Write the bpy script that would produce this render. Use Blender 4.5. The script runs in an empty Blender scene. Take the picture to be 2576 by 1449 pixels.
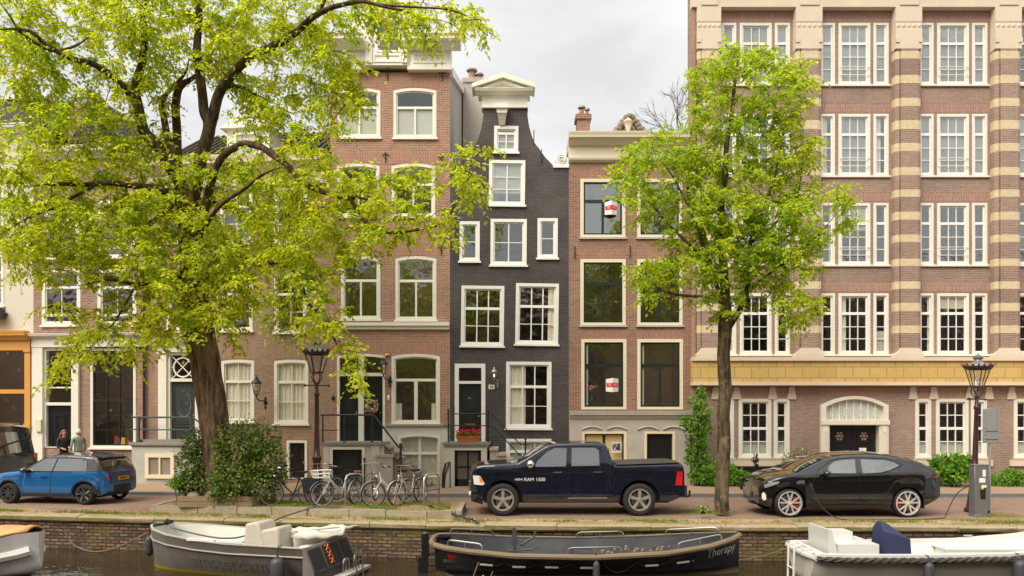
import bpy, bmesh, math, random
import numpy as np
from mathutils import Vector, Matrix, noise as mnoise
from mathutils.geometry import tessellate_polygon

C = bpy.context.scene.collection
R = math.radians
random.seed(7)
rng = np.random.default_rng(11)
FOC, CX, HY, EYE = 1900.0, 1288.0, 1033.0, 2.8
def wx(px, Y): return (px - CX) * Y / FOC          # metres right of the camera of a thing measured at distance Y
def wz(py, Y): return EYE - (py - HY) * Y / FOC    # its height above the street
def at(px, py, Y): return Vector((wx(px, Y), Y, wz(py, Y)))

# ------------------------------------------------------------------ mesh builder
class MB:
    def __init__(s): s.v = []; s.f = []; s.m = []; s.s = []
    def add(s, vs, fs, mi=0, sm=False):
        o = len(s.v); s.v.extend([tuple(p) for p in vs])
        for f in fs:
            s.f.append(tuple(o + i for i in f)); s.m.append(mi); s.s.append(sm)
        return s
    def box(s, x0, x1, y0, y1, z0, z1, mi=0):
        v = [(x0,y0,z0),(x1,y0,z0),(x1,y1,z0),(x0,y1,z0),(x0,y0,z1),(x1,y0,z1),(x1,y1,z1),(x0,y1,z1)]
        return s.add(v, [(0,3,2,1),(4,5,6,7),(0,1,5,4),(1,2,6,5),(2,3,7,6),(3,0,4,7)], mi)
    def hexa(s, v, mi=0):   # eight corners, bottom four then top four
        return s.add(v, [(0,3,2,1),(4,5,6,7),(0,1,5,4),(1,2,6,5),(2,3,7,6),(3,0,4,7)], mi)
    def face_xz(s, poly, y, mi=0, holes=()):
        loops = [[Vector((p[0], p[1], 0)) for p in poly]] + [[Vector((p[0], p[1], 0)) for p in h] for h in holes]
        pts = [p for l in loops for p in l]
        tris = tessellate_polygon(loops)
        out = []
        for t in tris:
            a, b, c = (pts[i] for i in t)
            cr = (b.x-a.x)*(c.y-a.y) - (b.y-a.y)*(c.x-a.x)
            if abs(cr) < 1e-9: continue
            out.append(tuple(t) if cr > 0 else (t[0], t[2], t[1]))
        return s.add([(p.x, y, p.y) for p in pts], out, mi)
    def edge_xz(s, poly, y0, y1, mi=0, closed=True, sm=False):
        n = len(poly); v = [(p[0], y0, p[1]) for p in poly] + [(p[0], y1, p[1]) for p in poly]
        return s.add(v, [(i, (i+1) % n, n+(i+1) % n, n+i) for i in range(n if closed else n-1)], mi, sm)
    def prism(s, poly, y0, y1, mi=0):       # a solid with outline poly in x,z
        s.face_xz(poly, y0, mi); s.face_xz(poly, y1, mi); return s.edge_xz(poly, y0, y1, mi)
    def ring(s, outer, inner, y0, y1, mi=0):  # a frame: outer and inner outlines of equal length
        n = len(outer)
        for y in (y0, y1):
            v = [(p[0], y, p[1]) for p in outer] + [(p[0], y, p[1]) for p in inner]
            s.add(v, [(i, (i+1) % n, n+(i+1) % n, n+i) for i in range(n)], mi)
        s.edge_xz(outer, y0, y1, mi); return s.edge_xz(inner, y0, y1, mi)
    def tube(s, pts, r, n=6, mi=0, cap=True, sm=True):
        pts = [Vector(p) for p in pts]; k = len(pts)
        rr = [r]*k if not hasattr(r, '__len__') else list(r)
        d = (pts[1]-pts[0]).normalized(); u = d.orthogonal().normalized(); vs = []
        for i, p in enumerate(pts):
            t = pts[min(i+1, k-1)] - pts[max(i-1, 0)]
            t = t.normalized() if t.length > 1e-9 else d
            u = u - t*u.dot(t); u = u.normalized() if u.length > 1e-6 else t.orthogonal().normalized()
            w = t.cross(u)
            for j in range(n):
                a = 2*math.pi*j/n; vs.append(p + (u*math.cos(a) + w*math.sin(a))*rr[i])
        fs = [(i*n+j, i*n+(j+1) % n, (i+1)*n+(j+1) % n, (i+1)*n+j) for i in range(k-1) for j in range(n)]
        if cap: fs += [tuple(range(n-1, -1, -1)), tuple(range((k-1)*n, k*n))]
        return s.add(vs, fs, mi, sm)
    def lathe(s, prof, c=(0,0,0), n=16, mi=0, axis='z', sm=True, a0=0.0, a1=2*math.pi):
        full = abs(a1-a0-2*math.pi) < 1e-6; m = n if full else n+1; vs = []
        for (r, h) in prof:
            for j in range(m):
                a = a0 + (a1-a0)*j/n; x, y = r*math.cos(a), r*math.sin(a)
                p = (x, y, h) if axis == 'z' else ((x, h, y) if axis == 'y' else (h, x, y))
                vs.append((p[0]+c[0], p[1]+c[1], p[2]+c[2]))
        k = len(prof)
        fs = [(i*m+j, i*m+(j+1) % m, (i+1)*m+(j+1) % m, (i+1)*m+j) for i in range(k-1) for j in range(m if full else n)]
        return s.add(vs, fs, mi, sm)
    def ball(s, c, r, n=10, k=6, mi=0):
        r = (r, r, r) if not hasattr(r, '__len__') else r
        vs = []
        for i in range(k+1):
            t = math.pi*i/k
            for j in range(n):
                a = 2*math.pi*j/n
                vs.append((c[0]+r[0]*math.sin(t)*math.cos(a), c[1]+r[1]*math.sin(t)*math.sin(a), c[2]+r[2]*math.cos(t)))
        return s.add(vs, [(i*n+j, (i+1)*n+j, (i+1)*n+(j+1) % n, i*n+(j+1) % n) for i in range(k) for j in range(n)], mi, True)
    def grid(s, fn, nu, nv, mi=0, sm=True):
        vs = [fn(i/nu, j/nv) for i in range(nu+1) for j in range(nv+1)]; w = nv+1
        return s.add(vs, [(i*w+j, (i+1)*w+j, (i+1)*w+j+1, i*w+j+1) for i in range(nu) for j in range(nv)], mi, sm)
    def build(s, name, mats, parent=None, loc=None, rot=None, fix=True):
        me = bpy.data.meshes.new(name); me.from_pydata(s.v, [], s.f)
        if not isinstance(mats, (list, tuple)): mats = [mats]
        for m in mats: me.materials.append(m)
        me.polygons.foreach_set('material_index', s.m); me.polygons.foreach_set('use_smooth', s.s)
        if fix and len(s.f) < 20000:
            bm = bmesh.new(); bm.from_mesh(me)
            bmesh.ops.remove_doubles(bm, verts=bm.verts, dist=1e-5)
            bmesh.ops.recalc_face_normals(bm, faces=bm.faces)
            bm.to_mesh(me); bm.free()
            me.set_sharp_from_angle(angle=R(40))
        me.update(); box_uv(me)
        o = bpy.data.objects.new(name, me); C.objects.link(o)
        if parent: o.parent = parent
        if loc is not None: o.location = loc
        if rot is not None: o.rotation_euler = rot
        return o

def box_uv(me):     # texture coordinates in metres, projected along each face's main axis
    nl = len(me.loops)
    if not nl: return
    uv = me.uv_layers.new(name='UVMap')
    co = np.empty(len(me.vertices)*3, np.float32); me.vertices.foreach_get('co', co); co = co.reshape(-1, 3)
    vi = np.empty(nl, np.int32); me.loops.foreach_get('vertex_index', vi)
    npol = len(me.polygons); nr = np.empty(npol*3, np.float32); me.polygons.foreach_get('normal', nr); nr = np.abs(nr.reshape(-1, 3))
    lt = np.empty(npol, np.int32); me.polygons.foreach_get('loop_total', lt)
    ax = np.repeat(np.argmax(nr, axis=1), lt); p = co[vi]
    out = np.empty((nl, 2), np.float32)
    out[:, 0] = np.where(ax == 0, p[:, 1], p[:, 0]); out[:, 1] = np.where(ax == 2, p[:, 1], p[:, 2])
    uv.data.foreach_set('uv', out.ravel())

def thing(name, label, cat, loc=(0,0,0), rz=0, group=None):
    o = bpy.data.objects.new(name, None); C.objects.link(o); o.empty_display_size = .2
    o.location = loc; o.rotation_euler = (0, 0, rz)
    return tag(o, label, cat, group)
def tag(o, label, cat, group=None):
    o['label'] = label; o['category'] = cat
    if group: o['group'] = group
    return o
def kind(o, k): o['kind'] = k; return o
def copy_thing(root, loc, rz, label):
    def cp(o, par):
        c = o.copy(); C.objects.link(c)
        if par: c.parent = par
        for ch in list(o.children): cp(ch, c)
        return c
    r = cp(root, None); r.location = loc; r.rotation_euler = (0, 0, rz); r['label'] = label
    return r

# ------------------------------------------------------------------ materials
class NT:
    def __init__(s, name):
        s.mat = bpy.data.materials.new(name); s.mat.use_nodes = True
        s.t = s.mat.node_tree; s.t.nodes.clear()
        s.out = s.n('ShaderNodeOutputMaterial')
    def n(s, typ, **kw):
        nd = s.t.nodes.new(typ)
        for k, v in kw.items():
            if k in nd.inputs: nd.inputs[k].default_value = v
            else: setattr(nd, k, v)
        return nd
    def l(s, a, b): s.t.links.new(a, b)
    def pos(s): return s.n('ShaderNodeNewGeometry').outputs['Position']
    def uv(s): return s.n('ShaderNodeTexCoord').outputs['UV']
    def noise(s, vec, scale, detail=4, rough=.55, stretch=None):
        if stretch:
            mp = s.n('ShaderNodeMapping'); mp.inputs['Scale'].default_value = stretch; s.l(vec, mp.inputs['Vector']); vec = mp.outputs['Vector']
        n = s.n('ShaderNodeTexNoise', Scale=scale, Detail=detail, Roughness=rough); s.l(vec, n.inputs['Vector'])
        return n.outputs['Fac']
    def ramp(s, fac, stops):
        r = s.n('ShaderNodeValToRGB'); s.l(fac, r.inputs['Fac']); e = r.color_ramp.elements
        while len(e) < len(stops): e.new(.5)
        for el, (p, c) in zip(e, stops): el.position = p; el.color = (*c, 1) if len(c) == 3 else c
        return r.outputs['Color']
    def mix(s, fac, a, b, mode='MIX'):
        m = s.n('ShaderNodeMix', data_type='RGBA', blend_type=mode)
        for sock, v in ((m.inputs[0], fac), (m.inputs[6], a), (m.inputs[7], b)):
            if hasattr(v, 'links'): s.l(v, sock)
            else: sock.default_value = v if not hasattr(v, '__len__') else (*v[:3], 1)
        return m.outputs[2]
    def math(s, op, a, b=0.0):
        m = s.n('ShaderNodeMath', operation=op)
        for sock, v in ((m.inputs[0], a), (m.inputs[1], b)):
            if hasattr(v, 'links'): s.l(v, sock)
            else: sock.default_value = v
        return m.outputs[0]
    def bump(s, h, strength=.3, dist=.01):
        b = s.n('ShaderNodeBump', Strength=strength, Distance=dist); s.l(h, b.inputs['Height']); return b.outputs['Normal']
    def bsdf(s, col, rough=.6, metal=0, normal=None, spec=.5, coat=0):
        p = s.n('ShaderNodeBsdfPrincipled'); p.inputs['Metallic'].default_value = metal
        for sock, v in ((p.inputs['Base Color'], col), (p.inputs['Roughness'], rough)):
            if hasattr(v, 'links'): s.l(v, sock)
            else: sock.default_value = v if not hasattr(v, '__len__') else (*v[:3], 1)
        p.inputs['Specular IOR Level'].default_value = spec; p.inputs['Coat Weight'].default_value = coat
        p.inputs['Coat Roughness'].default_value = .03
        if normal is not None: s.l(normal, p.inputs['Normal'])
        s.l(p.outputs[0], s.out.inputs['Surface']); return p

def sc(c, k): return tuple(min(1, x*k) for x in c)
def mat(name, c, rough=.55, metal=0, var=.12, vs=3., bump=0, bs=60., spec=.5, coat=0, dirt=0., dirtc=(.12,.1,.07), stretch=None):
    t = NT(name); P = t.pos()
    col = t.mix(t.noise(P, vs, 5, .6, stretch), sc(c, 1-var), sc(c, 1+var))
    if dirt: col = t.mix(t.math('MULTIPLY', t.ramp(t.noise(P, vs*.6, 7, .7), [(.45, (0,0,0)), (.75, (1,1,1))]), dirt), col, dirtc)
    nm = t.bump(t.noise(P, bs, 3, .6, stretch), bump, .02) if bump else None
    t.bsdf(col, rough, metal, nm, spec, coat); return t.mat

def brick(name, c1, c2, mortar, bw=.21, bh=.065, ms=.01, bump=.5, soot=.25, sootc=(.08,.06,.05), soldier=False, rough=.85, big=.5, mixm=True):
    t = NT(name); U = t.uv()
    if soldier:
        mp = t.n('ShaderNodeMapping'); mp.inputs['Rotation'].default_value = (0, 0, R(90)); t.l(U, mp.inputs['Vector']); U = mp.outputs['Vector']
    b = t.n('ShaderNodeTexBrick', Scale=1.0); t.l(U, b.inputs['Vector'])
    b.inputs['Color1'].default_value = (*c1, 1); b.inputs['Color2'].default_value = (*c2, 1); b.inputs['Mortar'].default_value = (*mortar, 1)
    b.inputs['Mortar Size'].default_value = ms; b.inputs['Mortar Smooth'].default_value = .3
    b.inputs['Brick Width'].default_value = bw; b.inputs['Row Height'].default_value = bh; b.inputs['Bias'].default_value = 0
    P = t.pos()
    col = t.mix(t.noise(P, 9, 4, .7), b.outputs['Color'], t.mix(1.0, b.outputs['Color'], (.62,.60,.60), 'MULTIPLY'))
    col = t.mix(t.math('MULTIPLY', t.ramp(t.noise(P, big, 6, .65), [(.42, (0,0,0)), (.72, (1,1,1))]), soot), col, sootc)
    col = t.mix(t.math('MULTIPLY', t.ramp(t.noise(P, 1.3, 5, .6, (1, 1, .18)), [(.5, (0,0,0)), (.8, (1,1,1))]), soot*.8), col, sc(mortar, .9))
    h = t.math('ADD', t.math('MULTIPLY', b.outputs['Fac'], -1.0), t.math('MULTIPLY', t.noise(P, 25, 3), .5))
    t.bsdf(col, rough, 0, t.bump(h, bump, .012), .25); return t.mat

def glass(name, refl=.25, tint=(.75,.8,.8), wob=.02, behind=None):
    t = NT(name); P = t.pos()
    nm = t.bump(t.noise(P, 1.7, 2, .5), 1.0, wob)
    g = t.n('ShaderNodeBsdfGlossy', Roughness=.02); g.inputs['Color'].default_value = (.93,.95,.92,1); t.l(nm, g.inputs['Normal'])
    if behind is None:
        tr = t.n('ShaderNodeBsdfTransparent'); tr.inputs['Color'].default_value = (*tint, 1)
    else:
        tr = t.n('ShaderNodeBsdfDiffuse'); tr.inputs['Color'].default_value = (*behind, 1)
    fr = t.n('ShaderNodeFresnel', IOR=1.5); m = t.n('ShaderNodeMixShader')
    bf = t.n('ShaderNodeNewGeometry').outputs['Backfacing']; t.l(t.math('MINIMUM', t.math('ADD', t.math('MULTIPLY', fr.outputs[0], t.math('SUBTRACT', 1.0, bf)), refl-.04), 1.0), m.inputs[0]); t.l(tr.outputs[0], m.inputs[1]); t.l(g.outputs[0], m.inputs[2])
    t.l(m.outputs[0], t.out.inputs['Surface']); return t.mat

def leafmat(name, c_lo, c_hi, c_yel, trans=.45, tc=1.6):
    t = NT(name)
    at_ = t.n('ShaderNodeAttribute', attribute_name='rnd'); P = t.pos()
    col = t.ramp(at_.outputs['Fac'], [(0, c_lo), (.55, c_hi), (1, c_yel)])
    col = t.mix(t.ramp(t.noise(P, .8, 3), [(.35, (0,0,0)), (.7, (1,1,1))]), t.mix(1.0, col, (.7,.85,.75), 'MULTIPLY'), col)
    d = t.n('ShaderNodeBsdfPrincipled', Roughness=.45); t.l(col, d.inputs['Base Color']); d.inputs['Specular IOR Level'].default_value = .35
    tr = t.n('ShaderNodeBsdfTranslucent'); t.l(t.mix(1.0, col, (tc, tc*1.0, tc*.4), 'MULTIPLY'), tr.inputs['Color'])
    m = t.n('ShaderNodeMixShader', Fac=trans); t.l(d.outputs[0], m.inputs[1]); t.l(tr.outputs[0], m.inputs[2])
    t.l(m.outputs[0], t.out.inputs['Surface']); return t.mat

WHITE = mat('cream_paint', (.80,.77,.68), .45, var=.05, dirt=.12, dirtc=(.5,.46,.38))
WHITE2 = mat('white_paint', (.82,.81,.77), .4, var=.04, dirt=.08, dirtc=(.5,.48,.42))
IVORY = mat('ivory_paint', (.76,.68,.50), .5, var=.05, dirt=.12, dirtc=(.5,.42,.3))
SASH = mat('sash_paint', (.84,.83,.80), .35, var=.03)
DKGREEN = mat('dark_green_paint', (.018,.026,.024), .3, var=.2)
BLACKP = mat('black_paint', (.012,.012,.013), .3, var=.2)
IRON = mat('painted_iron', (.014,.016,.018), .4, var=.3, bump=.2)
MAROON = mat('lamp_post_paint', (.055,.018,.022), .35, var=.3, vs=8, bump=.15, bs=30)
STONE = mat('grey_stone', (.46,.43,.38), .8, var=.2, vs=2, bump=.25, bs=25, dirt=.35, dirtc=(.16,.14,.11))
SAND = mat('sandstone', (.68,.58,.45), .8, var=.1, vs=1.5, bump=.15, bs=30, dirt=.22, dirtc=(.44,.36,.27))
PLASTER = mat('cream_plaster', (.66,.62,.52), .8, var=.06, vs=.8, dirt=.2, dirtc=(.45,.42,.35))
GREYPL = mat('grey_plaster', (.42,.39,.34), .85, var=.12, vs=1., dirt=.35, dirtc=(.25,.23,.2), stretch=(1, 1, .3))
ORANGE = mat('orange_paint', (.66,.33,.07), .45, var=.08, dirt=.15, dirtc=(.4,.2,.05))
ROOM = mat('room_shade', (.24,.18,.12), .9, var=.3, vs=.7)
CURT = mat('curtain_cloth', (.86,.81,.70), .9, var=.12, vs=5, stretch=(6, 6, .4))
BLIND = mat('window_blind', (.62,.62,.52), .9, var=.05)
FROST = mat('frosted_film', (.60,.60,.54), .9, var=.05)
GREYBL = mat('grey_blind', (.34,.36,.34), .9, var=.05)
NET = mat('net_curtain', (.5,.52,.48), .9, var=.2, vs=10)
GLASS = glass('window_glass', .20, (.93,.94,.92))
GLASSU = glass('sky_lit_glass', .30, (.85,.87,.85), .015)
GLASSD = glass('old_glass', .15, (.92,.93,.90), .04)
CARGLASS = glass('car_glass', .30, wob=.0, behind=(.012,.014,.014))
TYRE = mat('tyre_rubber', (.016,.016,.017), .8, var=.2)
CHROME = mat('chrome', (.8,.8,.8), .12, 1, var=.02)
ALU = mat('alloy_metal', (.62,.61,.58), .28, 1, var=.05)
STEEL = mat('stainless_tube', (.62,.6,.56), .3, 1, var=.1)
DARK = mat('dark_plastic', (.012,.012,.013), .55, var=.2)
REDL = mat('red_lamp_glass', (.55,.015,.02), .15, var=.1, coat=.6)
BARK = None
def lampglass():
    t = NT('lantern_glass'); g = t.n('ShaderNodeBsdfGlossy', Roughness=.1); tr = t.n('ShaderNodeBsdfTransparent'); tr.inputs['Color'].default_value = (.93,.93,.9,1)
    m = t.n('ShaderNodeMixShader', Fac=.12); t.l(tr.outputs[0], m.inputs[1]); t.l(g.outputs[0], m.inputs[2]); t.l(m.outputs[0], t.out.inputs['Surface']); return t.mat
LGLASS = lampglass()

def text_mesh(txt, size, extrude=.004, shear=0, align='CENTER'):
    cu = bpy.data.curves.new('writing', 'FONT'); cu.body = txt; cu.size = size; cu.extrude = extrude; cu.shear = shear
    cu.align_x = align; cu.align_y = 'CENTER'; cu.resolution_u = 3
    o = bpy.data.objects.new('writing', cu); C.objects.link(o)
    dg = bpy.context.evaluated_depsgraph_get(); dg.update()
    me = bpy.data.meshes.new_from_object(o.evaluated_get(dg))
    bpy.data.objects.remove(o); bpy.data.curves.remove(cu); return me
def writing(name, txt, size, m, parent, fn, sx=1., shear=0, extrude=.004):   # fn maps flat text (a, b, depth) to a local point
    me = text_mesh(txt, size, extrude, shear)
    for v in me.vertices: v.co = Vector(fn(v.co.x*sx, v.co.y, v.co.z))
    me.materials.clear(); me.materials.append(m); me.update()
    o = bpy.data.objects.new(name, me); C.objects.link(o); o.parent = parent; return o
# ------------------------------------------------------------------ houses
def outline(x0, x1, z0, z1, r=0, n=8):
    if r <= 0: return [(x0,z0),(x1,z0),(x1,z1),(x0,z1)]
    xc, hw = (x0+x1)/2, (x1-x0)/2
    return [(x0,z0),(x1,z0)] + [(xc+hw*(1-2*i/n), z1 - r*(1-2*i/n)**2) for i in range(n+1)]
def extr(mb, prof, x0, x1, mi=0):      # a moulding: profile of (y, z) run along x
    n = len(prof); v = [(x0,y,z) for y, z in prof] + [(x1,y,z) for y, z in prof]
    mb.add(v, [(i, (i+1) % n, n+(i+1) % n, n+i) for i in range(n)], mi)
    v2 = [Vector((y, z, 0)) for y, z in prof]
    t = tessellate_polygon([v2])
    mb.add([(x0,y,z) for y, z in prof], [tuple(a) for a in t], mi); mb.add([(x1,y,z) for y, z in prof], [tuple(a) for a in t], mi)
def cornice_prof(z0, z1, out, y=0.0):  # a classical crown moulding between z0 and z1
    h = z1-z0
    return [(y,z0),(y-.25*out,z0),(y-.32*out,z0+.15*h),(y-.55*out,z0+.3*h),(y-.62*out,z0+.45*h),(y-.9*out,z0+.5*h),(y-.9*out,z0+.72*h),(y-out,z0+.86*h),(y-out,z1),(y,z1)]

ANG = R(6.0); JX, JY = wx(830, 28), 28.0
class House:
    def __init__(s, name, label, pl, pr, ang=0., cat='house'):
        s.a = ang; s.holes = []
        s.k = math.tan(ang); X, Y = s.hit(pl)
        s.ox, s.oy = X, Y
        s.root = thing(name, label, cat, (X, Y, 0), -ang); s.w = s.u(pr); s.pl, s.pr = pl, pr
    def hit(s, px):
        t = (px-CX)/FOC; Y = (JY + s.k*JX)/(1 + s.k*t) if s.a else 28.0
        return t*Y, Y
    def u(s, px): X, Y = s.hit(px); return (X-s.ox)/math.cos(s.a)
    def z(s, py, px=None): return wz(py, s.hit(px if px is not None else (s.pl+s.pr)/2)[1])
    def rect(s, a, b, c, d):
        m = (a+c)/2; return s.u(a), s.u(c), s.z(d, m), s.z(b, m)    # x0,x1,z0,z1
    def part(s, mb, name, mats, parent=None, **k): return mb.build(name, mats, parent or s.root, **k)
    def box(s, name, a, b, c, d, y0, y1, m):
        x0, x1, z0, z1 = s.rect(a, b, c, d); return s.part(MB().box(x0, x1, y0, y1, z0, z1), name, m)
    def window(s, a, b, c, d, cw=.11, sashes=((0, 1, 2, 3),), arch=0, cm=None, sm=None, sill=.06, curt=None, gm=None, tilt=0, mw=.03, sw=.05,
               silm=None, name='window', y=-.02, mull=None, hole=True, rec=.0):
        cm = cm or WHITE; sm = sm or cm; gm = gm or GLASS
        x0, x1, z0, z1 = s.rect(a, b, c, d); n = 8
        O = outline(x0, x1, z0, z1, arch, n)
        ix0, ix1, iz0, iz1 = x0+cw, x1-cw, z0+cw*.8, z1-cw
        I = outline(ix0, ix1, iz0, iz1, arch*(ix1-ix0)/(x1-x0) if arch else 0, n)
        if hole: s.holes.append(outline(x0+.012, x1-.012, z0+.012, z1-.012, arch, n))
        mb = MB(); mb.ring(O, I, y, .13, 0)
        def topz(x):
            if not arch: return iz1
            xc, hw = (ix0+ix1)/2, (ix1-ix0)/2
            return iz1 - arch*(ix1-ix0)/(x1-x0)*((x-xc)/hw)**2
        H = iz1-iz0; y0, y1 = .035+rec, .08+rec
        for k, (f0, f1, nc, nr) in enumerate(sashes):     # fractions from the top down
            a1 = iz1-H*f0; a0 = iz1-H*f1; dy = .015*k
            curved = arch and f0 == 0
            so = outline(ix0+.002, ix1-.002, a0, a1-.002, arch*.8 if curved else 0, n)
            si = outline(ix0+sw, ix1-sw, a0+sw, a1-sw, arch*.75 if curved else 0, n)
            mb.ring(so, si, y0-dy, y1-dy, 1)
            W = ix1-ix0-2*sw
            for j in range(1, nc):
                x = ix0+sw+W*j/nc; w = mull or mw
                mb.box(x-w/2, x+w/2, y0+.004-dy, y1-.004-dy, a0+sw, min(a1-sw, topz(x)-sw*.8), 1)
            for j in range(1, nr):
                zz = a1-sw-(a1-a0-2*sw)*j/nr
                mb.box(ix0+sw, ix1-sw, y0+.007-dy, y1-.007-dy, zz-mw/2, zz+mw/2, 1)
        w = s.part(mb, name, [cm, sm])
        g = MB(); yp = .055+rec; g.face_xz(I, yp); pane = s.part(g, 'pane', gm, w, fix=False)
        if sill:
            q = MB(); q.box(x0-.05, x1+.05, -.02-sill, .0 if sill < .05 else .02, z0-.07, z0-.003); s.part(q, 'sill', silm or cm, w)
        if curt:
            q = MB()
            for (f0, f1, g0, g1, kd) in curt:     # spans in fractions of the opening, kind of hanging
                xa, xb = ix0+(ix1-ix0)*f0, ix0+(ix1-ix0)*f1; za, zb = iz1-H*g1, iz1-H*g0
                amp = .018 if kd == 'c' else 0.0; ph = rng.uniform(0, 6)
                yy = .112 if kd == 'c' else .092
                fr = max(2, int((xb-xa)/.035)) if kd == 'c' else 1
                q.grid(lambda u, v, xa=xa, xb=xb, za=za, zb=zb, yy=yy, amp=amp, ph=ph: (xa+(xb-xa)*u, yy+amp*math.sin(ph+u*(xb-xa)*40+.6*math.sin(u*9)), za+(zb-za)*v), fr, 1 if kd != 'c' else 3)
                s.part(q, {'c': 'curtain', 'b': 'blind', 'g': 'blind', 'f': 'frosted_film', 'n': 'net_curtain'}[kd], {'f': FROST, 'c': CURT, 'b': BLIND, 'g': GREYBL, 'n': NET}[kd], w); q = MB()
        if tilt:      # an old frame that has settled askew
            xc, zc = (x0+x1)/2, (z0+z1)/2
            w.matrix_local = Matrix.Translation((xc, 0, zc)) @ Matrix.Rotation(R(tilt), 4, 'Y') @ Matrix.Translation((-xc, 0, -zc))
        return w
    def door(s, a, b, c, d, m=None, panels=((.12, .88, .1, .45), (.12, .88, .52, .92)), y=.09, name='door', knob=True, mid=False, parent=None):
        x0, x1, z0, z1 = s.rect(a, b, c, d); m = m or DKGREEN
        q = MB().box(x0, x1, y, y+.06, z0, z1)
        W, H = x1-x0, z1-z0
        for (f0, f1, g0, g1) in panels:
            px0, px1, pz0, pz1 = x0+W*f0, x0+W*f1, z1-H*g1, z1-H*g0
            q.ring(outline(px0, px1, pz0, pz1), outline(px0+.035, px1-.035, pz0+.035, pz1-.035), y-.022, y+.01)
            if px1-px0 > .25 and pz1-pz0 > .25: q.box(px0+.1, px1-.1, y-.012, y+.01, pz0+.1, pz1-.1)
        if mid: q.box((x0+x1)/2-.012, (x0+x1)/2+.012, y-.03, y, z0, z1)
        o = s.part(q, name, m, parent)
        if knob:
            q = MB().ball((x1-.09, y-.05, z0+H*.45), .03); s.part(q, 'door_knob', mat_brass, o)
        return o
    def frame(s, a, b, c, d, cw=.12, m=None, name='door_frame', arch=0, rails=(), posts=(), y=-.03, bottom=False, hole=True):
        x0, x1, z0, z1 = s.rect(a, b, c, d); m = m or WHITE
        if hole: s.holes.append(outline(x0+.012, x1-.012, z0+.012, z1-.012, arch, 8))
        q = MB(); O = outline(x0, x1, z0, z1, arch); I = outline(x0+cw, x1-cw, z0+(cw if bottom else .03), z1-cw, arch*.85)
        q.ring(O, I, y, .15)
        for (py, t) in rails:
            zz = s.z(py, (a+c)/2); q.box(x0+cw, x1-cw, y+.01, .14, zz-t/2, zz+t/2)
        for (px, t, pa, pb) in posts:
            xx = s.u(px); q.box(xx-t/2, xx+t/2, y+.006, .145, s.z(pb, px), s.z(pa, px))
        return s.part(q, name, m)
    def pane(s, a, b, c, d, m=None, y=.07, parent=None, name='pane'):
        x0, x1, z0, z1 = s.rect(a, b, c, d); q = MB(); q.face_xz(outline(x0, x1, z0, z1), y); return s.part(q, name, m or GLASS, parent, fix=False)
    def lintel(s, a, b, c, d, m, arch=0, y=-.005, spread=.06):
        x0, x1, z0, z1 = s.rect(a, b, c, d); n = 8; q = MB()
        lo = [(x0+(x1-x0)*i/n, z0+arch*(1-(2*i/n-1)**2)) for i in range(n+1)]
        hi = [(x0-spread+(x1-x0+2*spread)*i/n, z1+arch*.7*(1-(2*i/n-1)**2)) for i in range(n+1)]
        q.prism(lo+hi[::-1], y, .02); return s.part(q, 'brick_lintel', m)
    def wall(s, m, side=None, top=None, poly=None, depth=9.0, z0=-.3, back=True, name='wall', wid=None, thick=.13, pts=None):
        poly = poly or [(0, z0), (s.w, z0), (s.w, top), (0, top)]
        q = MB(); q.face_xz(poly, 0, 0, s.holes)
        for h in s.holes: q.edge_xz(h, 0, thick, 0)
        q.edge_xz(poly, 0, depth, 1); q.face_xz(poly, depth, 1)
        o = s.part(q, name, [m, side or m]); 
        r = MB(); xs = [p[0] for p in poly]; zs = [p[1] for p in poly]
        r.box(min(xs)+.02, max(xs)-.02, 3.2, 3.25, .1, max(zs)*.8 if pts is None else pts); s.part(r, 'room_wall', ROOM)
        return o
    def anchor(s, px, py, h=.35, style=0):
        x, z = s.u(px), s.z(py, px); q = MB()
        q.tube([(x, -.03, z-h/2), (x, -.03, z+h/2)], .018, 6)
        if style == 0:
            q.tube([(x-.13, -.03, z+h*.28), (x-.06, -.04, z+h*.42), (x, -.03, z+h*.3), (x+.06, -.04, z+h*.42), (x+.13, -.03, z+h*.28)], .016, 5)
            q.ball((x, -.04, z+h*.5), .035); q.ball((x, -.04, z), .035)
        return s.part(q, 'wall_anchor', IRON)

mat_brass = mat('brass', (.55,.36,.10), .3, 1, var=.1)
# ---- brick kinds
B4 = brick('red_brown_brick', (.56,.255,.165), (.36,.165,.115), (.60,.50,.40), soot=.22)
B4S = brick('red_arch_brick', (.56,.255,.165), (.45,.20,.14), (.52,.44,.35), soldier=True, bw=.24, soot=.1)
B3 = brick('tan_brick', (.49,.295,.19), (.34,.20,.13), (.46,.37,.28), soot=.3)
B3S = brick('tan_arch_brick', (.49,.28,.18), (.40,.22,.145), (.44,.36,.27), soldier=True, bw=.24, soot=.15)
B2 = brick('rosy_brick', (.50,.255,.185), (.32,.16,.125), (.52,.43,.35), soot=.25)
B5 = brick('black_painted_brick', (.135,.121,.117), (.095,.086,.084), (.055,.050,.050), bump=1.0, soot=.4, sootc=(.19,.17,.16), rough=.62, ms=.016)
B6 = brick('brown_brick', (.43,.205,.135), (.27,.13,.09), (.46,.37,.29), soot=.25)
B6S = brick('brown_arch_brick', (.47,.225,.15), (.37,.17,.12), (.44,.36,.28), soldier=True, bw=.24, soot=.15)
B7 = brick('mauve_brick', (.445,.285,.22), (.335,.205,.16), (.54,.46,.38), soot=.32, big=.35)
B7S = brick('mauve_soldier_brick', (.50,.275,.205), (.40,.21,.16), (.54,.44,.36), soldier=True, bw=.3, soot=.1)
BY = brick('yellow_glazed_brick', (.86,.73,.47), (.78,.64,.39), (.74,.63,.45), bw=.24, bh=.08, soot=.05, sootc=(.35,.28,.16), bump=.2)
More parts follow.
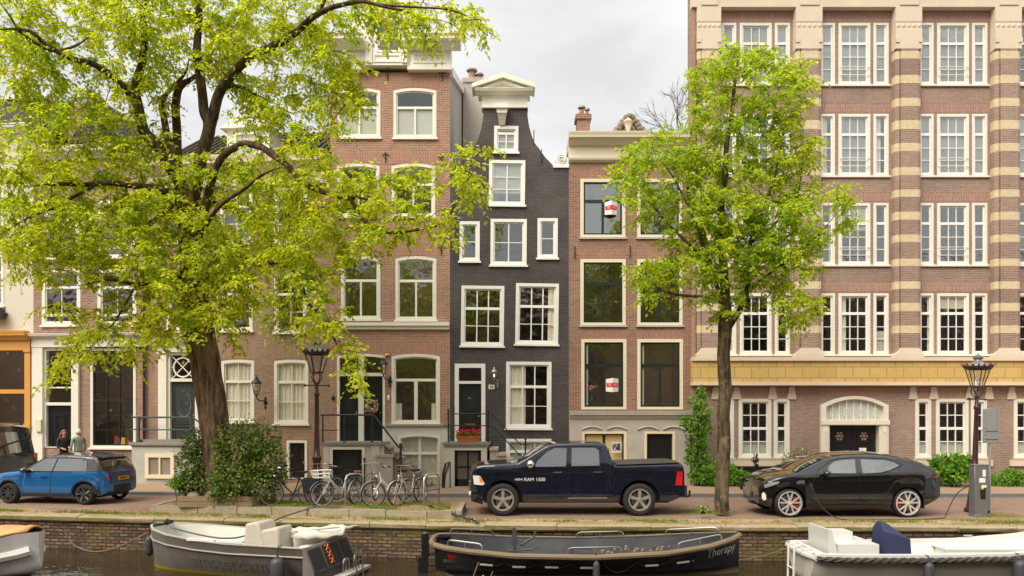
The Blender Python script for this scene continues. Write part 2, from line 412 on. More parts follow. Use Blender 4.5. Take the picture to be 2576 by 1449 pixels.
BT = brick('yellow_tile', (.78,.55,.21), (.70,.48,.17), (.42,.28,.11), bw=.62, bh=.4, ms=.016, soot=.4, sootc=(.58,.38,.14), bump=.2)
ROOFT = brick('roof_tile', (.10,.075,.06), (.07,.055,.045), (.02,.018,.015), bw=.25, bh=.3, ms=.03, soot=.4, sootc=(.12,.11,.06), bump=1.0)
SLATE = brick('roof_slate', (.085,.075,.075), (.065,.058,.06), (.03,.027,.027), bw=.28, bh=.17, ms=.012, soot=.2)
FULL = ((0, 1, 'x'),)
C_ALL = ((0, 1, 0, 1, 'c'),)

# ================= tall brown house with the white cornice
h = House('brick_house', 'tall red-brown brick canal house with heavy white cornice and white attic gable', 830, 1132)
top4 = ((0, .37, 1, 1), (.37, 1, 2, 1))
for (a, b, c, d, cu) in ((850, 222, 957, 346, ((.0, 1, .40, .97, 'b'),)), (990, 222, 1098, 347, ((0, 1, .42, .97, 'b'),)),
                      (848, 412, 955, 545, None), (985, 412, 1095, 545, None),
                      (858, 645, 957, 803, None), (995, 645, 1098, 805, None)):
    h.window(a, b, c, d, .10, top4, arch=.10, curt=cu, mull=.07, gm=GLASS)
h.window(985, 890, 1107, 1066, .11, ((0, .36, 1, 1), (.36, 1, 2, 1)), arch=.10, mull=.13, gm=GLASSD, curt=((0, .16, .72, 1, 'c'), (.86, 1, .72, 1, 'c')))
for (a, b, c, d) in ((843, 196, 964, 224), (983, 196, 1105, 224), (841, 384, 962, 414), (978, 384, 1102, 414), (851, 617, 964, 647), (988, 617, 1105, 647), (845, 862, 1110, 892)):
    h.lintel(a, b, c, d, B4S, arch=.08)
# entrance: two doors with lights above, in one frame
f = h.frame(848, 890, 969, 1113, .09, arch=.08, rails=((942, .12),), posts=((908.5, .20, 893, 1113),))
for (a, c) in ((855, 901), (916, 962)):
    h.pane(a, 897, c, 938, GLASSD, parent=f)
    h.door(a-1, 947, c+1, 1113, panels=((.12, .88, .07, .13), (.12, .88, .17, .23), (.14, .86, .28, .58), (.12, .88, .64, .72), (.12, .88, .76, .95)), parent=None)
# stone plinth and string course
q = MB(); x0, x1, z0, z1 = h.rect(970, 1076, 1131, 1222)
bw = h.rect(1003, 1092, 1108, 1202); wr = outline(bw[0]+.02, bw[1]-.02, bw[2]+.02, bw[3]-.02, .08)
q.face_xz(outline(x0, x1, 0, z1), -.06, 0, [wr]); q.edge_xz(wr, -.06, .1); q.edge_xz(outline(x0, x1, 0, z1), -.06, 0)
h.part(q, 'stone_plinth', mat('pale_grey_plinth', (.66,.63,.56), .7, var=.08, dirt=.3, dirtc=(.42,.39,.33)))
h.window(1003, 1092, 1108, 1202, .08, ((0, .43, 2, 1), (.43, 1, 2, 1)), arch=.08, curt=((0, 1, 0, 1, 'b'),), mull=.11, y=-.08, gm=GLASSD, sill=0)
q = MB(); extr(q, cornice_prof(h.z(1077), h.z(1067), .14), h.u(970), h.u(1132)-.02); h.part(q, 'string_course', STONE)
q = MB(); xa_, xb_ = h.u(862), h.u(1131); za_, zb_ = h.z(829), h.z(812); q.box(xa_, xb_, -.09, 0, za_, zb_-.07); q.box(xa_, xb_, -.16, 0, zb_-.12, zb_); h.part(q, 'sill_band', WHITE)
# cornice: frieze with panels, crown, attic gable
q = MB(); zb, zf, zc = h.z(183), h.z(136), h.z(107); W4 = h.w
ga, gb = h.u(905), h.u(1036)
for (xa, xb) in ((-.05, h.u(922)), (h.u(1029), W4+.05)):
    q = MB()
    q.box(xa, xb, -.22, .3, zb+.12, zf); q.box(xa-.03, xb+.03, -.28, .32, zb, zb+.14)
    q.ring(outline(xa+.18, xb-.18, zb+.25, zf-.1), outline(xa+.24, xb-.24, zb+.31, zf-.16), -.25, -.2)
    extr(q, cornice_prof(zf, zc, .62, -.22), xa-(.38 if xa < 0 else 0), xb+(.0 if xb < W4 else .38))
    q.box(xa, xb, -.215, .4, zf, zc-.02); h.part(q, 'cornice', WHITE)
q = MB(); zt = h.z(22)
vol = [(h.u(905), h.z(104)), (h.u(1036), h.z(104)), (h.u(1036), zt), (h.u(905), zt)]
gw = h.rect(951, 64, 1011, 141); gh = outline(gw[0]+.015, gw[1]-.015, gw[2]+.015, gw[3]-.015)
base = [(h.u(922), h.z(173)), (h.u(1030), h.z(173)), (h.u(1030), h.z(104)), (h.u(1036), h.z(104)), (h.u(1036), zt), (h.u(905), zt), (h.u(905), h.z(104)), (h.u(922), h.z(104))]
q.face_xz(base, -.3, 0, [gh]); q.edge_xz(base, -.3, .5); q.edge_xz(gh, -.3, -.1); q.face_xz(base, .5)
q.box(h.u(926), h.u(940), -.36, -.29, h.z(168), zt-.05); q.box(h.u(1014), h.u(1027), -.36, -.29, h.z(168), zt-.05)
q.ring(outline(h.u(943), h.u(1012), h.z(166), h.z(147)), outline(h.u(947), h.u(1008), h.z(163), h.z(150)), -.33, -.28)
for sgn in (-1, 1):     # scrolled wings beside the attic
    xb = h.u(905) if sgn < 0 else h.u(1036)
    cv = [(xb+sgn*(2.1*.24)*(1-math.cos(t)), h.z(98)+.78*(1-math.sin(t))) for t in np.linspace(0, math.pi/2, 9)]
    cv = [(xb, h.z(52)), (xb+sgn*.1, h.z(60)), (xb+sgn*.18, h.z(70)), (xb+sgn*.3, h.z(80)), (xb+sgn*.42, h.z(85)), (xb+sgn*.5, h.z(90)), (xb+sgn*.52, h.z(100)), (xb, h.z(104))]
    q.prism(cv, -.28, .1)
pr = [(h.u(899), zt), (h.u(1042), zt), (h.u(1042), zt+.18), (h.u(970), zt+1.0), (h.u(899), zt+.18)]; q.prism(pr, -.45, .5)
h.part(q, 'attic_gable', WHITE)
w = h.window(951, 64, 1011, 141, .05, ((0, .5, 2, 1), (.5, 1, 2, 1)), hole=False, gm=GLASSU, sill=0)
w.location = (0, -.3, 0)
for (px, py) in ((975, 190), (1113, 192), (832, 398), (970, 398), (1110, 402), (1110, 630), (975, 630)): h.anchor(px, py)
# roof with its ridge along the street, white verge on the right, cement side wall
h.wall(B4, GREYPL, h.z(183)+.01, depth=10.4)
zs = h.z(183); q = MB(); sl = 3.3
q.add([(0,0,zs+.02),(W4,0,zs+.02),(W4,10.4,zs+sl),(0,10.4,zs+sl)], [(0,1,2,3)], 0)
q.add([(W4,.02,zs),(W4,10.4,zs),(W4,10.4,zs+sl)], [(0,1,2)], 1); q.add([(0,.02,zs),(0,10.4,zs),(0,10.4,zs+sl)], [(0,1,2)], 1)
q.add([(0,10.4,zs),(W4,10.4,zs),(W4,10.4,zs+sl),(0,10.4,zs+sl)], [(0,1,2,3)], 1)
rf = h.part(q, 'roof', [ROOFT, GREYPL], fix=False)
q = MB(); q.hexa([(W4-.1,.1,zs-.1),(W4+.12,.1,zs-.1),(W4+.12,10.4,zs+sl-.1),(W4-.1,10.4,zs+sl-.1),(W4-.1,.1,zs+.22),(W4+.12,.1,zs+.22),(W4+.12,10.4,zs+sl+.22),(W4-.1,10.4,zs+sl+.22)])
h.part(q, 'verge_board', WHITE2, rf)
def stack(name, house, px, Y, py0, py1, w, d, m, pots, capm=None):
    X = wx(px, Y); zt_ = wz(py1, Y); zb_ = wz(py0, Y); q = MB(); q.box(-w/2, w/2, 0, d, zb_, zt_); q.box(-w/2-.06, w/2+.06, -.06, d+.06, zt_-.22, zt_-.05)
    for (dx, r, hh) in pots: q.lathe([(r,zt_-.05),(r*.85,zt_+hh),(r*.7,zt_+hh)], (dx, d/2, 0), 10, 1); q.lathe([(r*1.5,zt_+hh+.03),(r*1.5,zt_+hh+.1),(0,zt_+hh+.12)], (dx, d/2, 0), 10, 2)
    o = q.build(name, [m, capm or B4, GREYPL], house.root); inv = house.root.matrix_basis.inverted() if False else None
    M_ = Matrix.Translation(house.root.location) @ Matrix.Rotation(house.root.rotation_euler.z, 4, 'Z')
    o.matrix_local = M_.inverted() @ Matrix.Translation((X, Y, 0)); return o
stack('chimney', h, 1192, 34.5, 440, 195, .95, 1.1, GREYPL, ((-.12, .17, .5), (.22, .14, .3)))

# ================= black neck-gable house
h = House('gable_house', 'narrow black-painted brick house with curved neck gable and cream pediment', 1132, 1431)
g33 = ((0, .36, 3, 1), (.36, 1, 3, 2)); two = ((0, 1, 2, 2),)
for (a, b, c, d, sa, t, cu, gm) in ((1243, 317, 1304, 383, ((0, .2, 1, 1), (.2, 1, 2, 2)), .6, ((0, 1, .2, 1, 'n'),), GLASSU), (1230, 403, 1321, 516, ((0, 1, 2, 3),), .8, ((0, 1, 0, .75, 'n'),), GLASSU),
        (1234, 551, 1325, 667, ((0, 1, 2, 2),), .4, None, GLASS), (1156, 557, 1207, 657, ((0, 1, 1, 2),), .2, None, GLASS), (1352, 549, 1403, 649, ((0, 1, 1, 2),), .3, None, GLASS),
        (1160, 719, 1268, 870, g33, .7, None, GLASSD), (1297, 713, 1405, 866, g33, .9, ((.8, 1, 0, 1, 'c'),), GLASSD), (1273, 910, 1387, 1077, g33, .3, ((.0, .42, 0, 1, 'c'),), GLASSD)):
    h.window(a, b, c, d, .115, sa, tilt=t, curt=cu, gm=gm, mull=.045, mw=.028, cm=WHITE2)
h.window(1273, 1104, 1387, 1200, .1, ((0, .3, 3, 1), (.3, 1, 3, 1)), curt=((0, 1, 0, 1, 'n'),), gm=GLASSD, cm=WHITE2)
f = h.frame(1144, 915, 1221, 1113, .15, WHITE2, rails=((962, .10),))
h.pane(1156, 926, 1209, 958, GLASSD, parent=f)
dr = h.door(1155, 967, 1210, 1113, panels=((.12, .88, .08, .5), (.12, .88, .56, .68), (.12, .88, .74, .95)))
x0, x1, z0, z1 = h.rect(1170, 1065, 1195, 1072); q = MB().box(x0, x1, .06, .09, z0, z1); h.part(q, 'letter_slot', mat_brass, dr)
q = MB(); q.lathe([(.05,.06),(.065,.08),(.05,.09)], (h.u(1181), 0, h.z(1005)), 12, axis='y'); h.part(q, 'door_knocker', ALU, dr)
poly = [(0, -.3), (h.w, -.3), (h.w, h.z(421))]
rc = [(1394,419),(1383,407),(1372,396),(1364,385),(1356,373.5),(1349,365),(1343,356),(1337,339),(1332,321),(1329,305),(1327,288),(1326.5,268)]
poly += [(h.u(a), h.z(b)) for a, b in rc] + [(h.u(2543-a), h.z(b)) for a, b in rc[::-1]] + [(0, h.z(421))]
side5 = B5
h.wall(B5, side5, poly=poly, depth=.42, pts=h.z(440))
q = MB(); zz = h.z(422); q.box(.03, h.w-.03, .42, 9, -.3, zz); h.part(q, 'rear_walls', B5)
q = MB(); q.prism([(h.u(1150), h.z(432)), (h.u(1400), h.z(432)), (h.u(1271), h.z(300))], .42, 9); h.part(q, 'roof', ROOFT)
q = MB(); x0, x1, z0, z1 = h.rect(1213, 243, 1327, 271); q.box(x0, x1, -.08, .45, z0, z1)
q.box(x0-.02, x1+.02, -.1, .46, z0-.03, z0+.05)
x0, x1 = h.u(1196), h.u(1340); zb = h.z(243); za = h.z(232)
extr(q, cornice_prof(zb, za, .34, -.06), x0, x1); q.box(x0+.1, x1-.1, -.05, .45, zb, za)
apx = h.u(1265); zap = h.z(193); e0, e1 = h.u(1188), h.u(1345); ze = h.z(230)
for (xa, xb) in ((e0, apx), (apx, e1)):
    s_ = 1 if xa < apx and xb == apx else -1
    A = [(e0, ze-.02), (e0, ze+.12), (apx, zap), (apx, zap-.2)] if s_ == 1 else [(apx, zap-.2), (apx, zap), (e1, ze+.12), (e1, ze-.02)]
    q.prism(A, -.42, .45)
    B = [(e0+.3, ze-.0), (apx, zap-.2), (apx, zap-.32), (e0+.5, ze)] if s_ == 1 else [(e1-.3, ze), (apx, zap-.2), (apx, zap-.32), (e1-.5, ze)]
    q.prism(B, -.3, .4)
q.prism([(e0+.3, za-.02), (e1-.3, za-.02), (apx, zap-.22)], -.12, .4)
h.part(q, 'pediment', WHITE)
q = MB(); x0, x1, z0, z1 = h.rect(1248, 272, 1278, 316)
q.box(x0, x1, -.42, 0, z1-.14, z1); q.box(x0+.04, x1-.04, -.34, 0, z1-.3, z1-.13); q.hexa([(x0+.12,-.08,z0),(x1-.12,-.08,z0),(x1-.12,0,z0),(x0+.12,0,z0),(x0+.06,-.32,z1-.28),(x1-.06,-.32,z1-.28),(x1-.06,0,z1-.28),(x0+.06,0,z1-.28)])
h.part(q, 'hoist_bracket', WHITE)
q = MB(); x0, x1, z0, z1 = h.rect(1391, 417, 1432, 426); q.box(x0, x1-.01, -.06, .5, z0+.05, z1+.05); sx, sz = h.u(1411), h.z(401)
q.lathe([(.0,-.04),(.19,-.04),(.23,0),(.23,.12),(0,.14)], (sx, 0, sz), 16, axis='y'); q.lathe([(.07,-.08),(.1,-.05),(.1,-.02)], (sx, 0, sz), 12, axis='y'); q.lathe([(.15,-.06),(.165,-.06),(.165,-.03)], (sx, 0, sz), 16, axis='y')
h.part(q, 'scroll_ornament', WHITE2)
for (px, py) in ((1362, 482/1.2422+5), (1343, 345)): h.anchor(px, py, .5, 1)
# side dormer seen over the left shoulder
q = MB(); x0, x1, z0, z1 = h.rect(1180, 318, 1202, 420); q.box(x0-.1, x0+.5, 2.2, 3.4, z0, z1-.1); q.box(x0-.16, x0+.56, 2.1, 3.5, z1-.12, z1); h.part(q, 'dormer', WHITE2)
q = MB(); x0, x1, z0, z1 = h.rect(1229, 968, 1244, 979); q.box(x0, x1, -.03, .0, z0, z1); pl = h.part(q, 'number_plate', WHITE2)
writing('house_number', '58', .15, BLACKP, pl, lambda a, b, c, x0=(x0+x1)/2, zc=(z0+z1)/2: (x0+a, -.034-c, zc+b))

# ================= brown house with ivory window casings
h = House('brick_house', 'brown brick house with ivory cornice, dark green sashes and grey stone base', 1431, 1737)
sash6 = ((0, .36, 1, 1), (.36, 1, 2, 1))
for (a, b, c, d, gm) in ((1460, 450, 1573, 597, GLASSU), (1603, 450, 1716, 597, GLASSU), (1460, 652, 1574, 818, GLASS), (1603, 652, 1717, 818, GLASS), (1462, 853, 1576, 1030, GLASSD), (1603, 853, 1718, 1030, GLASSD)):
    h.window(a, b, c, d, .12, sash6, cm=IVORY, sm=DKGREEN, gm=gm, mull=.09, sw=.06, silm=STONE, sill=.05 if d < 1000 else 0,
             curt=((0, .1, 0, 1, 'n'),) if b > 800 else None)
for (a, b, c, d) in ((1460, 424, 1573, 450), (1603, 424, 1716, 450), (1460, 626, 1574, 652), (1603, 626, 1717, 652), (1460, 832, 1576, 853), (1603, 832, 1718, 853)):
    h.lintel(a, b, c, d, B6S)
q = MB(); x0, x1, z0, z1 = h.rect(1432, 1052, 1735, 1225)
hole = [h.rect(1464, 1085, 1575, 1215), h.rect(1620, 1085, 1697, 1215)]
ho = [outline(r[0]+.015, r[1]-.015, max(r[2], .05), r[3]-.015) for r in hole]
q.face_xz(outline(x0, x1, -.2, z1), -.09, 0, ho); q.edge_xz(outline(x0, x1, -.2, z1), -.09, 0)
for k in ho: q.edge_xz(k, -.09, .1); h.holes.append(k)
for (a, c) in ((1463, 1576), (1603, 1718)):     # carved double-arched hoods
    m = (a+c)/2
    for (p0, p1) in ((a, m-6), (m+6, c)):
        pts = [(h.u(p0+(p1-p0)*t), -.11, h.z(1079-11*math.sin(math.pi*(.12+.76*t)) + (5 if 1 else 0))) for t in np.linspace(0, 1, 9)]
        q.tube(pts, .04, 5)
h.part(q, 'stone_base', STONE)
q = MB(); extr(q, cornice_prof(h.z(1053), h.z(1034), .16, -.09), .02, h.w-.02); q.box(.02, h.w-.02, -.09, 0, h.z(1053), h.z(1034)-.01); h.part(q, 'string_course', STONE)
h.window(1464, 1085, 1575, 1215, .09, ((0, 1, 2, 1),), cm=IVORY, sm=DKGREEN, curt=None, mull=.1, gm=mat('yellow_blind', (.60,.48,.24), .6, var=.05), hole=False, sill=0, y=-.1)
h.frame(1620, 1085, 1697, 1222, .09, IVORY, y=-.1, hole=False)
h.door(1626, 1091, 1691, 1222, BLACKP, panels=((.1, .9, .05, .95),), y=.03)
h.wall(B6, B6, h.z(406), depth=9, pts=h.z(480))
q = MB(); zf0, zf1, zc0, zc1 = h.z(409), h.z(403), h.z(369), h.z(342)
q.box(-.0, h.w, -.10, .3, zf1, zc0); extr(q, cornice_prof(zf0, zf1+.05, .16), .0, h.w); extr(q, cornice_prof(zc0, zc1, .42, -.1), -.03, h.w+.05); q.box(0, h.w, -.1, 1.2, zc0, zc1-.02); h.part(q, 'cornice', IVORY)
stack('chimney', h, 1468, 29.5, 345, 285, .5, .6, B6, ((-.05, .10, .28), (.17, .07, .2)))
q = MB(); ax, az = h.u(1587), h.z(281)
q.add([(h.u(1537), .42, h.z(345)), (h.u(1637), .42, h.z(345)), (ax, .42, az), (h.u(1537), .8, h.z(345)), (h.u(1637), .8, h.z(345)), (ax, .8, az)], [(0,1,2),(0,2,5,3),(1,4,5,2),(3,5,4)], 0)
ROCK = mat('weathered_stone', (.27,.22,.17), .9, var=.3, vs=5, bump=1.0, bs=9, dirt=.4)
for k in range(7):
    for s_ in (-1, 1):
        t = k/7; q.ball((ax+s_*(h.u(1637)-ax)*(1-t)*1.0, .36, h.z(343)+(az-h.z(345))*t*1.0), (.15+.03*(k % 2), .2, .11+.03*((k+1) % 2)), 7, 5); q.ball((ax+s_*(h.u(1637)-ax)*(1-t)*.55, .38, h.z(343)+(az-h.z(345))*t*.6), (.12, .14, .10), 7, 5)
q.ball((ax, .36, az-.06), (.2, .22, .13), 8, 5); h.part(q, 'carved_crest', ROCK)
q = MB(); lx, lz = h.u(1581), h.z(344); q.lathe([(.05,0),(.08,.1),(.05,.2),(.12,.4),(.17,.55),(.2,.57),(.08,.68),(.0,.74)], (lx, .05, lz), 6, sm=False); h.part(q, 'roof_ornament', SAND)
for (px, py) in ((1446, 635), (1585, 633)): h.anchor(px, py, .45, 1)

# ================= large office building
h = House('office_building', 'large mauve brick building with yellow-banded pilasters and white sash windows', 1737, 3080, cat='building')
PR = 248.0
bays = [1814 + PR*i for i in range(5)]
rows = [(58, 213), (287, 442), (511, 666), (738, 891)]
sM = ((0, .31, 3, 1), (.31, 1, 3, 3)); sN = ((0, .31, 1, 1), (.31, 1, 1, 3))
for i, b0 in enumerate(bays):
    for r, (ya, yb) in enumerate(rows):
        gm = GLASSU if r < 3 else GLASSD
        bl = (((0, 1, 0, 1, 'g'),) if (i*3+r*5) % 4 != 1 and r < 2 else None)
        for (o0, o1, sa) in ((0, 38, sN), (47, 127, sM), (135, 173, sN)):
            cu = bl
            if cu is None and rng.random() < .45: cu = (((0, rng.uniform(.15, .4), 0, 1, 'c'),), ((0, 1, 0, rng.uniform(.2, .7), 'b'),), ((rng.uniform(.6, .8), 1, 0, 1, 'c'),), ((0, 1, rng.uniform(.5, .7), 1, 'n'),))[rng.integers(4)]
            if r == 1 and i == 1 and sa is sN: cu = ((0, .6, 0, 1, 'c'),)
            w = h.window(b0+o0, ya, b0+o1, yb, .085 if sa is sN else .10, sa, cm=WHITE, sm=SASH, gm=gm, curt=cu, sill=.05, mw=.028, sw=.05)
            if sa is sM and r < 3:     # safety rails across the lower panes
                x0, x1, z0, z1 = h.rect(b0+o0, ya, b0+o1, yb); q = MB()
                for f_ in (.15, .28): q.tube([(x0+.04, -.06, z0+(z1-z0)*f_), (x1-.04, -.06, z0+(z1-z0)*f_)], .012, 5)
                for xx in (x0+.05, x1-.05):
                    for f_ in (.15, .28): q.tube([(xx, -.06, z0+(z1-z0)*f_), (xx, .0, z0+(z1-z0)*f_)], .012, 5)
                h.part(q, 'safety_rail', WHITE2, w)
ybands = [(138,157),(198,218),(255,275),(310,332),(367,387),(427,447),(483,501),(538,558),(595,613),(655,673),(711,730),(765,785),(821,840)]
pil = [(1749, 1808)] + [(1995+PR*i, 2060+PR*i) for i in range(5)]
for (a, c) in pil:
    q = MB(); z0, z1 = h.z(901), h.z(132); ua, uc = h.u(a), h.u(c); wd = uc-ua
    cuts = [z0] + sorted([h.z(p) for yb in ybands for p in yb]) + [z1]
    cuts = sorted(cuts)
    for k in range(len(cuts)-1):
        mi = k % 2
        q.box(ua+wd*.2, uc-wd*.14, -.32, 0, cuts[k], cuts[k+1], mi)
        for (xx, rr) in ((ua+wd*.12, .1), (uc-wd*.08, .08)):
            q.lathe([(rr, cuts[k]), (rr, cuts[k+1])], (xx, -.19, 0), 10, mi)
        q.box(ua, uc, -.20, 0, cuts[k], cuts[k+1], mi)
    h.part(q, 'pilaster', [B7, BY])
    q = MB(); q.box(ua-.005, uc+.005, -.315, 0, h.z(132), h.z(84)); q.box(ua-.005, uc+.005, -.315, 0, h.z(65), h.z(28)); q.box(ua, uc, -.30, 0, h.z(84), h.z(65))
    for k in range(5): q.lathe([(.0,-.325),(.045,-.322),(.07,-.31),(.08,-.30)], (ua+wd*(k+.5)/5, 0, h.z(74.5)), 8, axis='y')
    q.box(ua-.01, ua+.12, -.35, -.3, h.z(117), h.z(105)); q.box(uc-.12, uc+.01, -.35, -.3, h.z(117), h.z(105))
    h.part(q, 'pilaster_cap', SAND)
    q = MB(); q.box(ua-.05, uc+.05, -.36, 0, h.z(906), h.z(894)); q.hexa([(ua-.05,-.36,h.z(894)),(uc+.05,-.36,h.z(894)),(uc+.05,0,h.z(894)),(ua-.05,0,h.z(894)),(ua+wd*.18,-.335,h.z(877)),(uc-wd*.12,-.335,h.z(877)),(uc-wd*.12,0,h.z(877)),(ua+wd*.18,0,h.z(877))]); h.part(q, 'pilaster_base', SAND)
for b0 in bays:
    for r, (ya, yb) in enumerate(rows):
        x0, x1, z0, z1 = h.rect(b0-6, ya-26, b0+179, ya-4)
        q = MB(); q.box(x0, x1, -.006, .02, z0, z1); h.part(q, 'soldier_course', B7S)
        q = MB(); x0, x1, z0, z1 = h.rect(b0-4, yb+.5, b0+177, yb+5); q.box(x0, x1, -.05, .0, z0-.02, z1-.06); h.part(q, 'brick_sill', B7S)
# stone beam at the top, tile band, string courses
q = MB(); x0, x1 = -.02, h.w
q.box(x0, x1, -.30, 0, h.z(28)+.002, h.z(-60)); extr(q, cornice_prof(h.z(-60), h.z(-90), .5, -.3), x0, x1); q.box(x0, x1, -.3, 0, h.z(-60), h.z(-92))
for (a, c) in pil: q.box(h.u(a+10)-.0, h.u(c-8), -.34, -.28, h.z(24), h.z(-60))
h.part(q, 'stone_beam', SAND)
q = MB(); q.box(.0, x1, -.30, 0, h.z(962)+.001, h.z(909)); h.part(q, 'tile_band', BT)
q = MB(); q.box(-.01, x1, -.38, 0, h.z(909)+.001, h.z(900)); q.box(-.01, x1, -.36, 0, h.z(970), h.z(962)); h.part(q, 'string_course', SAND)
q = MB(); q.box(.03, .1, -.1, 0, 0, h.z(-60)); 
# ground floor
gsM = ((0, .5, 3, 2), (.5, 1, 3, 2)); gsN = ((0, .5, 1, 2), (.5, 1, 1, 2))
for i, b0 in enumerate(bays):
    if i == 1: continue
    for (o0, o1, sa) in ((-8, 32, gsN), (44, 126, gsM), (132, 172, gsN)):
        if i == 0 and o0 < 0: o0, o1 = 4, 32
        h.window(b0+o0, 1003, b0+o1, 1151, .12, sa, cm=WHITE, sm=SASH, gm=GLASSD, curt=((0, 1, .77, 1, 'f'),), sill=.09, silm=SAND, mw=.035)
    q = MB()
    for px in (b0-14, b0+38, b0+129, b0+177):
        q = MB(); a, b_ = h.u(px), h.z(1003); q.prism([(a-.17, b_-.02), (a+.17, b_-.02), (a+.09, h.z(973)), (a-.09, h.z(973))], -.05, .0); h.part(q, 'keystone', SAND)
    pass
    for (p0, p1) in ((b0-6, b0+31), (b0+45, b0+122), (b0+136, b0+170)):
        q = MB(); x0_, x1_, z0_, z1_ = h.rect(p0, 975, p1, 1002); q.box(x0_, x1_, -.007, .02, z0_, z1_); h.part(q, 'soldier_course', B7S)
    q = MB(); x0_, x1_, z0_, z1_ = h.rect(b0-20, 1153, b0+184, 1172); q.box(x0_, x1_, -.1, 0, z0_, z1_-.06); h.part(q, 'stone_sill', SAND)
    q = MB(); x0_, x1_, z0_, z1_ = h.rect(b0+30, 1176, b0+150, 1202); q.box(x0_, x1_, -.02, .02, z0_, z1_); h.part(q, 'cellar_vent', BLACKP)
# entrance
x0, x1, z0, z1 = h.rect(2062, 996, 2231, 1226)
dh = h.rect(2083, 1070, 2207, 1226); th = h.rect(2075, 1004, 2219, 1056)
O = outline(x0, x1, z0, z1, .35); D = outline(dh[0], dh[1], dh[2]+.03, dh[3]); T = outline(th[0], th[1], th[2], th[3], .28)
q = MB(); q.face_xz(O, -.14, 0, [D, T]); q.edge_xz(O, -.14, .0); q.edge_xz(D, -.14, .15); q.edge_xz(T, -.14, .1)
for s_ in (-1, 1):
    xx = dh[0]-.17 if s_ < 0 else dh[1]+.17
    q.box(xx-.09, xx+.09, -.19, -.13, 0, dh[3]-.05); q.ring(outline(xx-.05, xx+.05, .9, dh[3]-.2), outline(xx-.025, xx+.025, .95, dh[3]-.25), -.21, -.18)
q.box(x0-.02, x1+.02, -.2, -.13, h.z(1068), h.z(1057))
h.part(q, 'entrance_surround', mat('pale_entrance_stone', (.76,.71,.60), .7, var=.06, dirt=.2, dirtc=(.5,.45,.36)))
h.holes.append(outline(dh[0]-.01, dh[1]+.01, dh[2]+.02, dh[3]+.01)); h.holes.append(outline(th[0]-.01, th[1]+.01, th[2]-.01, th[3], .28))
q = MB(); q.face_xz(T, .02); f = h.part(q, 'fanlight', mat('frosted_light', (.55,.58,.55), .25, var=.1, coat=.5))
q = MB()
for k in range(1, 8):
    xx = th[0]+(th[1]-th[0])*k/8; q.box(xx-.02, xx+.02, -.03, .015, th[2], th[3]-.28*((k-4)/4)**2)
    if k % 2: q.ring(outline(xx-.07, xx+.07, th[2]+.12, th[3]-.34), outline(xx-.05, xx+.05, th[2]+.15, th[3]-.37), -.025, .012)
h.part(q, 'tracery', WHITE, f)
for (a, c) in ((2084, 2145), (2146, 2206)):
    d_ = h.door(a, 1071, c, 1226, BLACKP, panels=((.2, .8, .08, .34), (.15, .85, .42, .46), (.15, .85, .52, .93)), y=.1)
    q = MB(); cx_, cz_ = h.u((a+c)/2), h.z(1098)
    for k in range(6): q.ball((cx_+.11*math.cos(k*math.pi/3), .085, cz_+.13*math.sin(k*math.pi/3)), (.05, .02, .05), 6, 4)
    q.ball((cx_, .08, cz_), (.06, .03, .07), 8, 5); h.part(q, 'door_ornament', mat('aged_bronze', (.30,.2,.13), .5, .6, var=.3), d_)
h.box('paper_notice', 2164, 1127, 2182, 1141, .085, .09, WHITE2)
q = MB(); x0_, x1_, z0_, z1_ = h.rect(2060, 975, 2232, 996); q.box(x0_, x1_, -.006, .02, z0_, z1_); h.part(q, 'soldier_course', B7S)
h.wall(B7, B7, h.z(-92)-.01, depth=.45, pts=14)
q = MB(); zt_ = h.z(-92)-.02; q.hexa([(.12,.45,-.3),(h.w,.45,-.3),(h.w,12,-.3),(3.4,12,-.3),(.12,.45,zt_),(h.w,.45,zt_),(h.w,12,zt_),(3.4,12,zt_)]); h.part(q, 'rear_walls', B7)
q = MB(); q.box(-.0, .14, -.2, .0, h.z(905), h.z(28)); h.part(q, 'corner_strip', B7S)

# ================= the three houses on the left, where the street bends away
h = House('brick_house', 'tan brick house with round-tracery fanlight beside the big tree', 372, 830, ANG)
sw6 = ((0, .33, 2, 1), (.33, 1, 2, 2))
for (a, b, c, d, cu, gm) in ((420, 690, 480, 832, None, GLASSD), (555, 690, 636, 832, None, GLASSD), (690, 688, 772, 836, None, GLASSD), (420, 470, 480, 610, None, GLASS), (555, 470, 636, 612, None, GLASS), (690, 470, 772, 614, None, GLASS),
        (557, 905, 640, 1062, C_ALL, GLASSD), (690, 905, 776, 1066, C_ALL, GLASSD)):
    h.window(a, b, c, d, .11, sw6, arch=.05, curt=cu, gm=gm)
for (a, c) in ((552, 642), (684, 780)): h.lintel(a, 876, c, 905, B3S, arch=.05)
for (a, c) in ((552, 640), (686, 775)): h.lintel(a, 660, c, 690, B3S, arch=.05)
f = h.frame(420, 884, 500, 1112, .14, WHITE, rails=((956, .12),))
h.pane(431, 896, 490, 950, GLASSD, parent=f)
q = MB(); c_ = h.u(458.5); zc_ = h.z(924, 458); r_ = .36
q.lathe([(r_-.025,.02),(r_+.025,.02),(r_+.025,.06),(r_-.025,.06),(r_-.025,.02)], (c_, 0, zc_), 24, axis='y')
for k in range(8):
    a = k*math.pi/4+.0; ro = .44 if k % 2 == 0 else .58; q.tube([(c_+(0 if k % 2 else r_)*math.cos(a), .04, zc_+(0 if k % 2 else r_)*math.sin(a)), (c_+ro*math.cos(a), .04, zc_+min(ro*abs(math.sin(a)), .42)*(1 if math.sin(a) > 0 else -1))], .02, 5)
h.part(q, 'tracery', SASH, f)
d_ = h.door(430, 962, 491, 1112, mat('slate_green_door', (.045,.055,.055), .3, var=.1), panels=((.08, .92, .04, .70), (.1, .9, .74, .96)))
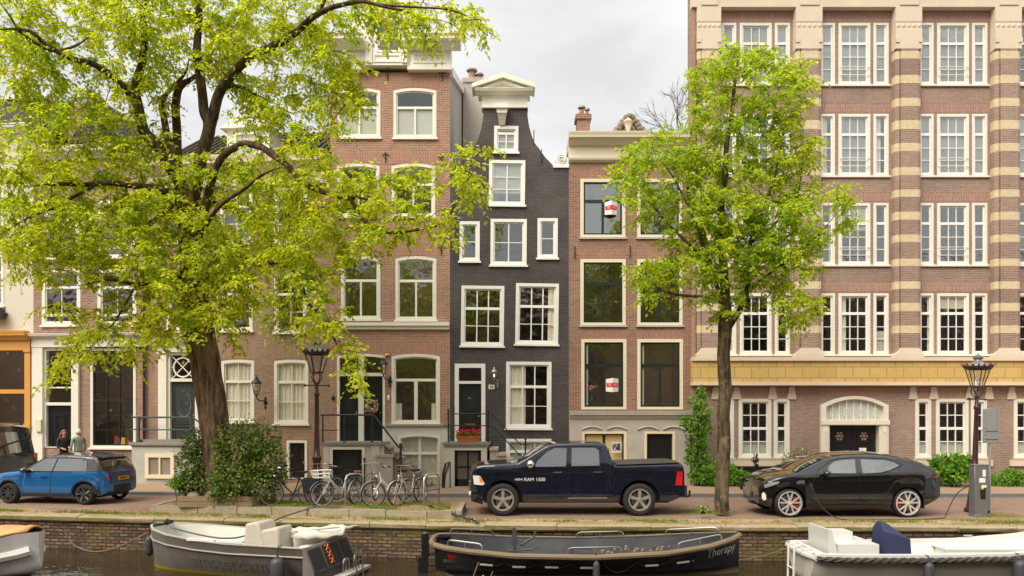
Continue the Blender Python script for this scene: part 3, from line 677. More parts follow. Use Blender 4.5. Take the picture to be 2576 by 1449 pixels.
x0, x1, z0, z1 = h.rect(437, 972, 484, 1062); q = MB(); q.lathe([(.0,.075),(.25,.08),(.29,.06),(.3,.085)], ((x0+x1)/2, 0, 0), 20, axis='y')
for i, v in enumerate(q.v): q.v[i] = (v[0], v[1], (z0+z1)/2 + v[2]*1.75)
h.part(q, 'oval_panel', GLASSD, d_)
q = MB()
for (a, c) in ((402, 422), (499, 512)):
    x0, x1, z0, z1 = h.rect(a, 872, c, 1112); q.box(x0, x1, -.12, 0, z0, z1); q.box(x0-.04, x1+.04, -.16, 0, z1-.28, z1-.2)
x0, x1, z0, z1 = h.rect(400, 868, 512, 886); q.box(x0, x1, -.14, 0, z0, z1); extr(q, cornice_prof(z1, z1+.2, .2, -.14), x0-.1, x1+.1); h.part(q, 'door_surround', WHITE)
h.frame(722, 1108, 773, 1204, .09, WHITE); h.door(728, 1114, 768, 1204, BLACKP, panels=((.15, .48, .05, .6), (.54, .86, .05, .6), (.15, .86, .68, .74), (.15, .86, .8, .93)))
h.wall(B3, B3, h.z(430), depth=9, pts=h.z(500))
q = MB(); z0, z1 = h.z(430, 820), h.z(392, 820); q.box(-.02, h.w-.05, -.12, .3, h.z(462, 820), z0); extr(q, cornice_prof(z0, z1, .45, -.12), -.05, h.w-.1); q.box(0, h.w-.1, -.1, .5, z0, z1-.02); h.part(q, 'cornice', IVORY)
q = MB(); zt3 = h.z(275); q.add([(0,.3,z1-.1),(h.w-.1,.3,z1-.1),(h.w-.1,4.5,zt3+.7),(0,4.5,zt3+.7),(0,9,z1-.1),(h.w-.1,9,z1-.1)], [(0,1,2,3),(3,2,5,4),(0,3,4),(1,5,2)], 0)
for k in range(28):
    xx = h.w*k/28; q.tube([(xx, .28, z1-.07), (xx, 4.5, zt3+.73)], .055, 5)
h.part(q, 'roof', ROOFT)
dw = h.rect(548, 300, 640, 384); q = MB(); q.box(dw[0]-.15, dw[1]+.15, 1.0, 3.5, dw[2]-.4, dw[3]); q.prism([(dw[0]-.35, dw[3]), (dw[1]+.35, dw[3]), ((dw[0]+dw[1])/2, dw[3]+.75)], .8, 3.8); h.part(q, 'dormer', WHITE)
w = h.window(560, 310, 628, 384, .08, ((0, 1, 2, 2),), hole=False, gm=GLASSU, sill=0); w.location = (0, .94, 0)

h = House('brick_house', 'rosy brick house with white shopfront pilasters and a tall dark window', 84, 372, ANG)
for (a, b, c, d, gm) in ((106, 677, 203, 818, GLASSD), (246, 677, 344, 818, GLASSD), (113, 505, 200, 650, GLASS), (248, 505, 340, 650, GLASS)):
    h.window(a, b, c, d, .13, ((0, .3, 2, 1), (.3, .85, 2, 1), (.85, 1, 1, 1)), gm=gm)
f = h.frame(110, 874, 196, 1126, .12, WHITE, rails=((1016, .12), (975, .06)))
h.pane(118, 882, 183, 968, GLASSD, parent=f); h.pane(118, 979, 183, 1010, GLASSD, parent=f, name='oval_light')
h.door(118, 1021, 184, 1126, BLACKP, panels=((.15, .85, .06, .12), (.3, .7, .22, .6), (.15, .85, .68, .95)))
w = h.window(228, 876, 342, 1126, .10, ((0, .22, 3, 1), (.22, .52, 3, 1), (.52, 1, 3, 3)), cm=WHITE, sm=DKGREEN, gm=GLASSD, mw=.03, sill=.08)
x0, x1, z0, z1 = h.rect(244, 1085, 330, 1118)
q = MB()
for (u_, c_, hh) in ((.42, 0, .3), (.5, 1, .22), (.62, 2, .26), (.78, 0, .16)): q.hexa([(x0+(x1-x0)*u_-.09,.3,z0-.1),(x0+(x1-x0)*u_+.09,.3,z0-.1),(x0+(x1-x0)*u_+.09,.42,z0-.1),(x0+(x1-x0)*u_-.09,.42,z0-.1),(x0+(x1-x0)*u_-.06,.3,z0+hh),(x0+(x1-x0)*u_+.08,.3,z0+hh*.8),(x0+(x1-x0)*u_+.08,.42,z0+hh*.8),(x0+(x1-x0)*u_-.06,.42,z0+hh)], c_)
h.part(q, 'window_display', [mat('red_paper', (.6,.05,.05)), mat('blue_paper', (.1,.15,.5)), mat('yellow_paper', (.8,.55,.05))], w)
q = MB()
for (a, c) in ((84, 112), (183, 202)):
    x0, x1, z0, z1 = h.rect(a, 868, c, 1215); q.box(x0+.02, x1, -.12, 0, 0, z1)
x0, x1, z0, z1 = h.rect(84, 850, 371, 873); q.box(.02, x1, -.14, 0, z0, z1); extr(q, cornice_prof(z1, z1+.16, .22, -.14), .0, x1); h.part(q, 'shopfront', WHITE)
q = MB(); x0, x1, z0, z1 = h.rect(98, 1055, 112, 1085); q.box(x0, x1, -.2, -.11, z0, z1); h.part(q, 'meter_box', IVORY)
h.wall(B2, B2, h.z(400), depth=9, pts=h.z(480))
q = MB(); z0, z1 = h.z(400), h.z(372); extr(q, cornice_prof(z0, z1, .4), 0, h.w); q.box(0, h.w, 0, .5, z0, z1-.02); h.part(q, 'cornice', WHITE)
q = MB(); q.prism([(h.u(140), h.z(374)), (h.u(330), h.z(374)), (h.u(235), h.z(240))], .3, 8); h.part(q, 'roof', ROOFT)
q = MB(); x0, x1, z0, z1 = h.rect(150, 245, 240, 374); q.box(x0, x1, .5, 1.2, z0, z1); h.part(q, 'chimney', B2)
q = MB(); xx = h.u(366); q.tube([(xx, -.09, 0), (xx, -.09, h.z(372))], .05, 7); h.part(q, 'drainpipe', BLACKP)

h = House('plaster_house', 'cream plaster house with orange shopfront and slate mansard roof', -420, 84, ANG)
f = h.frame(-40, 880, 70, 1120, .06, ORANGE, rails=((985, .16),), bottom=True)
h.pane(-36, 886, 66, 978, GLASSD, parent=f); h.pane(-36, 992, 66, 1116, GLASSD, parent=f)
f = h.frame(-170, 880, -60, 1120, .06, ORANGE, rails=((985, .16),), bottom=True); h.pane(-166, 886, -64, 978, GLASSD, parent=f); h.pane(-166, 992, -64, 1116, GLASSD, parent=f)
for (a, c) in ((-60, 10), (-180, -100), (-300, -220)):
    for (b, d) in ((640, 770), (450, 580)): h.window(a, b, c, d, .1, sw6)
q = MB()
for (a, c) in ((69, 83), (-58, -42), (-190, -172)):
    x0, x1, z0, z1 = h.rect(a, 880, c, 1215); x1 = min(x1, h.w-.01); q.box(x0, x1, -.16, 0, 0, z1)
    q.box(x0-.03, min(x1+.03, h.w-.005), -.2, 0, z1-.1, z1); q.box(x0-.03, min(x1+.03, h.w-.005), -.2, 0, h.z(1078, 70), h.z(1066, 70))
z0, z1 = h.z(882, 60), h.z(838, 60); q.box(0, h.w-.01, -.18, 0, z0, z1); extr(q, cornice_prof(z1-.3, z1+.05, .3, -.18), 0, h.w-.01); h.part(q, 'shopfront', ORANGE)
q = MB(); x0, x1, z0, z1 = h.rect(2, 780, 19, 804); q.box(x0-.4, x1, -.45, -.1, z0, z1); q.box(x0-.4, x1, -.1, 0, z0+.12, z1-.12); h.part(q, 'shop_lamp', BLACKP)
h.wall(PLASTER, PLASTER, h.z(335, 60), depth=9, pts=h.z(450))
q = MB(); z0, z1 = h.z(335, 60), h.z(318, 60); extr(q, cornice_prof(z0, z1, .4), 0, h.w); q.box(0, h.w, 0, .6, z0, z1-.02); h.part(q, 'cornice', WHITE2)
q = MB(); zt1 = h.z(205, 60); q.add([(0,.4,z1-.05),(h.w+.6,.4,z1-.05),(h.w-.7,1.6,zt1),(0,1.6,zt1),(0,8,z1),(h.w+.6,8,z1),(h.w-.7,6.8,zt1),(0,6.8,zt1)], [(0,1,2,3),(4,5,6,7),(3,2,6,7),(1,5,6,2),(0,3,7,4)], 0)
rf = h.part(q, 'roof', SLATE); q = MB(); q.box(0, h.w-.6, 1.45, 7, zt1, zt1+.16); h.part(q, 'roof_edge', WHITE2, rf)
# ------------------------------------------------------------------ ground, quay and water
def Yq(X): return 18.55 + (0.146*(-X) if X < -1 else (0.146*(1-X)**2/8 if X < 1 else 0) if X < 1 else -.022*(X-1))   # front edge of the quay
def Yq(X):
    if X > 1.5: return 18.5 - .022*(X-1.5)
    if X < -1.5: return 18.5 + .146*(-X-1.5) + .1095
    t = (1.5-X)/3; return 18.5 + .219*t*t
def Fy(X): return 28.0 if X > JX else 28.0 + math.tan(ANG)*(JX-X)
XS = [-70, -45] + list(np.arange(-30, 32.1, 1.0)) + [45, 70]
def strip(name, f0, f1, z, m, xs=XS, k='structure', nv=1):
    q = MB(); n = len(xs); vs = []
    for X in xs:
        for j in range(nv+1): vs.append((X, f0(X)+(f1(X)-f0(X))*j/nv, z))
    w = nv+1; q.add(vs, [(i*w+j, (i+1)*w+j, (i+1)*w+j+1, i*w+j+1) for i in range(n-1) for j in range(nv)])
    return kind(q.build(name, m), k)
PAVE = brick('street_clinker', (.40,.255,.185), (.31,.20,.15), (.28,.22,.17), bw=.2, bh=.1, ms=.008, bump=.4, soot=.35, sootc=(.17,.12,.08), big=.8)
WALKB = brick('pavement_brick', (.52,.36,.24), (.44,.30,.205), (.36,.28,.2), bw=.2, bh=.1, ms=.008, bump=.35, soot=.25, sootc=(.24,.17,.11), big=.6)
KERBM = mat('kerb_stone', (.17,.165,.165), .8, var=.2, vs=4, bump=.2)
def quaymat():
    t = NT('quay_brick'); U = t.uv(); P = t.pos()
    b = t.n('ShaderNodeTexBrick', Scale=1.0); t.l(U, b.inputs['Vector'])
    b.inputs['Color1'].default_value = (.33,.20,.12,1); b.inputs['Color2'].default_value = (.12,.075,.05,1); b.inputs['Mortar'].default_value = (.045,.035,.025,1)
    b.inputs['Mortar Size'].default_value = .018; b.inputs['Brick Width'].default_value = .25; b.inputs['Row Height'].default_value = .088
    col = t.mix(t.ramp(t.noise(P, 5, 6, .7), [(.47, (0,0,0)), (.7, (1,1,1))]), b.outputs['Color'], (.10,.07,.045))
    col = t.mix(t.ramp(t.noise(P, 14, 4, .7), [(.63, (0,0,0)), (.7, (1,1,1))]), col, (.45,.36,.25))
    col = t.mix(t.math('MULTIPLY', t.ramp(t.noise(P, 1.6, 6, .7), [(.52, (0,0,0)), (.62, (1,1,1))]), .75), col, (.15,.13,.03))
    h = t.math('ADD', t.math('MULTIPLY', b.outputs['Fac'], -1.0), t.math('MULTIPLY', t.noise(P, 18, 4, .7), 1.4))
    t.bsdf(col, .85, 0, t.bump(h, .9, .03), .3); return t.mat
def mossstone(name, c, green=.85, lo=.33):
    t = NT(name); P = t.pos()
    col = t.mix(t.noise(P, 6, 6, .7), sc(c, .7), sc(c, 1.2))
    N = t.n('ShaderNodeSeparateXYZ'); g = t.n('ShaderNodeNewGeometry'); t.l(g.outputs['Normal'], N.inputs[0])
    front = t.math('MAXIMUM', t.math('MULTIPLY', N.outputs['Y'], -1.0), .25)
    mo = t.math('MULTIPLY', t.ramp(t.noise(P, 2.2, 6, .7, (.35, 1, 1)), [(lo, (0,0,0)), (lo+.2, (1,1,1))]), front)
    col = t.mix(t.math('MULTIPLY', mo, green), col, (.13,.125,.012))
    t.bsdf(col, .85, 0, t.bump(t.noise(P, 20, 4, .7), .5, .02), .3); return t.mat
COPE = mossstone('coping_stone', (.40,.31,.22))
EDGE = mossstone('edging_stone', (.38,.32,.24), .6, .5)
def soilmat(name, a, b, g, gl=.55):
    t = NT(name); P = t.pos()
    col = t.mix(t.noise(P, 7, 6, .75), a, b)
    col = t.mix(t.ramp(t.noise(P, 3, 6, .75), [(gl, (0,0,0)), (gl+.12, (1,1,1))]), col, g)
    col = t.mix(t.ramp(t.noise(P, 26, 3, .8), [(.62, (0,0,0)), (.68, (1,1,1))]), col, (.50,.36,.12))   # fallen seeds
    t.bsdf(col, .95, 0, t.bump(t.noise(P, 30, 4, .7), .7, .03), .2); return t.mat
SOIL = soilmat('verge_soil', (.24,.16,.10), (.36,.26,.16), (.28,.27,.05))
GRAVEL = soilmat('quay_edge_soil', (.36,.25,.15), (.50,.37,.23), (.42,.36,.07), .54)
strip('street', lambda X: Yq(X)+.40, lambda X: 90, 0.0, PAVE)
strip('quay_edge_soil', lambda X: Yq(X)+.45, lambda X: Yq(X)+1.0+.12*math.sin(X*2.1)+.08*math.sin(X*5.3), .004, GRAVEL)
def Kf(X): return Fy(X)-3.55
q = MB(); vs = []
for X in XS: vs += [(X, Kf(X), -.05), (X, Kf(X), .1), (X, Kf(X)+.2, .1), (X, Kf(X)+.2, -.05)]
q.add(vs, [(i*4+j, (i+1)*4+j, (i+1)*4+j+1, i*4+j+1) for i in range(len(XS)-1) for j in range(3)]); kind(q.build('kerb', KERBM), 'structure')
strip('gutter', lambda X: Kf(X)-.22, lambda X: Kf(X)-.002, .004, KERBM)
strip('pavement', lambda X: Kf(X)+.2, lambda X: Fy(X)+.6, .098, WALKB)
# quay wall with its coping
w = thing('quay_wall', 'old mossy brick quay wall with worn stone coping along the canal', 'quay wall', (0, 18.5, 0))
q = MB(); vs = []
for X in XS: vs += [(X, Yq(X)+.05-18.5, -3), (X, Yq(X)+.05-18.5, -.13), (X, Yq(X)+.6-18.5, -.13)]
q.add(vs, [(i*3+j, (i+1)*3+j, (i+1)*3+j+1, i*3+j+1) for i in range(len(XS)-1) for j in range(2)]); q.build('wall_face', quaymat(), w)
q = MB(); X = -30.0
while X < 32:
    L_ = rng.uniform(1.3, 2.3); a, b = X, X+L_-.015; dz = rng.uniform(-.015, .012); dy = rng.uniform(-.02, .02)
    n = 4; vs = []
    for i in range(n+1):
        x = a+(b-a)*i/n; y = Yq(x)-18.5+dy; vs += [(x,y+.02,-.17),(x,y-.03+.012*math.sin(x*7),-.12),(x,y-.03+.01*math.sin(x*5),-.035+dz),(x,y+.03,.004+dz),(x,y+.44,.004+dz),(x,y+.44,-.17)]
    q.add(vs, [(i*6+j, (i+1)*6+j, (i+1)*6+(j+1) % 6, i*6+(j+1) % 6) for i in range(n) for j in range(6)] + [tuple(range(6)), tuple(n*6+j for j in range(5, -1, -1))], 0)
    X += L_
q.build('coping', COPE, w)
# raised planting verge round the big tree
vx0, vx1 = -9.75, -1.45
def Va(X): return Yq(X)+.82
def Vb(X): return Yq(X)+2.75
xs = list(np.linspace(vx0, vx1, 18))
strip('planting_verge', lambda X: Va(X)+.1, Vb, .19, SOIL, xs, 'structure', 3)
q = MB(); X = vx0
eg = thing('verge_edging', 'weathered stone edging round the raised verge with the bicycles', 'edging', (vx0, Yq(vx0), 0))
def eb(p, r, t0=.14, zz=.21): # one edging stone between two ground points
    d = (r-p).normalized(); nrm = Vector((-d.y, d.x, 0))*t0; o_ = Vector((vx0, Yq(vx0), 0)); p = p-o_; r = r-o_
    q.hexa([p-Vector((0,0,.1)), r-Vector((0,0,.1)), r+nrm-Vector((0,0,.1)), p+nrm-Vector((0,0,.1)), p+Vector((0,0,zz)), r+Vector((0,0,zz)), r+nrm+Vector((0,0,zz)), p+nrm+Vector((0,0,zz))])
while X < vx1-.1:
    b = min(X+rng.uniform(.9, 1.4), vx1); eb(Vector((X, Va(X), 0)), Vector((b-.02, Va(b), 0)), zz=.2+rng.uniform(-.02, .03)); X = b
for (x_, sgn) in ((vx0, 1), (vx1, 1)): 
    a_, b_ = Vector((x_+(.14 if x_ > -5 else 0), Va(x_), 0)), Vector((x_+(.14 if x_ > -5 else 0), Vb(x_), 0)); eb(a_, (a_+b_)/2-Vector((0,.01,0))); eb((a_+b_)/2, b_)
q.build('edging_stone', EDGE, eg)
# water
t = NT('canal_water'); P = t.pos()
nn = t.math('ADD', t.noise(P, 1.6, 3, .5, (1, 2.2, 1)), t.math('MULTIPLY', t.noise(P, 9, 2, .5, (1, 2., 1)), .22))
t.bsdf((.030,.022,.010), .04, 0, t.bump(nn, .2, .12), .6); WATER = t.mat
q = MB(); q.add([(-70,1.0,-.88),(70,1.0,-.88),(70,30,-.88),(-70,30,-.88)], [(0,1,2,3)]); kind(q.build('canal_water', WATER), 'structure')
q = MB(); q.add([(-70,1.0,-3),(70,1.0,-3),(70,1.0,0),(-70,1.0,0),(70,-60,0),(-70,-60,0)], [(0,1,2,3),(3,2,4,5)]); kind(q.build('opposite_street', PAVE), 'structure')

# ------------------------------------------------------------------ stoops and railings
PALE = mat('painted_plinth', (.60,.57,.50), .7, var=.08, vs=2, dirt=.3, dirtc=(.4,.36,.3))
BLUEST = mat('blue_stone', (.27,.25,.22), .75, var=.2, vs=3, bump=.2, dirt=.35, dirtc=(.16,.14,.11))
def F(px, py, Y): return (wx(px, Y), Y, wz(py, Y))
# black house
Y0 = 26.85
st = thing('stoop', 'small stone stoop with steps descending right before the black gable house', 'stoop', (wx(1175, 28), 28, 0)); base = st.location
def lb(q, x0, x1, y0, y1, z0, z1, mi=0): q.box(x0-base.x, x1-base.x, y0-base.y, y1-base.y, z0, z1, mi)
zt = wz(1113, Y0); xa, xb = wx(1112, Y0), wx(1232, Y0); ya, yb = wx(1143, Y0), wx(1210, Y0)
q = MB(); lb(q, xa+.08, ya, Y0+.05, 27.97, .05, zt-.18); lb(q, yb, xb-.1, Y0+.05, 27.97, .05, zt-.18); lb(q, ya, yb, Y0+.05, 27.97, wz(1133, Y0), zt-.18); lb(q, ya-.07, yb+.07, Y0+.03, Y0+.06, wz(1133, Y0), wz(1130, Y0)); q.build('stoop_wall', PALE, st)
q = MB(); lb(q, xa, xb, Y0, 27.97, zt-.09, zt); lb(q, xa+.05, xb-.05, Y0+.03, 27.97, zt-.18, zt-.09); q.build('landing_slab', BLUEST, st)
q = MB(); n = 7; rise = (zt-.1)/(n+1)
for i in range(n):
    xs0 = xb + i*.27; lb(q, xs0-.02, xs0+.30, Y0+.02, 27.97, zt-rise*(i+1)-.09, zt-rise*(i+1)); lb(q, xs0-.0, xs0+.27, Y0+.08, 27.97, .05, zt-rise*(i+1)-.09)
q.build('stone_steps', mat('step_stone', (.45,.39,.31), .8, var=.15, dirt=.3), st)
q = MB(); lb(q, ya, yb, Y0+.2, Y0+.26, .1, wz(1134, Y0)); lb(q, ya+.0, ya+.1, Y0+.17, Y0+.2, .1, wz(1134, Y0)); lb(q, yb-.1, yb, Y0+.17, Y0+.2, .1, wz(1134, Y0)); lb(q, (ya+yb)/2-.03, (ya+yb)/2+.03, Y0+.172, Y0+.2, .1, wz(1134, Y0)); lb(q, ya, yb, Y0+.174, Y0+.2, .75, .81); lb(q, ya, yb, Y0+.17, Y0+.2, .1, .35)
d_ = q.build('cellar_door', BLACKP, st)
q = MB(); lb(q, ya+.1, yb-.1, Y0+.185, Y0+.19, .35, wz(1138, Y0)); q.build('frosted_pane', mat('grey_door_glass', (.13,.12,.10), .3, var=.2), d_)
q = MB(); bl = base
def pt(px, py, Y): v = at(px, py, Y); return (v.x-bl.x, v.y-bl.y, v.z)
Yr = Y0+.08
for px in (1128, 1228):
    q.tube([pt(px, 1113, Yr), pt(px, 1034, Yr)], .028, 7); q.ball(pt(px, 1032, Yr), .045)
    for py in (1052, 1066, 1085, 1100): q.ball(pt(px, py, Yr), .04, 6, 4)
q.tube([pt(1124, 1041, Yr), pt(1230, 1041, Yr), pt(1240, 1044, Yr), pt(1252, 1056, Yr), pt(1303, 1112, Yr), pt(1312, 1118, Yr), pt(1330, 1118, Yr)], .02, 6)
q.tube([pt(1114, 1070, Yr), pt(1230, 1071, Yr), pt(1243, 1075, Yr), pt(1258, 1092, Yr), pt(1330, 1170, Yr)], .02, 6)
q.tube([pt(1322, 1105, Yr), pt(1322, 1225, Yr)], .03, 7); q.ball(pt(1322, 1103, Yr), .05)
q.tube([pt(1128, 1041, Yr), (pt(1128, 1041, Yr)[0], -.05, pt(1128, 1041, Yr)[2])], .018, 6)
q.build('railing', IRON, st)
# tall brown house
Y0 = 26.7
st = thing('stoop', 'wide stone stoop with twisted balusters before the double doors', 'stoop', (wx(900, 28), 28, 0)); base = st.location; bl = base
zt = wz(1113, Y0); xa, xb = wx(806, Y0), wx(967, Y0); da, db = wx(836, Y0), wx(910, Y0); zd = wz(1131, Y0)
q = MB(); lb(q, xa+.1, da, Y0+.08, 27.97, .05, zt-.1); lb(q, db, xb-.02, Y0+.08, 27.97, .05, zt-.1); lb(q, da, db, Y0+.08, 27.97, zd, zt-.1)
for (x_, w_) in ((xa+.1, .22), (db+.32, .28)): lb(q, x_, x_+w_, Y0+.03, Y0+.09, .05, zt-.1)
q.build('stoop_wall', PALE, st)
q = MB(); lb(q, xa, xb, Y0, 27.97, zt-.1, zt); q.build('landing_slab', BLUEST, st)
q = MB(); q.ring([(da-base.x-.09, .05), (db-base.x+.09, .05), (db-base.x+.09, zd+.09), (da-base.x-.09, zd+.09)], [(da-base.x, .051), (db-base.x, .051), (db-base.x, zd), (da-base.x, zd)], Y0+.03-base.y, Y0+.2-base.y); q.build('door_frame', WHITE, st)
q = MB(); lb(q, da, db, Y0+.2, Y0+.26, .06, zd); x_ = da-base.x; q.ring(outline(x_+.15, x_+db-da-.15, .3, zd-.15), outline(x_+.2, x_+db-da-.2, .35, zd-.2), Y0+.17-base.y, Y0+.2-base.y); q.build('cellar_door', mat('charcoal_door', (.03,.032,.033), .35), st)
q = MB(); n = 8; rise = (zt-.1)/(n+1); sx1 = wx(1012, Y0)
for i in range(n):
    xs0 = xb + i*.2; lb(q, xs0-.02, xs0+.24, Y0+.1-.03*i, 27.6, zt-rise*(i+1)-.07, zt-rise*(i+1)); lb(q, xs0, xs0+.2, Y0+.16-.03*i, 27.6, .05, zt-rise*(i+1)-.07)
q.build('stone_steps', mat('worn_step_stone', (.36,.31,.26), .85, var=.2, dirt=.4), st)
q = MB(); lb(q, xb-.25, xb+.3, Y0-.05, Y0+.1, .05, zt-.45); lb(q, xb-.3, xb+.35, Y0-.08, Y0+.12, zt-.52, zt-.42); q.build('stair_cheek', STONE, st)
q = MB(); Yr = Y0+.08
q.tube([pt(806, 1044, Yr), pt(935, 1044, Yr), pt(942, 1046, Yr), pt(1003, 1126, Yr-.1), pt(1014, 1126, Yr-.1)], .035, 6)
q.tube([pt(806, 1082, Yr), pt(850, 1082, Yr)], .018, 6); q.tube([pt(812, 1044, Yr), pt(812, 1113, Yr)], .03, 7)
q.tube([pt(958, 1108, Yr), pt(1003, 1165, Yr-.1)], .02, 6)
q.tube([pt(1008, 1122, Yr-.1), pt(1008, 1218, Yr-.1)], .045, 8); q.ball(pt(1008, 1119, Yr-.1), .07); q.ball(pt(1008, 1210, Yr-.1), .08)
for px in (866, 936):
    for k in range(12):
        p = pt(px, 1052+k*5, Yr); q.ball((p[0]+.012*(-1)**k, p[1], p[2]), (.028, .028, .042), 6, 4)
    q.ball(pt(px, 1112, Yr), .06); q.tube([pt(px, 1044, Yr), pt(px, 1113, Yr)], .016, 5)
q.build('railing', mat('dark_green_iron', (.03,.042,.042), .35, var=.2), st)
# tan house on the left: platform with two-bar rail
Yl = 28.05
st = thing('stoop', 'long low stone stoop with grey two-bar railing and cellar window', 'stoop', (wx(420, Yl), 29.2, 0), -ANG); base = st.location; bl = base
W0 = 2.68; zt = wz(1113, Yl)
q = MB(); q.box(-1.28, 1.6, -1.12, .05, .05, zt-.1); q.build('stoop_wall', mat('pale_green_plinth', (.46,.47,.42), .7, var=.06, dirt=.2), st)
q = MB(); q.box(-1.36, 1.66, -1.2, .0, zt-.11, zt-.0); q.box(-1.3, 1.6, -1.15, .0, zt-.16, zt-.11); q.box(-1.2, 1.6, -1.0, 0, zt, zt+.1); q.build('landing_slab', BLUEST, st)
q = MB(); x0, x1, z0, z1 = -.72, .42, .28, 1.2; O, I = outline(x0, x1, z0, z1), outline(x0+.14, x1-.14, z0+.14, z1-.14)
q.ring(O, I, -1.2, -1.1); q.box((x0+x1)/2-.03, (x0+x1)/2+.03, -1.19, -1.11, z0+.14, z1-.14); w = q.build('cellar_window', IVORY, st)
q = MB(); q.face_xz(I, -1.13); q.build('pane', mat('curtained_glass', (.27,.24,.2), .25, var=.15, coat=.4), w)
q = MB(); zz = zt+.93
q.tube([(-1.3, -1.1, zz), (1.1, -1.1, zz), (1.6, -1.1, zz-.35)], .035, 7); q.tube([(-1.35, -1.1, zt+.48), (1.5, -1.1, zt+.46)], .025, 6)
for x_ in (-1.02, 1.05): q.tube([(x_, -1.1, zt-.02), (x_, -1.1, zz+.04)], .05, 8); q.lathe([(.09,zt),(.09,zt+.06),(.06,zt+.14)], (x_, -1.1, 0), 8)
q.tube([(-1.3, -1.1, zz), (-1.3, -.05, zz)], .03, 6)
q.build('railing', mat('grey_green_iron', (.06,.07,.068), .4, var=.15), st)
q = MB(); q.box(-1.0, 1.5, -2.1, .05, .09, .34); q.box(-.7, .7, -.8, .05, .34, .46)
o = tag(q.build('door_step', BLUEST, None, loc=(wx(150, 29.0), 29.0, 0), rot=(0, 0, -ANG)), 'two low stone steps below the couple at the rosy house door', 'step')
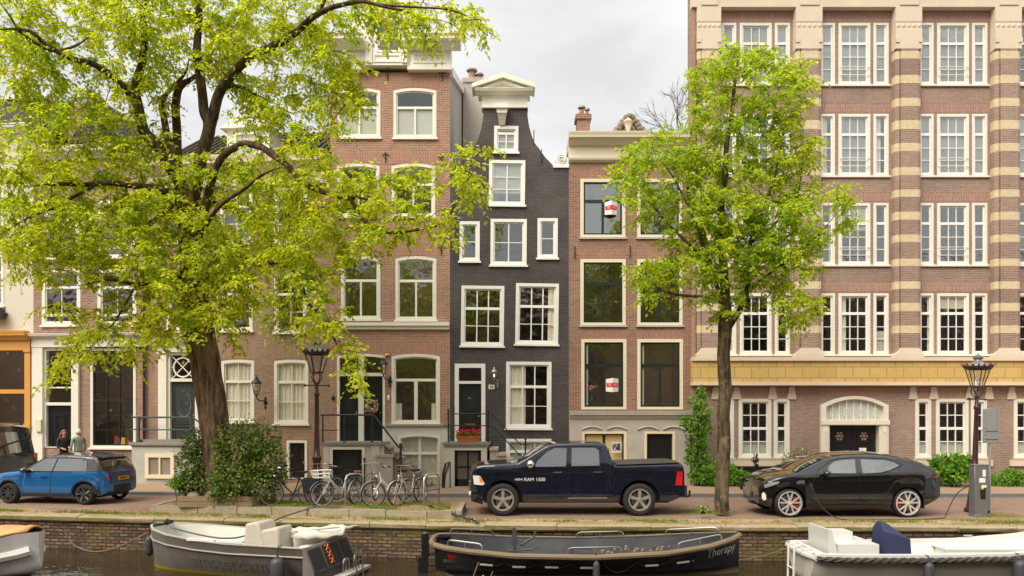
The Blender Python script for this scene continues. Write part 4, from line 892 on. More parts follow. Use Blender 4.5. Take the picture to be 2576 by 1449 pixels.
# ------------------------------------------------------------------ vehicles
def paint(name, c, rough=.25, metal=.0, coat=1.0, fleck=.1, dust=.0):
    t = NT(name); P = t.pos()
    col = t.mix(t.noise(P, 1.5, 3), sc(c, 1-fleck), sc(c, 1+fleck))
    if dust: col = t.mix(t.math('MULTIPLY', t.ramp(t.noise(P, 6, 6, .7), [(.45, (0,0,0)), (.75, (1,1,1))]), dust), col, (.22,.19,.15))
    t.bsdf(col, rough, metal, None, .5, coat); return t.mat
class Car:      # built along x (front at low x), seen side at y = 0, far side at y = width
    def __init__(s, root, top, bot, W, belt, tumble, wheels, rw, lo=.25, arch=None, crown=.04, rr=.09, plan=None, taper=None):
        s.root = root; s.tx, s.tz = zip(*top); s.bx, s.bz = zip(*bot); s.W = W; s.belt = belt; s.tumble = tumble
        s.wheels = wheels; s.arch = arch or rw+.055; s.rw = rw; s.crown = crown; s.rr = rr; s.plan = plan or [(-9, 1), (9, 1)]; s.lo = lo
        s.zt = lambda x: float(np.interp(x, s.tx, s.tz))
        s.x0, s.x1 = s.tx[0], s.tx[-1]
    def zb(s, x):
        z = float(np.interp(x, s.bx, s.bz))
        for wx_, in [(w,) for w in s.wheels]:
            d = abs(x-wx_)
            if d < s.arch: z = max(z, s.rw + math.sqrt(s.arch**2-d*d))
        return z
    def half(s, x):
        return s.W/2*float(np.interp(x, [p[0] for p in s.plan], [p[1] for p in s.plan]))
    def side(s, x, z):     # half width at height z
        h = s.half(x); b = float(np.interp(x, *zip(*s.belt)))
        if z > b: h -= s.tumble*(z-b)
        elif z < s.mid: h -= .09*((s.mid-z)/(s.mid-s.lo))**2*1.0
        h += .018*math.exp(-((z-(b-.1))/.07)**2)
        return max(h, .05)
    mid = .62
    def ring(s, x, arched=True):
        zb = s.zb(x) if arched else float(np.interp(x, s.bx, s.bz)); zt = s.zt(x); rr = min(s.rr, (zt-zb)*.45); zs = zt-rr; pts = [(0, zb), (s.side(x, zb)*.6, zb)]
        b_ = float(np.interp(x, *zip(*s.belt)))
        lv_ = list(np.linspace(zb, b_, 6))+list(np.linspace(b_, zs, 6))[1:] if zs > b_+.06 and zb < b_-.06 else list(np.linspace(zb, zs, 11))
        for z in lv_: pts.append((s.side(x, z), z))
        ys = s.side(x, zs)
        for k in range(1, 5):
            a = math.pi/2*k/5; pts.append((ys-rr*1.6*(1-math.cos(a)), zs+(rr-s.crown*.3)*math.sin(a)))
        y1 = ys-rr*1.6
        for k in range(0, 4): f = 1-k/3.0; pts.append((y1*f, zt+s.crown*(1-f*f)-s.crown*.3))
        return pts
    def body(s, m, dark, name='body', upper=None):
        xs = set(np.round(np.linspace(s.x0, s.x1, 90), 4)) | set(np.round(s.tx, 4))
        for w in s.wheels:
            for a in np.linspace(0, math.pi, 25): xs.add(round(w+s.arch*math.cos(a), 4))
            xs |= {round(w-s.arch-.004, 4), round(w+s.arch+.004, 4)}
        xs = sorted(x for x in xs if s.x0 <= x <= s.x1)
        clean = [xs[0]]
        for x in xs[1:]:
            if x-clean[-1] > .0025: clean.append(x)
        s.xs = clean; q = MB(); rings = []
        for x in clean:
            r = s.ring(x); rings.append([(x, s.W/2-y, z) for y, z in r] + [(x, s.W/2+y, z) for y, z in r[-2:0:-1]])
        n = len(rings[0]); vs = [p for r in rings for p in r]
        fs = [(i*n+j, (i+1)*n+j, (i+1)*n+(j+1) % n, i*n+(j+1) % n) for i in range(len(rings)-1) for j in range(n)]
        fs += [tuple(range(n)), tuple(range((len(rings)-1)*n+n-1, (len(rings)-1)*n-1, -1))]
        q.add(vs, fs, 0, True); s.rings = rings
        if upper:
            q.m = [1 if upper(sum(vs[i][0] for i in f)/len(f), sum(vs[i][1] for i in f)/len(f), sum(vs[i][2] for i in f)/len(f)) else 0 for f in q.f]
        o = q.build(name, m, s.root); return o
    def top_panel(s, xa, xb, name, m, inset=.1, off=.006, parent=None, j0=13):   # a sheet following the upper surface between two stations
        q = MB(); xs = np.linspace(xa, xb, 9); vs = []; yy = np.linspace(-1, 1, 9)
        for x in xs:
            ym = s.side(x, s.zt(x)-s.rr)-inset
            e = .01; sl = (s.zt(x+e)-s.zt(x-e))/(2*e); nz = 1/math.sqrt(1+sl*sl); nx = -sl*nz
            for f in yy: vs.append((x+nx*off, s.W/2+ym*f, s.zt(x)+s.crown*(1-f*f)*.8+nz*off - s.crown*.3))
        q.add(vs, [(i*9+j, (i+1)*9+j, (i+1)*9+j+1, i*9+j+1) for i in range(8) for j in range(8)], 0, True)
        return q.build(name, m, parent or s.root, fix=False)
    def P(s, x, z, off=.0): return (x, s.W/2-s.side(x, z)-off, z)
    def decal(s, name, poly, m, off=.008, parent=None, thick=.0):     # a panel lying on the near side
        a = [Vector((p[0], p[1], 0)) for p in poly]; t_ = tessellate_polygon([a]); q = MB(); n = len(poly)
        bm = bmesh.new(); bv = [bm.verts.new((p[0], 0, p[1])) for p in poly]
        for k in t_: bm.faces.new([bv[i] for i in k])
        bmesh.ops.subdivide_edges(bm, edges=bm.edges[:], cuts=5, use_grid_fill=True); bmesh.ops.triangulate(bm, faces=bm.faces[:]); bm.verts.index_update(); bm.normal_update()
        q.add([s.P(v.co.x, v.co.z, off) for v in bm.verts], [tuple(v.index for v in f.verts) if f.normal.y < 0 else tuple(v.index for v in f.verts)[::-1] for f in bm.faces if f.calc_area() > 1e-8], 0, False); bm.free()
        vs = [s.P(p[0], p[1], off) for p in poly]; vb = [s.P(p[0], p[1], -.03) for p in poly]
        q.add(vs+vb, [(i, (i+1) % n, n+(i+1) % n, n+i) for i in range(n)])
        o = q.build(name, m, parent or s.root, fix=False); return o
    def both(s, name, poly, m, off=.02):
        o = s.decal(name, poly, m, off); c = o.copy(); C.objects.link(c); c.parent = s.root
        c.scale = (1, -1, 1); c.location = (0, s.W, 0); return o
    def seam(s, name, pts, m, r=.006, off=.001, parent=None):
        q = MB(); p2 = []
        for i in range(len(pts)-1):
            for k in range(6): f = k/6; p2.append((pts[i][0]+(pts[i+1][0]-pts[i][0])*f, pts[i][1]+(pts[i+1][1]-pts[i][1])*f))
        p2.append(pts[-1]); q.tube([s.P(a, b, off) for a, b in p2], r, 4); return q.build(name, m, parent or s.root)
    def cross(s, zz0=.2):   # dark underside between the wheels
        q = MB(); q.box(s.x0+.35, s.x1-.35, .33, s.W-.33, zz0, zz0+.5)
        for w in s.wheels: q.box(w-s.arch-.1, w+s.arch+.1, .3, s.W-.3, zz0+.05, s.rw+s.arch+.06)
        return q.build('underbody', DARK, s.root)
    def wheel(s, x, y, spokes, rimm, rimr, cal=None, far=False, w=.22, wide=.06, fork=0, yel=None):
        r = s.rw; q = MB(); sg = -1 if not far else 1
        pf = [(rimr+.0, -w/2+.02),(rimr+.03, -w/2),(r-.05, -w/2),(r-.012, -w/2+.025),(r, -w/2+.06),(r, w/2-.06),(r-.012, w/2-.025),(r-.05, w/2),(rimr+.03, w/2),(rimr, w/2-.02)]
        q.lathe(pf, (0,0,0), 32, axis='y'); wo = q.build('wheel', TYRE, s.root, loc=(x, y, r))
        if far: return wo
        q = MB(); q.lathe([(rimr-.035,-.05),(rimr-.02,-w/2-.004),(rimr+.012,-w/2-.006),(rimr+.014,-w/2+.03),(rimr-.02,-w/2+.05),(rimr-.035,.05)], (0,0,0), 32, axis='y')
        for k in range(spokes):
            a = 2*math.pi*k/spokes+math.pi/2
            def sp(a0, a1, r0, r1, w0, w1, ya, yb):
                p0 = Vector((math.cos(a0)*r0, 0, math.sin(a0)*r0)); p1 = Vector((math.cos(a1)*r1, 0, math.sin(a1)*r1)); d = (p1-p0).normalized(); u = Vector((-d.z, 0, d.x))
                v = []
                for (dy, ) in ((ya,), (yb,)):
                    v += [p0-u*w0+Vector((0,dy,0)), p0+u*w0+Vector((0,dy,0)), p1+u*w1+Vector((0,dy,0)), p1-u*w1+Vector((0,dy,0))]
                q.hexa(v)
            if fork:
                sp(a, a-fork, .05, rimr-.02, .022, .016, -w/2+.005, -w/2+.045); sp(a, a+fork, .05, rimr-.02, .022, .016, -w/2+.006, -w/2+.046)
            else: sp(a, a, .04, rimr-.02, wide*.75, wide, -w/2+.012, -w/2+.05)
        q.lathe([(.0,-w/2-.002),(.055,-w/2+.0),(.07,-w/2+.03),(.07,.0)], (0,0,0), 14, axis='y')
        ro = q.build('rim', rimm, wo)
        q = MB(); q.lathe([(0,.0),(rimr,.0)], (0,0,0), 24, axis='y'); q.lathe([(.05,-.015),(rimr*.72,-.015),(rimr*.72,.0)], (0,0,0), 24, 1, axis='y'); q.build('brake_disc', [DARK, mat_disc], wo)
        if yel: q = MB(); q.lathe([(0,-w/2-.012),(.03,-w/2-.012),(.032,-w/2)], (0,0,0), 12, axis='y'); q.build('hub_cap', yel, wo)
        if cal:
            q = MB(); a0, a1 = cal[1]; n = 8; ri, ro_ = rimr*.42, rimr*.8; vs = []
            for i in range(n+1):
                a = a0+(a1-a0)*i/n
                for (rr_, yy) in ((ri,-.05),(ro_,-.05),(ro_,-.02),(ri,-.02)): vs.append((rr_*math.cos(a), yy, rr_*math.sin(a)))
            q.add(vs, [(i*4+j, (i+1)*4+j, (i+1)*4+(j+1) % 4, i*4+(j+1) % 4) for i in range(n) for j in range(4)] + [(0,1,2,3), (n*4+3,n*4+2,n*4+1,n*4)]); q.build('brake_caliper', cal[0], wo)
        return wo
mat_disc = mat('brake_steel', (.25,.24,.23), .4, 1)
SEAM = mat('panel_gap', (.004,.004,.005), .7)
LAMPC = mat('clear_lamp', (.75,.74,.70), .12, var=.1, coat=1)
AMBER = mat('amber_lamp', (.8,.28,.03), .2, coat=1)
def mirror(car, x, z, m, w=.2, h=.16, out=.2):
    q = MB(); y = car.W/2-car.side(x, z); q.ball((x, y-out*.7, z), (w*.5, out*.55, h*.55), 12, 8); q.tube([(x+.03, y+.02, z-.08), (x, y-out*.5, z-.03)], .03, 6); return q.build('wing_mirror', m, car.root)

# ---------- navy pickup
Yp = 20.0; SP = FOC/Yp
def tp(px, py): return (wx(px, Yp)-wx(1178, Yp), wz(py, Yp))
NAVY = paint('navy_paint', (.004,.007,.022), .16, .2, 1, .15, .05)
tr = thing('pickup_truck', 'dark navy crew-cab pickup truck parked on the quay, five-spoke alloy wheels', 'pickup truck', (wx(1178, Yp), Yp, 0))
top = [tp(*p) for p in ((1184,1228),(1185,1205),(1186,1188),(1189,1178),(1196,1172),(1215,1168.5),(1240,1167),(1280,1165.5),(1302,1163.5),(1314,1157),(1345,1138),(1370,1123),(1380,1119),(1402,1116),(1440,1114.5),(1477,1114),(1512,1115),(1524,1117.5),(1529,1124),(1539,1152),(1544,1166),(1549,1169.5),(1600,1168),(1660,1166),(1708,1164.5),(1714,1165.5),(1720,1170),(1722,1185),(1722.5,1215))]
bot = [tp(*p) for p in ((1184,1262),(1215,1271),(1327,1264),(1560,1264),(1640,1262),(1690,1262),(1722.5,1246))]
car = Car(tr, top, bot, 2.0, [tp(1184,1180), tp(1320,1176), tp(1530,1172), tp(1722,1176)], .24, [tp(1265,0)[0], tp(1609.5,0)[0]], .435, lo=.3, arch=.53, crown=.03, rr=.07,
          plan=[(-.1,.80),(.06,.86),(.25,.955),(.7,1.0),(5.3,1.0),(5.7,.98)])
car.body(NAVY, DARK); car.cross(.32)
car.top_panel(tp(1318,0)[0], tp(1371,0)[0], 'windscreen', CARGLASS, .07); car.top_panel(tp(1530.5,0)[0], tp(1542,0)[0], 'rear_window', CARGLASS, .1)
car.top_panel(tp(1552,0)[0], tp(1711,0)[0], 'bed_cover', mat('bed_cover_vinyl', (.05,.047,.045), .5, var=.2), .02, .012)
fw = car.both('front_window', [tp(*p) for p in ((1346,1174),(1424,1173),(1426,1128),(1396,1127.5),(1376,1137),(1352,1159))], CARGLASS)
rw_ = car.both('rear_window', [tp(*p) for p in ((1437,1172.5),(1508,1171),(1507,1134),(1498,1127),(1439,1127))], CARGLASS)
for s_ in ([(1345,1176.5),(1427,1175.5),(1512,1173),(1513,1133),(1501,1123.5),(1394,1124),(1345,1160),(1330,1172)],): car.seam('window_seal', [tp(*p) for p in s_], SEAM, .012)
for nm, s_ in (('door', [(1431,1125),(1431,1180),(1429,1255),(1327,1256),(1322,1235),(1327,1185),(1337,1172)]), ('door', [(1431,1255),(1527,1255),(1527,1185),(1518,1140),(1508,1122)]), ('bed', [(1532,1128),(1534,1175),(1533,1258)])):
    car.seam(nm+'_gap', [tp(*p) for p in s_], SEAM, .009 if nm == 'bed' else .006)
for px in (1402, 1503): car.decal('door_handle', [tp(px-11,1186.5), tp(px+11,1185.8), tp(px+11,1189.5), tp(px-11,1190)], mat('bright_trim', (.45,.46,.47), .2, .9) if px == 1402 else bpy.data.materials['bright_trim'], .03)
car.decal('sill_trim', [tp(1330,1256), tp(1552,1252.5), tp(1552,1262), tp(1330,1264)], mat('sill_plastic', (.05,.052,.055), .4), .012)
car.decal('sill_strip', [tp(1428,1252), tp(1528,1251.3), tp(1528,1254), tp(1428,1254.8)], bpy.data.materials['bright_trim'], .02)
hl = car.decal('headlight', [tp(*p) for p in ((1189,1197),(1203,1196.5),(1209,1199),(1214,1208),(1219.5,1217),(1214,1221),(1192,1219))], LAMPC, .012)
car.decal('indicator', [tp(*p) for p in ((1205,1200),(1209,1200),(1217,1214),(1207,1213))], AMBER, .018, hl)
car.decal('tail_light', [tp(*p) for p in ((1703,1186),(1717,1186),(1717,1221),(1699,1221))], REDL, .012)
mirror(car, tp(1334,0)[0], tp(0,1167)[1], CHROME, .22, .2, .22)
fx0 = tp(1180,0)[0]
q = MB()
for (z0, z1, xx, m_) in ((.50, .86, fx0-.06, 0), (.42, .52, fx0-.02, 0)):
    n = 10; vs = []
    for i in range(n+1):
        f = -1+2*i/n; y = 1.0+f*.93; x = xx+.30*abs(f)**3
        vs += [(x, y, z0), (x, y, z1), (x+.35, y, z1), (x+.35, y, z0)]
    q.add(vs, [(i*4+j, (i+1)*4+j, (i+1)*4+(j+1) % 4, i*4+(j+1) % 4) for i in range(n) for j in range(4)] + [(0,1,2,3), tuple(n*4+j for j in (3,2,1,0))], 0, True)
q.box(fx0+.2, fx0+.62, .06, .3, .42, .78)
bp = q.build('front_bumper', NAVY, tr)
q = MB(); q.ball((fx0+.03, .25, .58), (.06, .09, .07), 8, 6); q.build('fog_lamp', LAMPC, bp)
q = MB(); q.box(fx0+.03, fx0+.09, .35, 1.65, .9, 1.28); q.box(fx0+.01, fx0+.05, .3, 1.7, 1.05, 1.1); q.box(fx0+.01, fx0+.05, .97, 1.03, .9, 1.28); q.build('grille', CHROME, tr)
rx = tp(1722,0)[0]
q = MB(); q.box(rx-.30, rx+.08, .04, 1.96, .50, .80); q.build('rear_bumper', mat('bumper_plastic', (.02,.021,.023), .45), tr)
q = MB(); q.tube([(rx+.05,1.0,.48),(rx+.22,1.0,.46),(rx+.3,1.0,.40),(rx+.36,1.0,.42),(rx+.37,1.0,.52)], .028, 6); q.ball((rx+.37,1.0,.55), .04); q.build('tow_hook', IRON, tr)
writing('lettering', 'HEMI', .085, WHITE2, tr, lambda a, b, c: car.P(tp(1305,0)[0]+a, tp(0,1206.5)[1]+b, .004+c), 1.1)
writing('lettering', 'RAM 1500', .125, WHITE2, tr, lambda a, b, c: car.P(tp(1345,0)[0]+a, tp(0,1206.5)[1]+b, .004+c), 1.05)
x0, z0 = tp(1556, 1205); q = MB(); q.tube([car.P(x0+.1*math.cos(a), z0+.1*math.sin(a), .002) for a in np.linspace(0, 6.283, 17)], .006, 4); q.build('fuel_flap', SEAM, tr)
ALU5 = mat('satin_alloy', (.42,.40,.36), .3, .5, var=.08)
for w in car.wheels:
    car.wheel(w, .14, 5, ALU5, .285, wide=.046, w=.26); car.wheel(w, 1.84, 5, ALU5, .285, far=True, w=.26)

# ---------- black crossover
Yp = 19.75
def ts(px, py): return (wx(px, Yp)-wx(1886, Yp), wz(py, Yp))
BLK = paint('black_car_paint', (.004,.004,.0045), .10, 0, 1, .1, .03)
su = thing('car', 'glossy black low crossover on a charging cable, silver wheels and red brake calipers', 'car', (wx(1886, Yp), Yp, 0))
top = [ts(*p) for p in ((1889,1246),(1890,1232),(1893,1223),(1900,1215),(1912,1208.5),(1935,1200.5),(1958,1195.5),(1985,1191.5),(2000,1189),(2012,1184),(2040,1170.5),(2065,1160.5),(2085,1153.5),(2099,1149.5),(2120,1146),(2146,1143.5),(2178,1142.3),(2208,1142.6),(2240,1145),(2271,1149.3),(2300,1155),(2330,1165),(2352,1175.5),(2368,1185),(2374,1190),(2375.5,1196),(2373,1215))]
top[-1] = (ts(2377,0)[0], ts(0,1212)[1])
NZ = lambda p: (p[0] if p[0] > 1.06 else .33+(p[0]-.03)*(1.06-.33)/1.03, p[1])
top = [NZ(p) for p in top]
bot = [ts(*p) for p in ((1889,1270),(1915,1276),(2030,1281),(2240,1281),(2325,1276),(2360,1262),(2377,1250))]
bot = [NZ(p) for p in bot]
car = Car(su, top, bot, 1.98, [ts(1889,1215), ts(2000,1199), ts(2170,1193.5), ts(2300,1190), ts(2377,1192)], .62, [ts(1988,0)[0], ts(2285,0)[0]], .375, lo=.2, arch=.43, crown=.05, rr=.10,
          plan=[(.2,.60),(.36,.72),(.5,.84),(.75,.95),(1.0,.99),(1.2,1.0),(1.9,.975),(2.8,.985),(3.9,1.01),(4.6,.95),(4.95,.84),(5.15,.76)])
car.mid = .55
car.body(BLK, DARK); car.cross(.2)
car.top_panel(ts(2006,0)[0], ts(2080,0)[0], 'windscreen', CARGLASS, .06); car.top_panel(ts(2300,0)[0], ts(2362,0)[0], 'rear_window', CARGLASS, .12)
car.top_panel(ts(2110,0)[0], ts(2285,0)[0], 'glass_roof', CARGLASS, .12)
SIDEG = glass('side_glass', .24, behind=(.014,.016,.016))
car.both('front_window', [ts(*p) for p in ((2083,1191),(2154,1191),(2160,1157),(2128,1158.5),(2106,1163),(2090,1174))], SIDEG)
car.both('rear_window', [ts(*p) for p in ((2171,1191),(2214,1189),(2240,1183),(2266,1172),(2256,1164.5),(2234,1158.5),(2175,1157))], SIDEG)
car.seam('window_seal', [ts(*p) for p in ((2050,1193),(2083,1193.5),(2170,1193),(2216,1191),(2246,1183),(2276,1171),(2262,1162.5),(2234,1155.5),(2160,1153),(2122,1155.5),(2098,1162),(2060,1184))], SEAM, .009)
car.seam('door_gap', [ts(*p) for p in ((2166,1156),(2163,1195),(2163,1225),(2166,1265),(2050,1270),(2040,1245),(2048,1208),(2060,1186))], SEAM, .006)
car.seam('door_gap', [ts(*p) for p in ((2166,1265),(2226,1267),(2232,1240),(2250,1215),(2262,1195),(2268,1175))], SEAM, .006)
car.seam('bonnet_gap', [ts(*p) for p in ((1932,1212),(1960,1206),(2000,1200),(2045,1193))], SEAM, .006)
car.decal('headlight', [ts(*p) for p in ((1928,1221),(1943,1214),(1962,1211.5),(1958,1217),(1938,1226),(1930,1229))], mat('smoked_lamp', (.30,.30,.29), .15, var=.3, coat=1), .01)
car.decal('fog_lamp', [ts(*p) for p in ((1924,1244),(1928,1240),(1932,1246),(1933,1258),(1928,1262),(1924,1256))], LAMPC, .012)
car.decal('charging_flap', [ts(*p) for p in ((2003,1214),(2008,1209),(2024,1208.5),(2024,1216),(2006,1217))], mat('grey_flap', (.12,.13,.135), .3), .012)
car.decal('tail_light', [ts(*p) for p in ((2348,1200),(2368,1197),(2370,1203),(2352,1207))], mat('dark_red_lamp', (.12,.006,.006), .15, coat=1), .01)
car.decal('side_vent', [ts(*p) for p in ((2028,1222),(2044,1215),(2046,1240),(2034,1262),(2028,1262))], DARK, .006)
sk = mat('gloss_black_trim', (.004,.004,.004), .15, coat=1)
car.decal('sill_trim', [ts(*p) for p in ((2030,1270),(2240,1270),(2240,1280),(2030,1280))], sk, .012)
mirror(car, ts(2077,0)[0], ts(0,1190)[1], BLK, .22, .15, .22)
q = MB(); x0 = ts(1889,0)[0]+.30
for (z0, z1, dx) in ((.28, .38, -.06), (.46, .6, -.02), (.62, .74, .0)):
    n = 8; vs = []
    for i in range(n+1):
        f = -1+2*i/n; y = .99+f*.70; x = x0+dx+.30*abs(f)**2.4; vs += [(x,y,z0),(x,y,z1),(x+.25,y,z1),(x+.25,y,z0)]
    q.add(vs, [(i*4+j, (i+1)*4+j, (i+1)*4+(j+1) % 4, i*4+(j+1) % 4) for i in range(n) for j in range(4)] + [(0,1,2,3), tuple(n*4+j for j in (3,2,1,0))], 0, True)
q.build('front_bumper', sk, su)
q = MB(); x1 = ts(2377,0)[0]; vs = []
n = 8
for i in range(n+1):
    f = -1+2*i/n; y = .99+f*.78; x = x1+.06-.28*abs(f)**2.2; vs += [(x,y,.46),(x,y,.62),(x-.4,y,.62),(x-.4,y,.42)]
q.add(vs, [(i*4+j, (i+1)*4+j, (i+1)*4+(j+1) % 4, i*4+(j+1) % 4) for i in range(n) for j in range(4)] + [(0,1,2,3), tuple(n*4+j for j in (3,2,1,0))], 0, True); q.build('rear_bumper', BLK, su)
SILV = mat('bright_silver_rim', (.78,.77,.75), .25, .6, var=.04); REDC = mat('red_caliper', (.60,.02,.02), .3); YEL = mat('yellow_cap', (.8,.6,.05), .3)
for i, w in enumerate(car.wheels):
    car.wheel(w, .13, 5, SILV, .305, cal=(REDC, (-.6, .75) if i == 0 else (math.pi-.6, math.pi+.5)), w=.24, fork=.26, yel=YEL); car.wheel(w, 1.85, 5, SILV, .305, far=True, w=.24)

# ---------- blue hatchback (its own metres; rear wheel near the frame's left quarter)
BLU = paint('blue_car_paint', (.010,.145,.42), .22, .35, 1, .1)
Xr, Yr_ = wx(209, 22.35), 22.35; th = -R(8.0)
mi = thing('car', 'bright blue three-door hatchback with black roof and orange number plate', 'car', (0,0,0), th)
# local x along the car, rear wheel at x=3.19
top = [(0.02,.62),(.04,.76),(.10,.85),(.25,.91),(.6,.965),(1.0,1.0),(1.12,1.02),(1.3,1.12),(1.75,1.375),(1.95,1.44),(2.2,1.475),(2.6,1.49),(3.05,1.475),(3.35,1.445),(3.5,1.41),(3.62,1.28),(3.74,1.06),(3.79,.96),(3.83,.86),(3.85,.70)]
bot = [(0,.3),(.3,.22),(3.4,.22),(3.7,.30),(3.85,.38)]
car = Car(mi, top, bot, 1.74, [(0,.86),(1.1,.94),(3.85,.98)], .30, [.70, 3.19], .315, lo=.2, arch=.375, crown=.05, rr=.08, plan=[(0,.70),(.15,.84),(.5,.96),(1.0,1.0),(3.2,1.0),(3.6,.93),(3.78,.84),(3.85,.76)])
car.mid = .55
mi.location = (Xr-3.19*math.cos(th), Yr_-3.19*math.sin(th), 0.0)
BLKR = paint('black_roof_paint', (.010,.010,.011), .2, 0, 1)
car.body([BLU, BLKR], DARK, upper=lambda x, y, z: z > float(np.interp(x, [0, 1.1, 3.85], [.86, .94, .98]))+.004 and x > 1.2); car.cross(.2)
car.top_panel(1.2, 1.86, 'windscreen', CARGLASS, .06); car.top_panel(3.535, 3.71, 'rear_window', CARGLASS, .08)
car.both('front_window', [(1.37,1.0),(2.17,1.0),(2.27,1.37),(1.93,1.36),(1.75,1.285),(1.45,1.10)], CARGLASS)
car.both('quarter_window', [(2.21,1.0),(3.30,1.0),(3.24,1.345),(2.9,1.365),(2.31,1.37)], CARGLASS)
car.decal('black_pillar', [(3.29,.99),(3.60,1.03),(3.545,1.22),(3.46,1.37),(3.30,1.38),(3.24,1.34)], BLKR, .006)
car.seam('window_seal', [(1.33,.98),(3.45,.985)], SEAM, .012); car.seam('door_gap', [(2.2,1.36),(2.15,.98),(2.12,.5),(2.05,.33),(1.25,.33),(1.14,.5),(1.12,.8),(1.2,.97)], SEAM, .006)
car.decal('door_handle', [(1.83,.80),(2.02,.80),(2.02,.835),(1.83,.835)], DARK, .02)
car.decal('sill_trim', [(1.1,.235),(2.78,.235),(2.74,.34),(1.12,.33)], mat('sill_grey', (.03,.03,.032), .5), .012)
for w_ in (.70, 3.19): car.seam('arch_trim', [(w_+.40*math.cos(a), .315+.40*math.sin(a)) for a in np.linspace(.0, math.pi, 14)], DARK, .028, -.01)
mirror(car, 1.33, 1.02, BLKR, .24, .16, .2)
xe = 3.85
q = MB(); n = 8; vs = []
for i in range(n+1):
    f = -1+2*i/n; y = .87+f*.80; x = xe+.05-.26*abs(f)**2.4; vs += [(x,y,.34),(x+.0,y,.56),(x-.35,y,.56),(x-.3,y,.30)]
q.add(vs, [(i*4+j, (i+1)*4+j, (i+1)*4+(j+1) % 4, i*4+(j+1) % 4) for i in range(n) for j in range(4)] + [(0,1,2,3), tuple(n*4+j for j in (3,2,1,0))], 0, True); q.build('rear_bumper', DARK, mi)
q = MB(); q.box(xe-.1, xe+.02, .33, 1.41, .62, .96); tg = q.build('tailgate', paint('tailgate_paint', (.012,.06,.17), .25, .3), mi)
q = MB(); q.box(xe+.0, xe+.03, .61, 1.13, .70, .81); npl = q.build('number_plate', mat('orange_plate', (.72,.28,.03), .4), tg)
writing('plate_number', 'VD-684-V', .085, BLACKP, npl, lambda a, b, c: (xe+.032+c, .87+a, .755+b), .95)
for s_ in (0, 1):
    q = MB(); y_ = .24 if s_ == 0 else 1.5; q.ball((xe-.10, y_, .80), (.10, .10, .135), 10, 8); tl = q.build('tail_light', REDL, mi)
q = MB(); q.hexa([(3.40,.26,1.41),(3.62,.30,1.37),(3.62,1.44,1.37),(3.40,1.48,1.41),(3.40,.26,1.445),(3.64,.30,1.40),(3.64,1.44,1.40),(3.40,1.48,1.445)]); q.build('roof_spoiler', BLKR, mi)
DARKRIM = mat('dark_alloy', (.07,.07,.07), .3, .4)
for w in car.wheels:
    car.wheel(w, .12, 5, DARKRIM, .235, w=.2, fork=.3); car.wheel(w, 1.62, 5, DARKRIM, .235, far=True, w=.2)
for w_ in (3.19,):
    q = MB()
    for k in range(5):
        a = 2*math.pi*k/5+.5; q.tube([(.1*math.cos(a), -.105, .1*math.sin(a)), (.21*math.cos(a), -.106, .21*math.sin(a))], .013, 5)
    q.build('rim_highlights', ALU, [c for c in mi.children if c.name.startswith('wheel')][2])

# ---------- black van at the left edge, seen from behind
BV = paint('black_van_paint', (.010,.010,.012), .2, 0, 1)
vn = thing('van', 'tall black van with dark rear windows behind the blue hatchback', 'van', (-21.45, 24.35, 0), th)
top = [(0,.9),(.1,1.05),(.9,1.25),(1.1,1.32),(1.9,2.10),(2.2,2.26),(2.8,2.33),(4.8,2.33),(5.0,2.26),(5.12,1.5),(5.2,1.25),(5.22,.9)]
bot = [(0,.35),(5.22,.4)]
car = Car(vn, top, bot, 1.95, [(0,1.2),(5.22,1.3)], .16, [.95, 4.15], .34, lo=.3, arch=.4, crown=.05, rr=.12, plan=[(0,.8),(.4,.95),(1,1),(4.9,1),(5.22,.93)])
car.body(BV, DARK); car.cross(.25)
car.top_panel(1.15, 1.86, 'windscreen', CARGLASS, .08)
q = MB(); rz = lambda x: car.zt(x)
q.add([(5.135,.22,1.36),(5.135,1.73,1.36),(5.03,1.62,2.1),(5.03,.33,2.1)], [(0,1,2,3)]); q.v = [(x+.03, y, z) for x, y, z in q.v]; q.build('rear_window', CARGLASS, vn)
q = MB(); q.add([(5.22,.25,.62),(5.22,1.7,.62),(5.19,1.7,1.28),(5.19,.25,1.28)], [(0,1,2,3)]); q.v = [(x+.02, y, z) for x, y, z in q.v]; q.build('rear_door', BV, vn)
for y_ in (.12, 1.83): q = MB(); q.box(5.02, 5.2, y_-.09, y_+.09, 1.0, 1.38); q.build('tail_light', REDL, vn)
q = MB(); q.box(5.05, 5.3, .05, 1.9, .38, .6); q.build('rear_bumper', DARK, vn)
car.both('side_window', [(2.5,1.4),(4.7,1.4),(4.6,2.05),(2.5,2.05)], CARGLASS)
for w in car.wheels: car.wheel(w, .14, 5, DARKRIM, .22, w=.22); car.wheel(w, 1.81, 5, DARKRIM, .22, far=True)
q = MB(); q.box(2.5, 4.7, .25, 1.7, 2.30, 2.385); q.build('roof_panel', mat('beige_roof', (.45,.40,.33), .35, coat=.5), vn)  # beige panel laid over the top of the black van
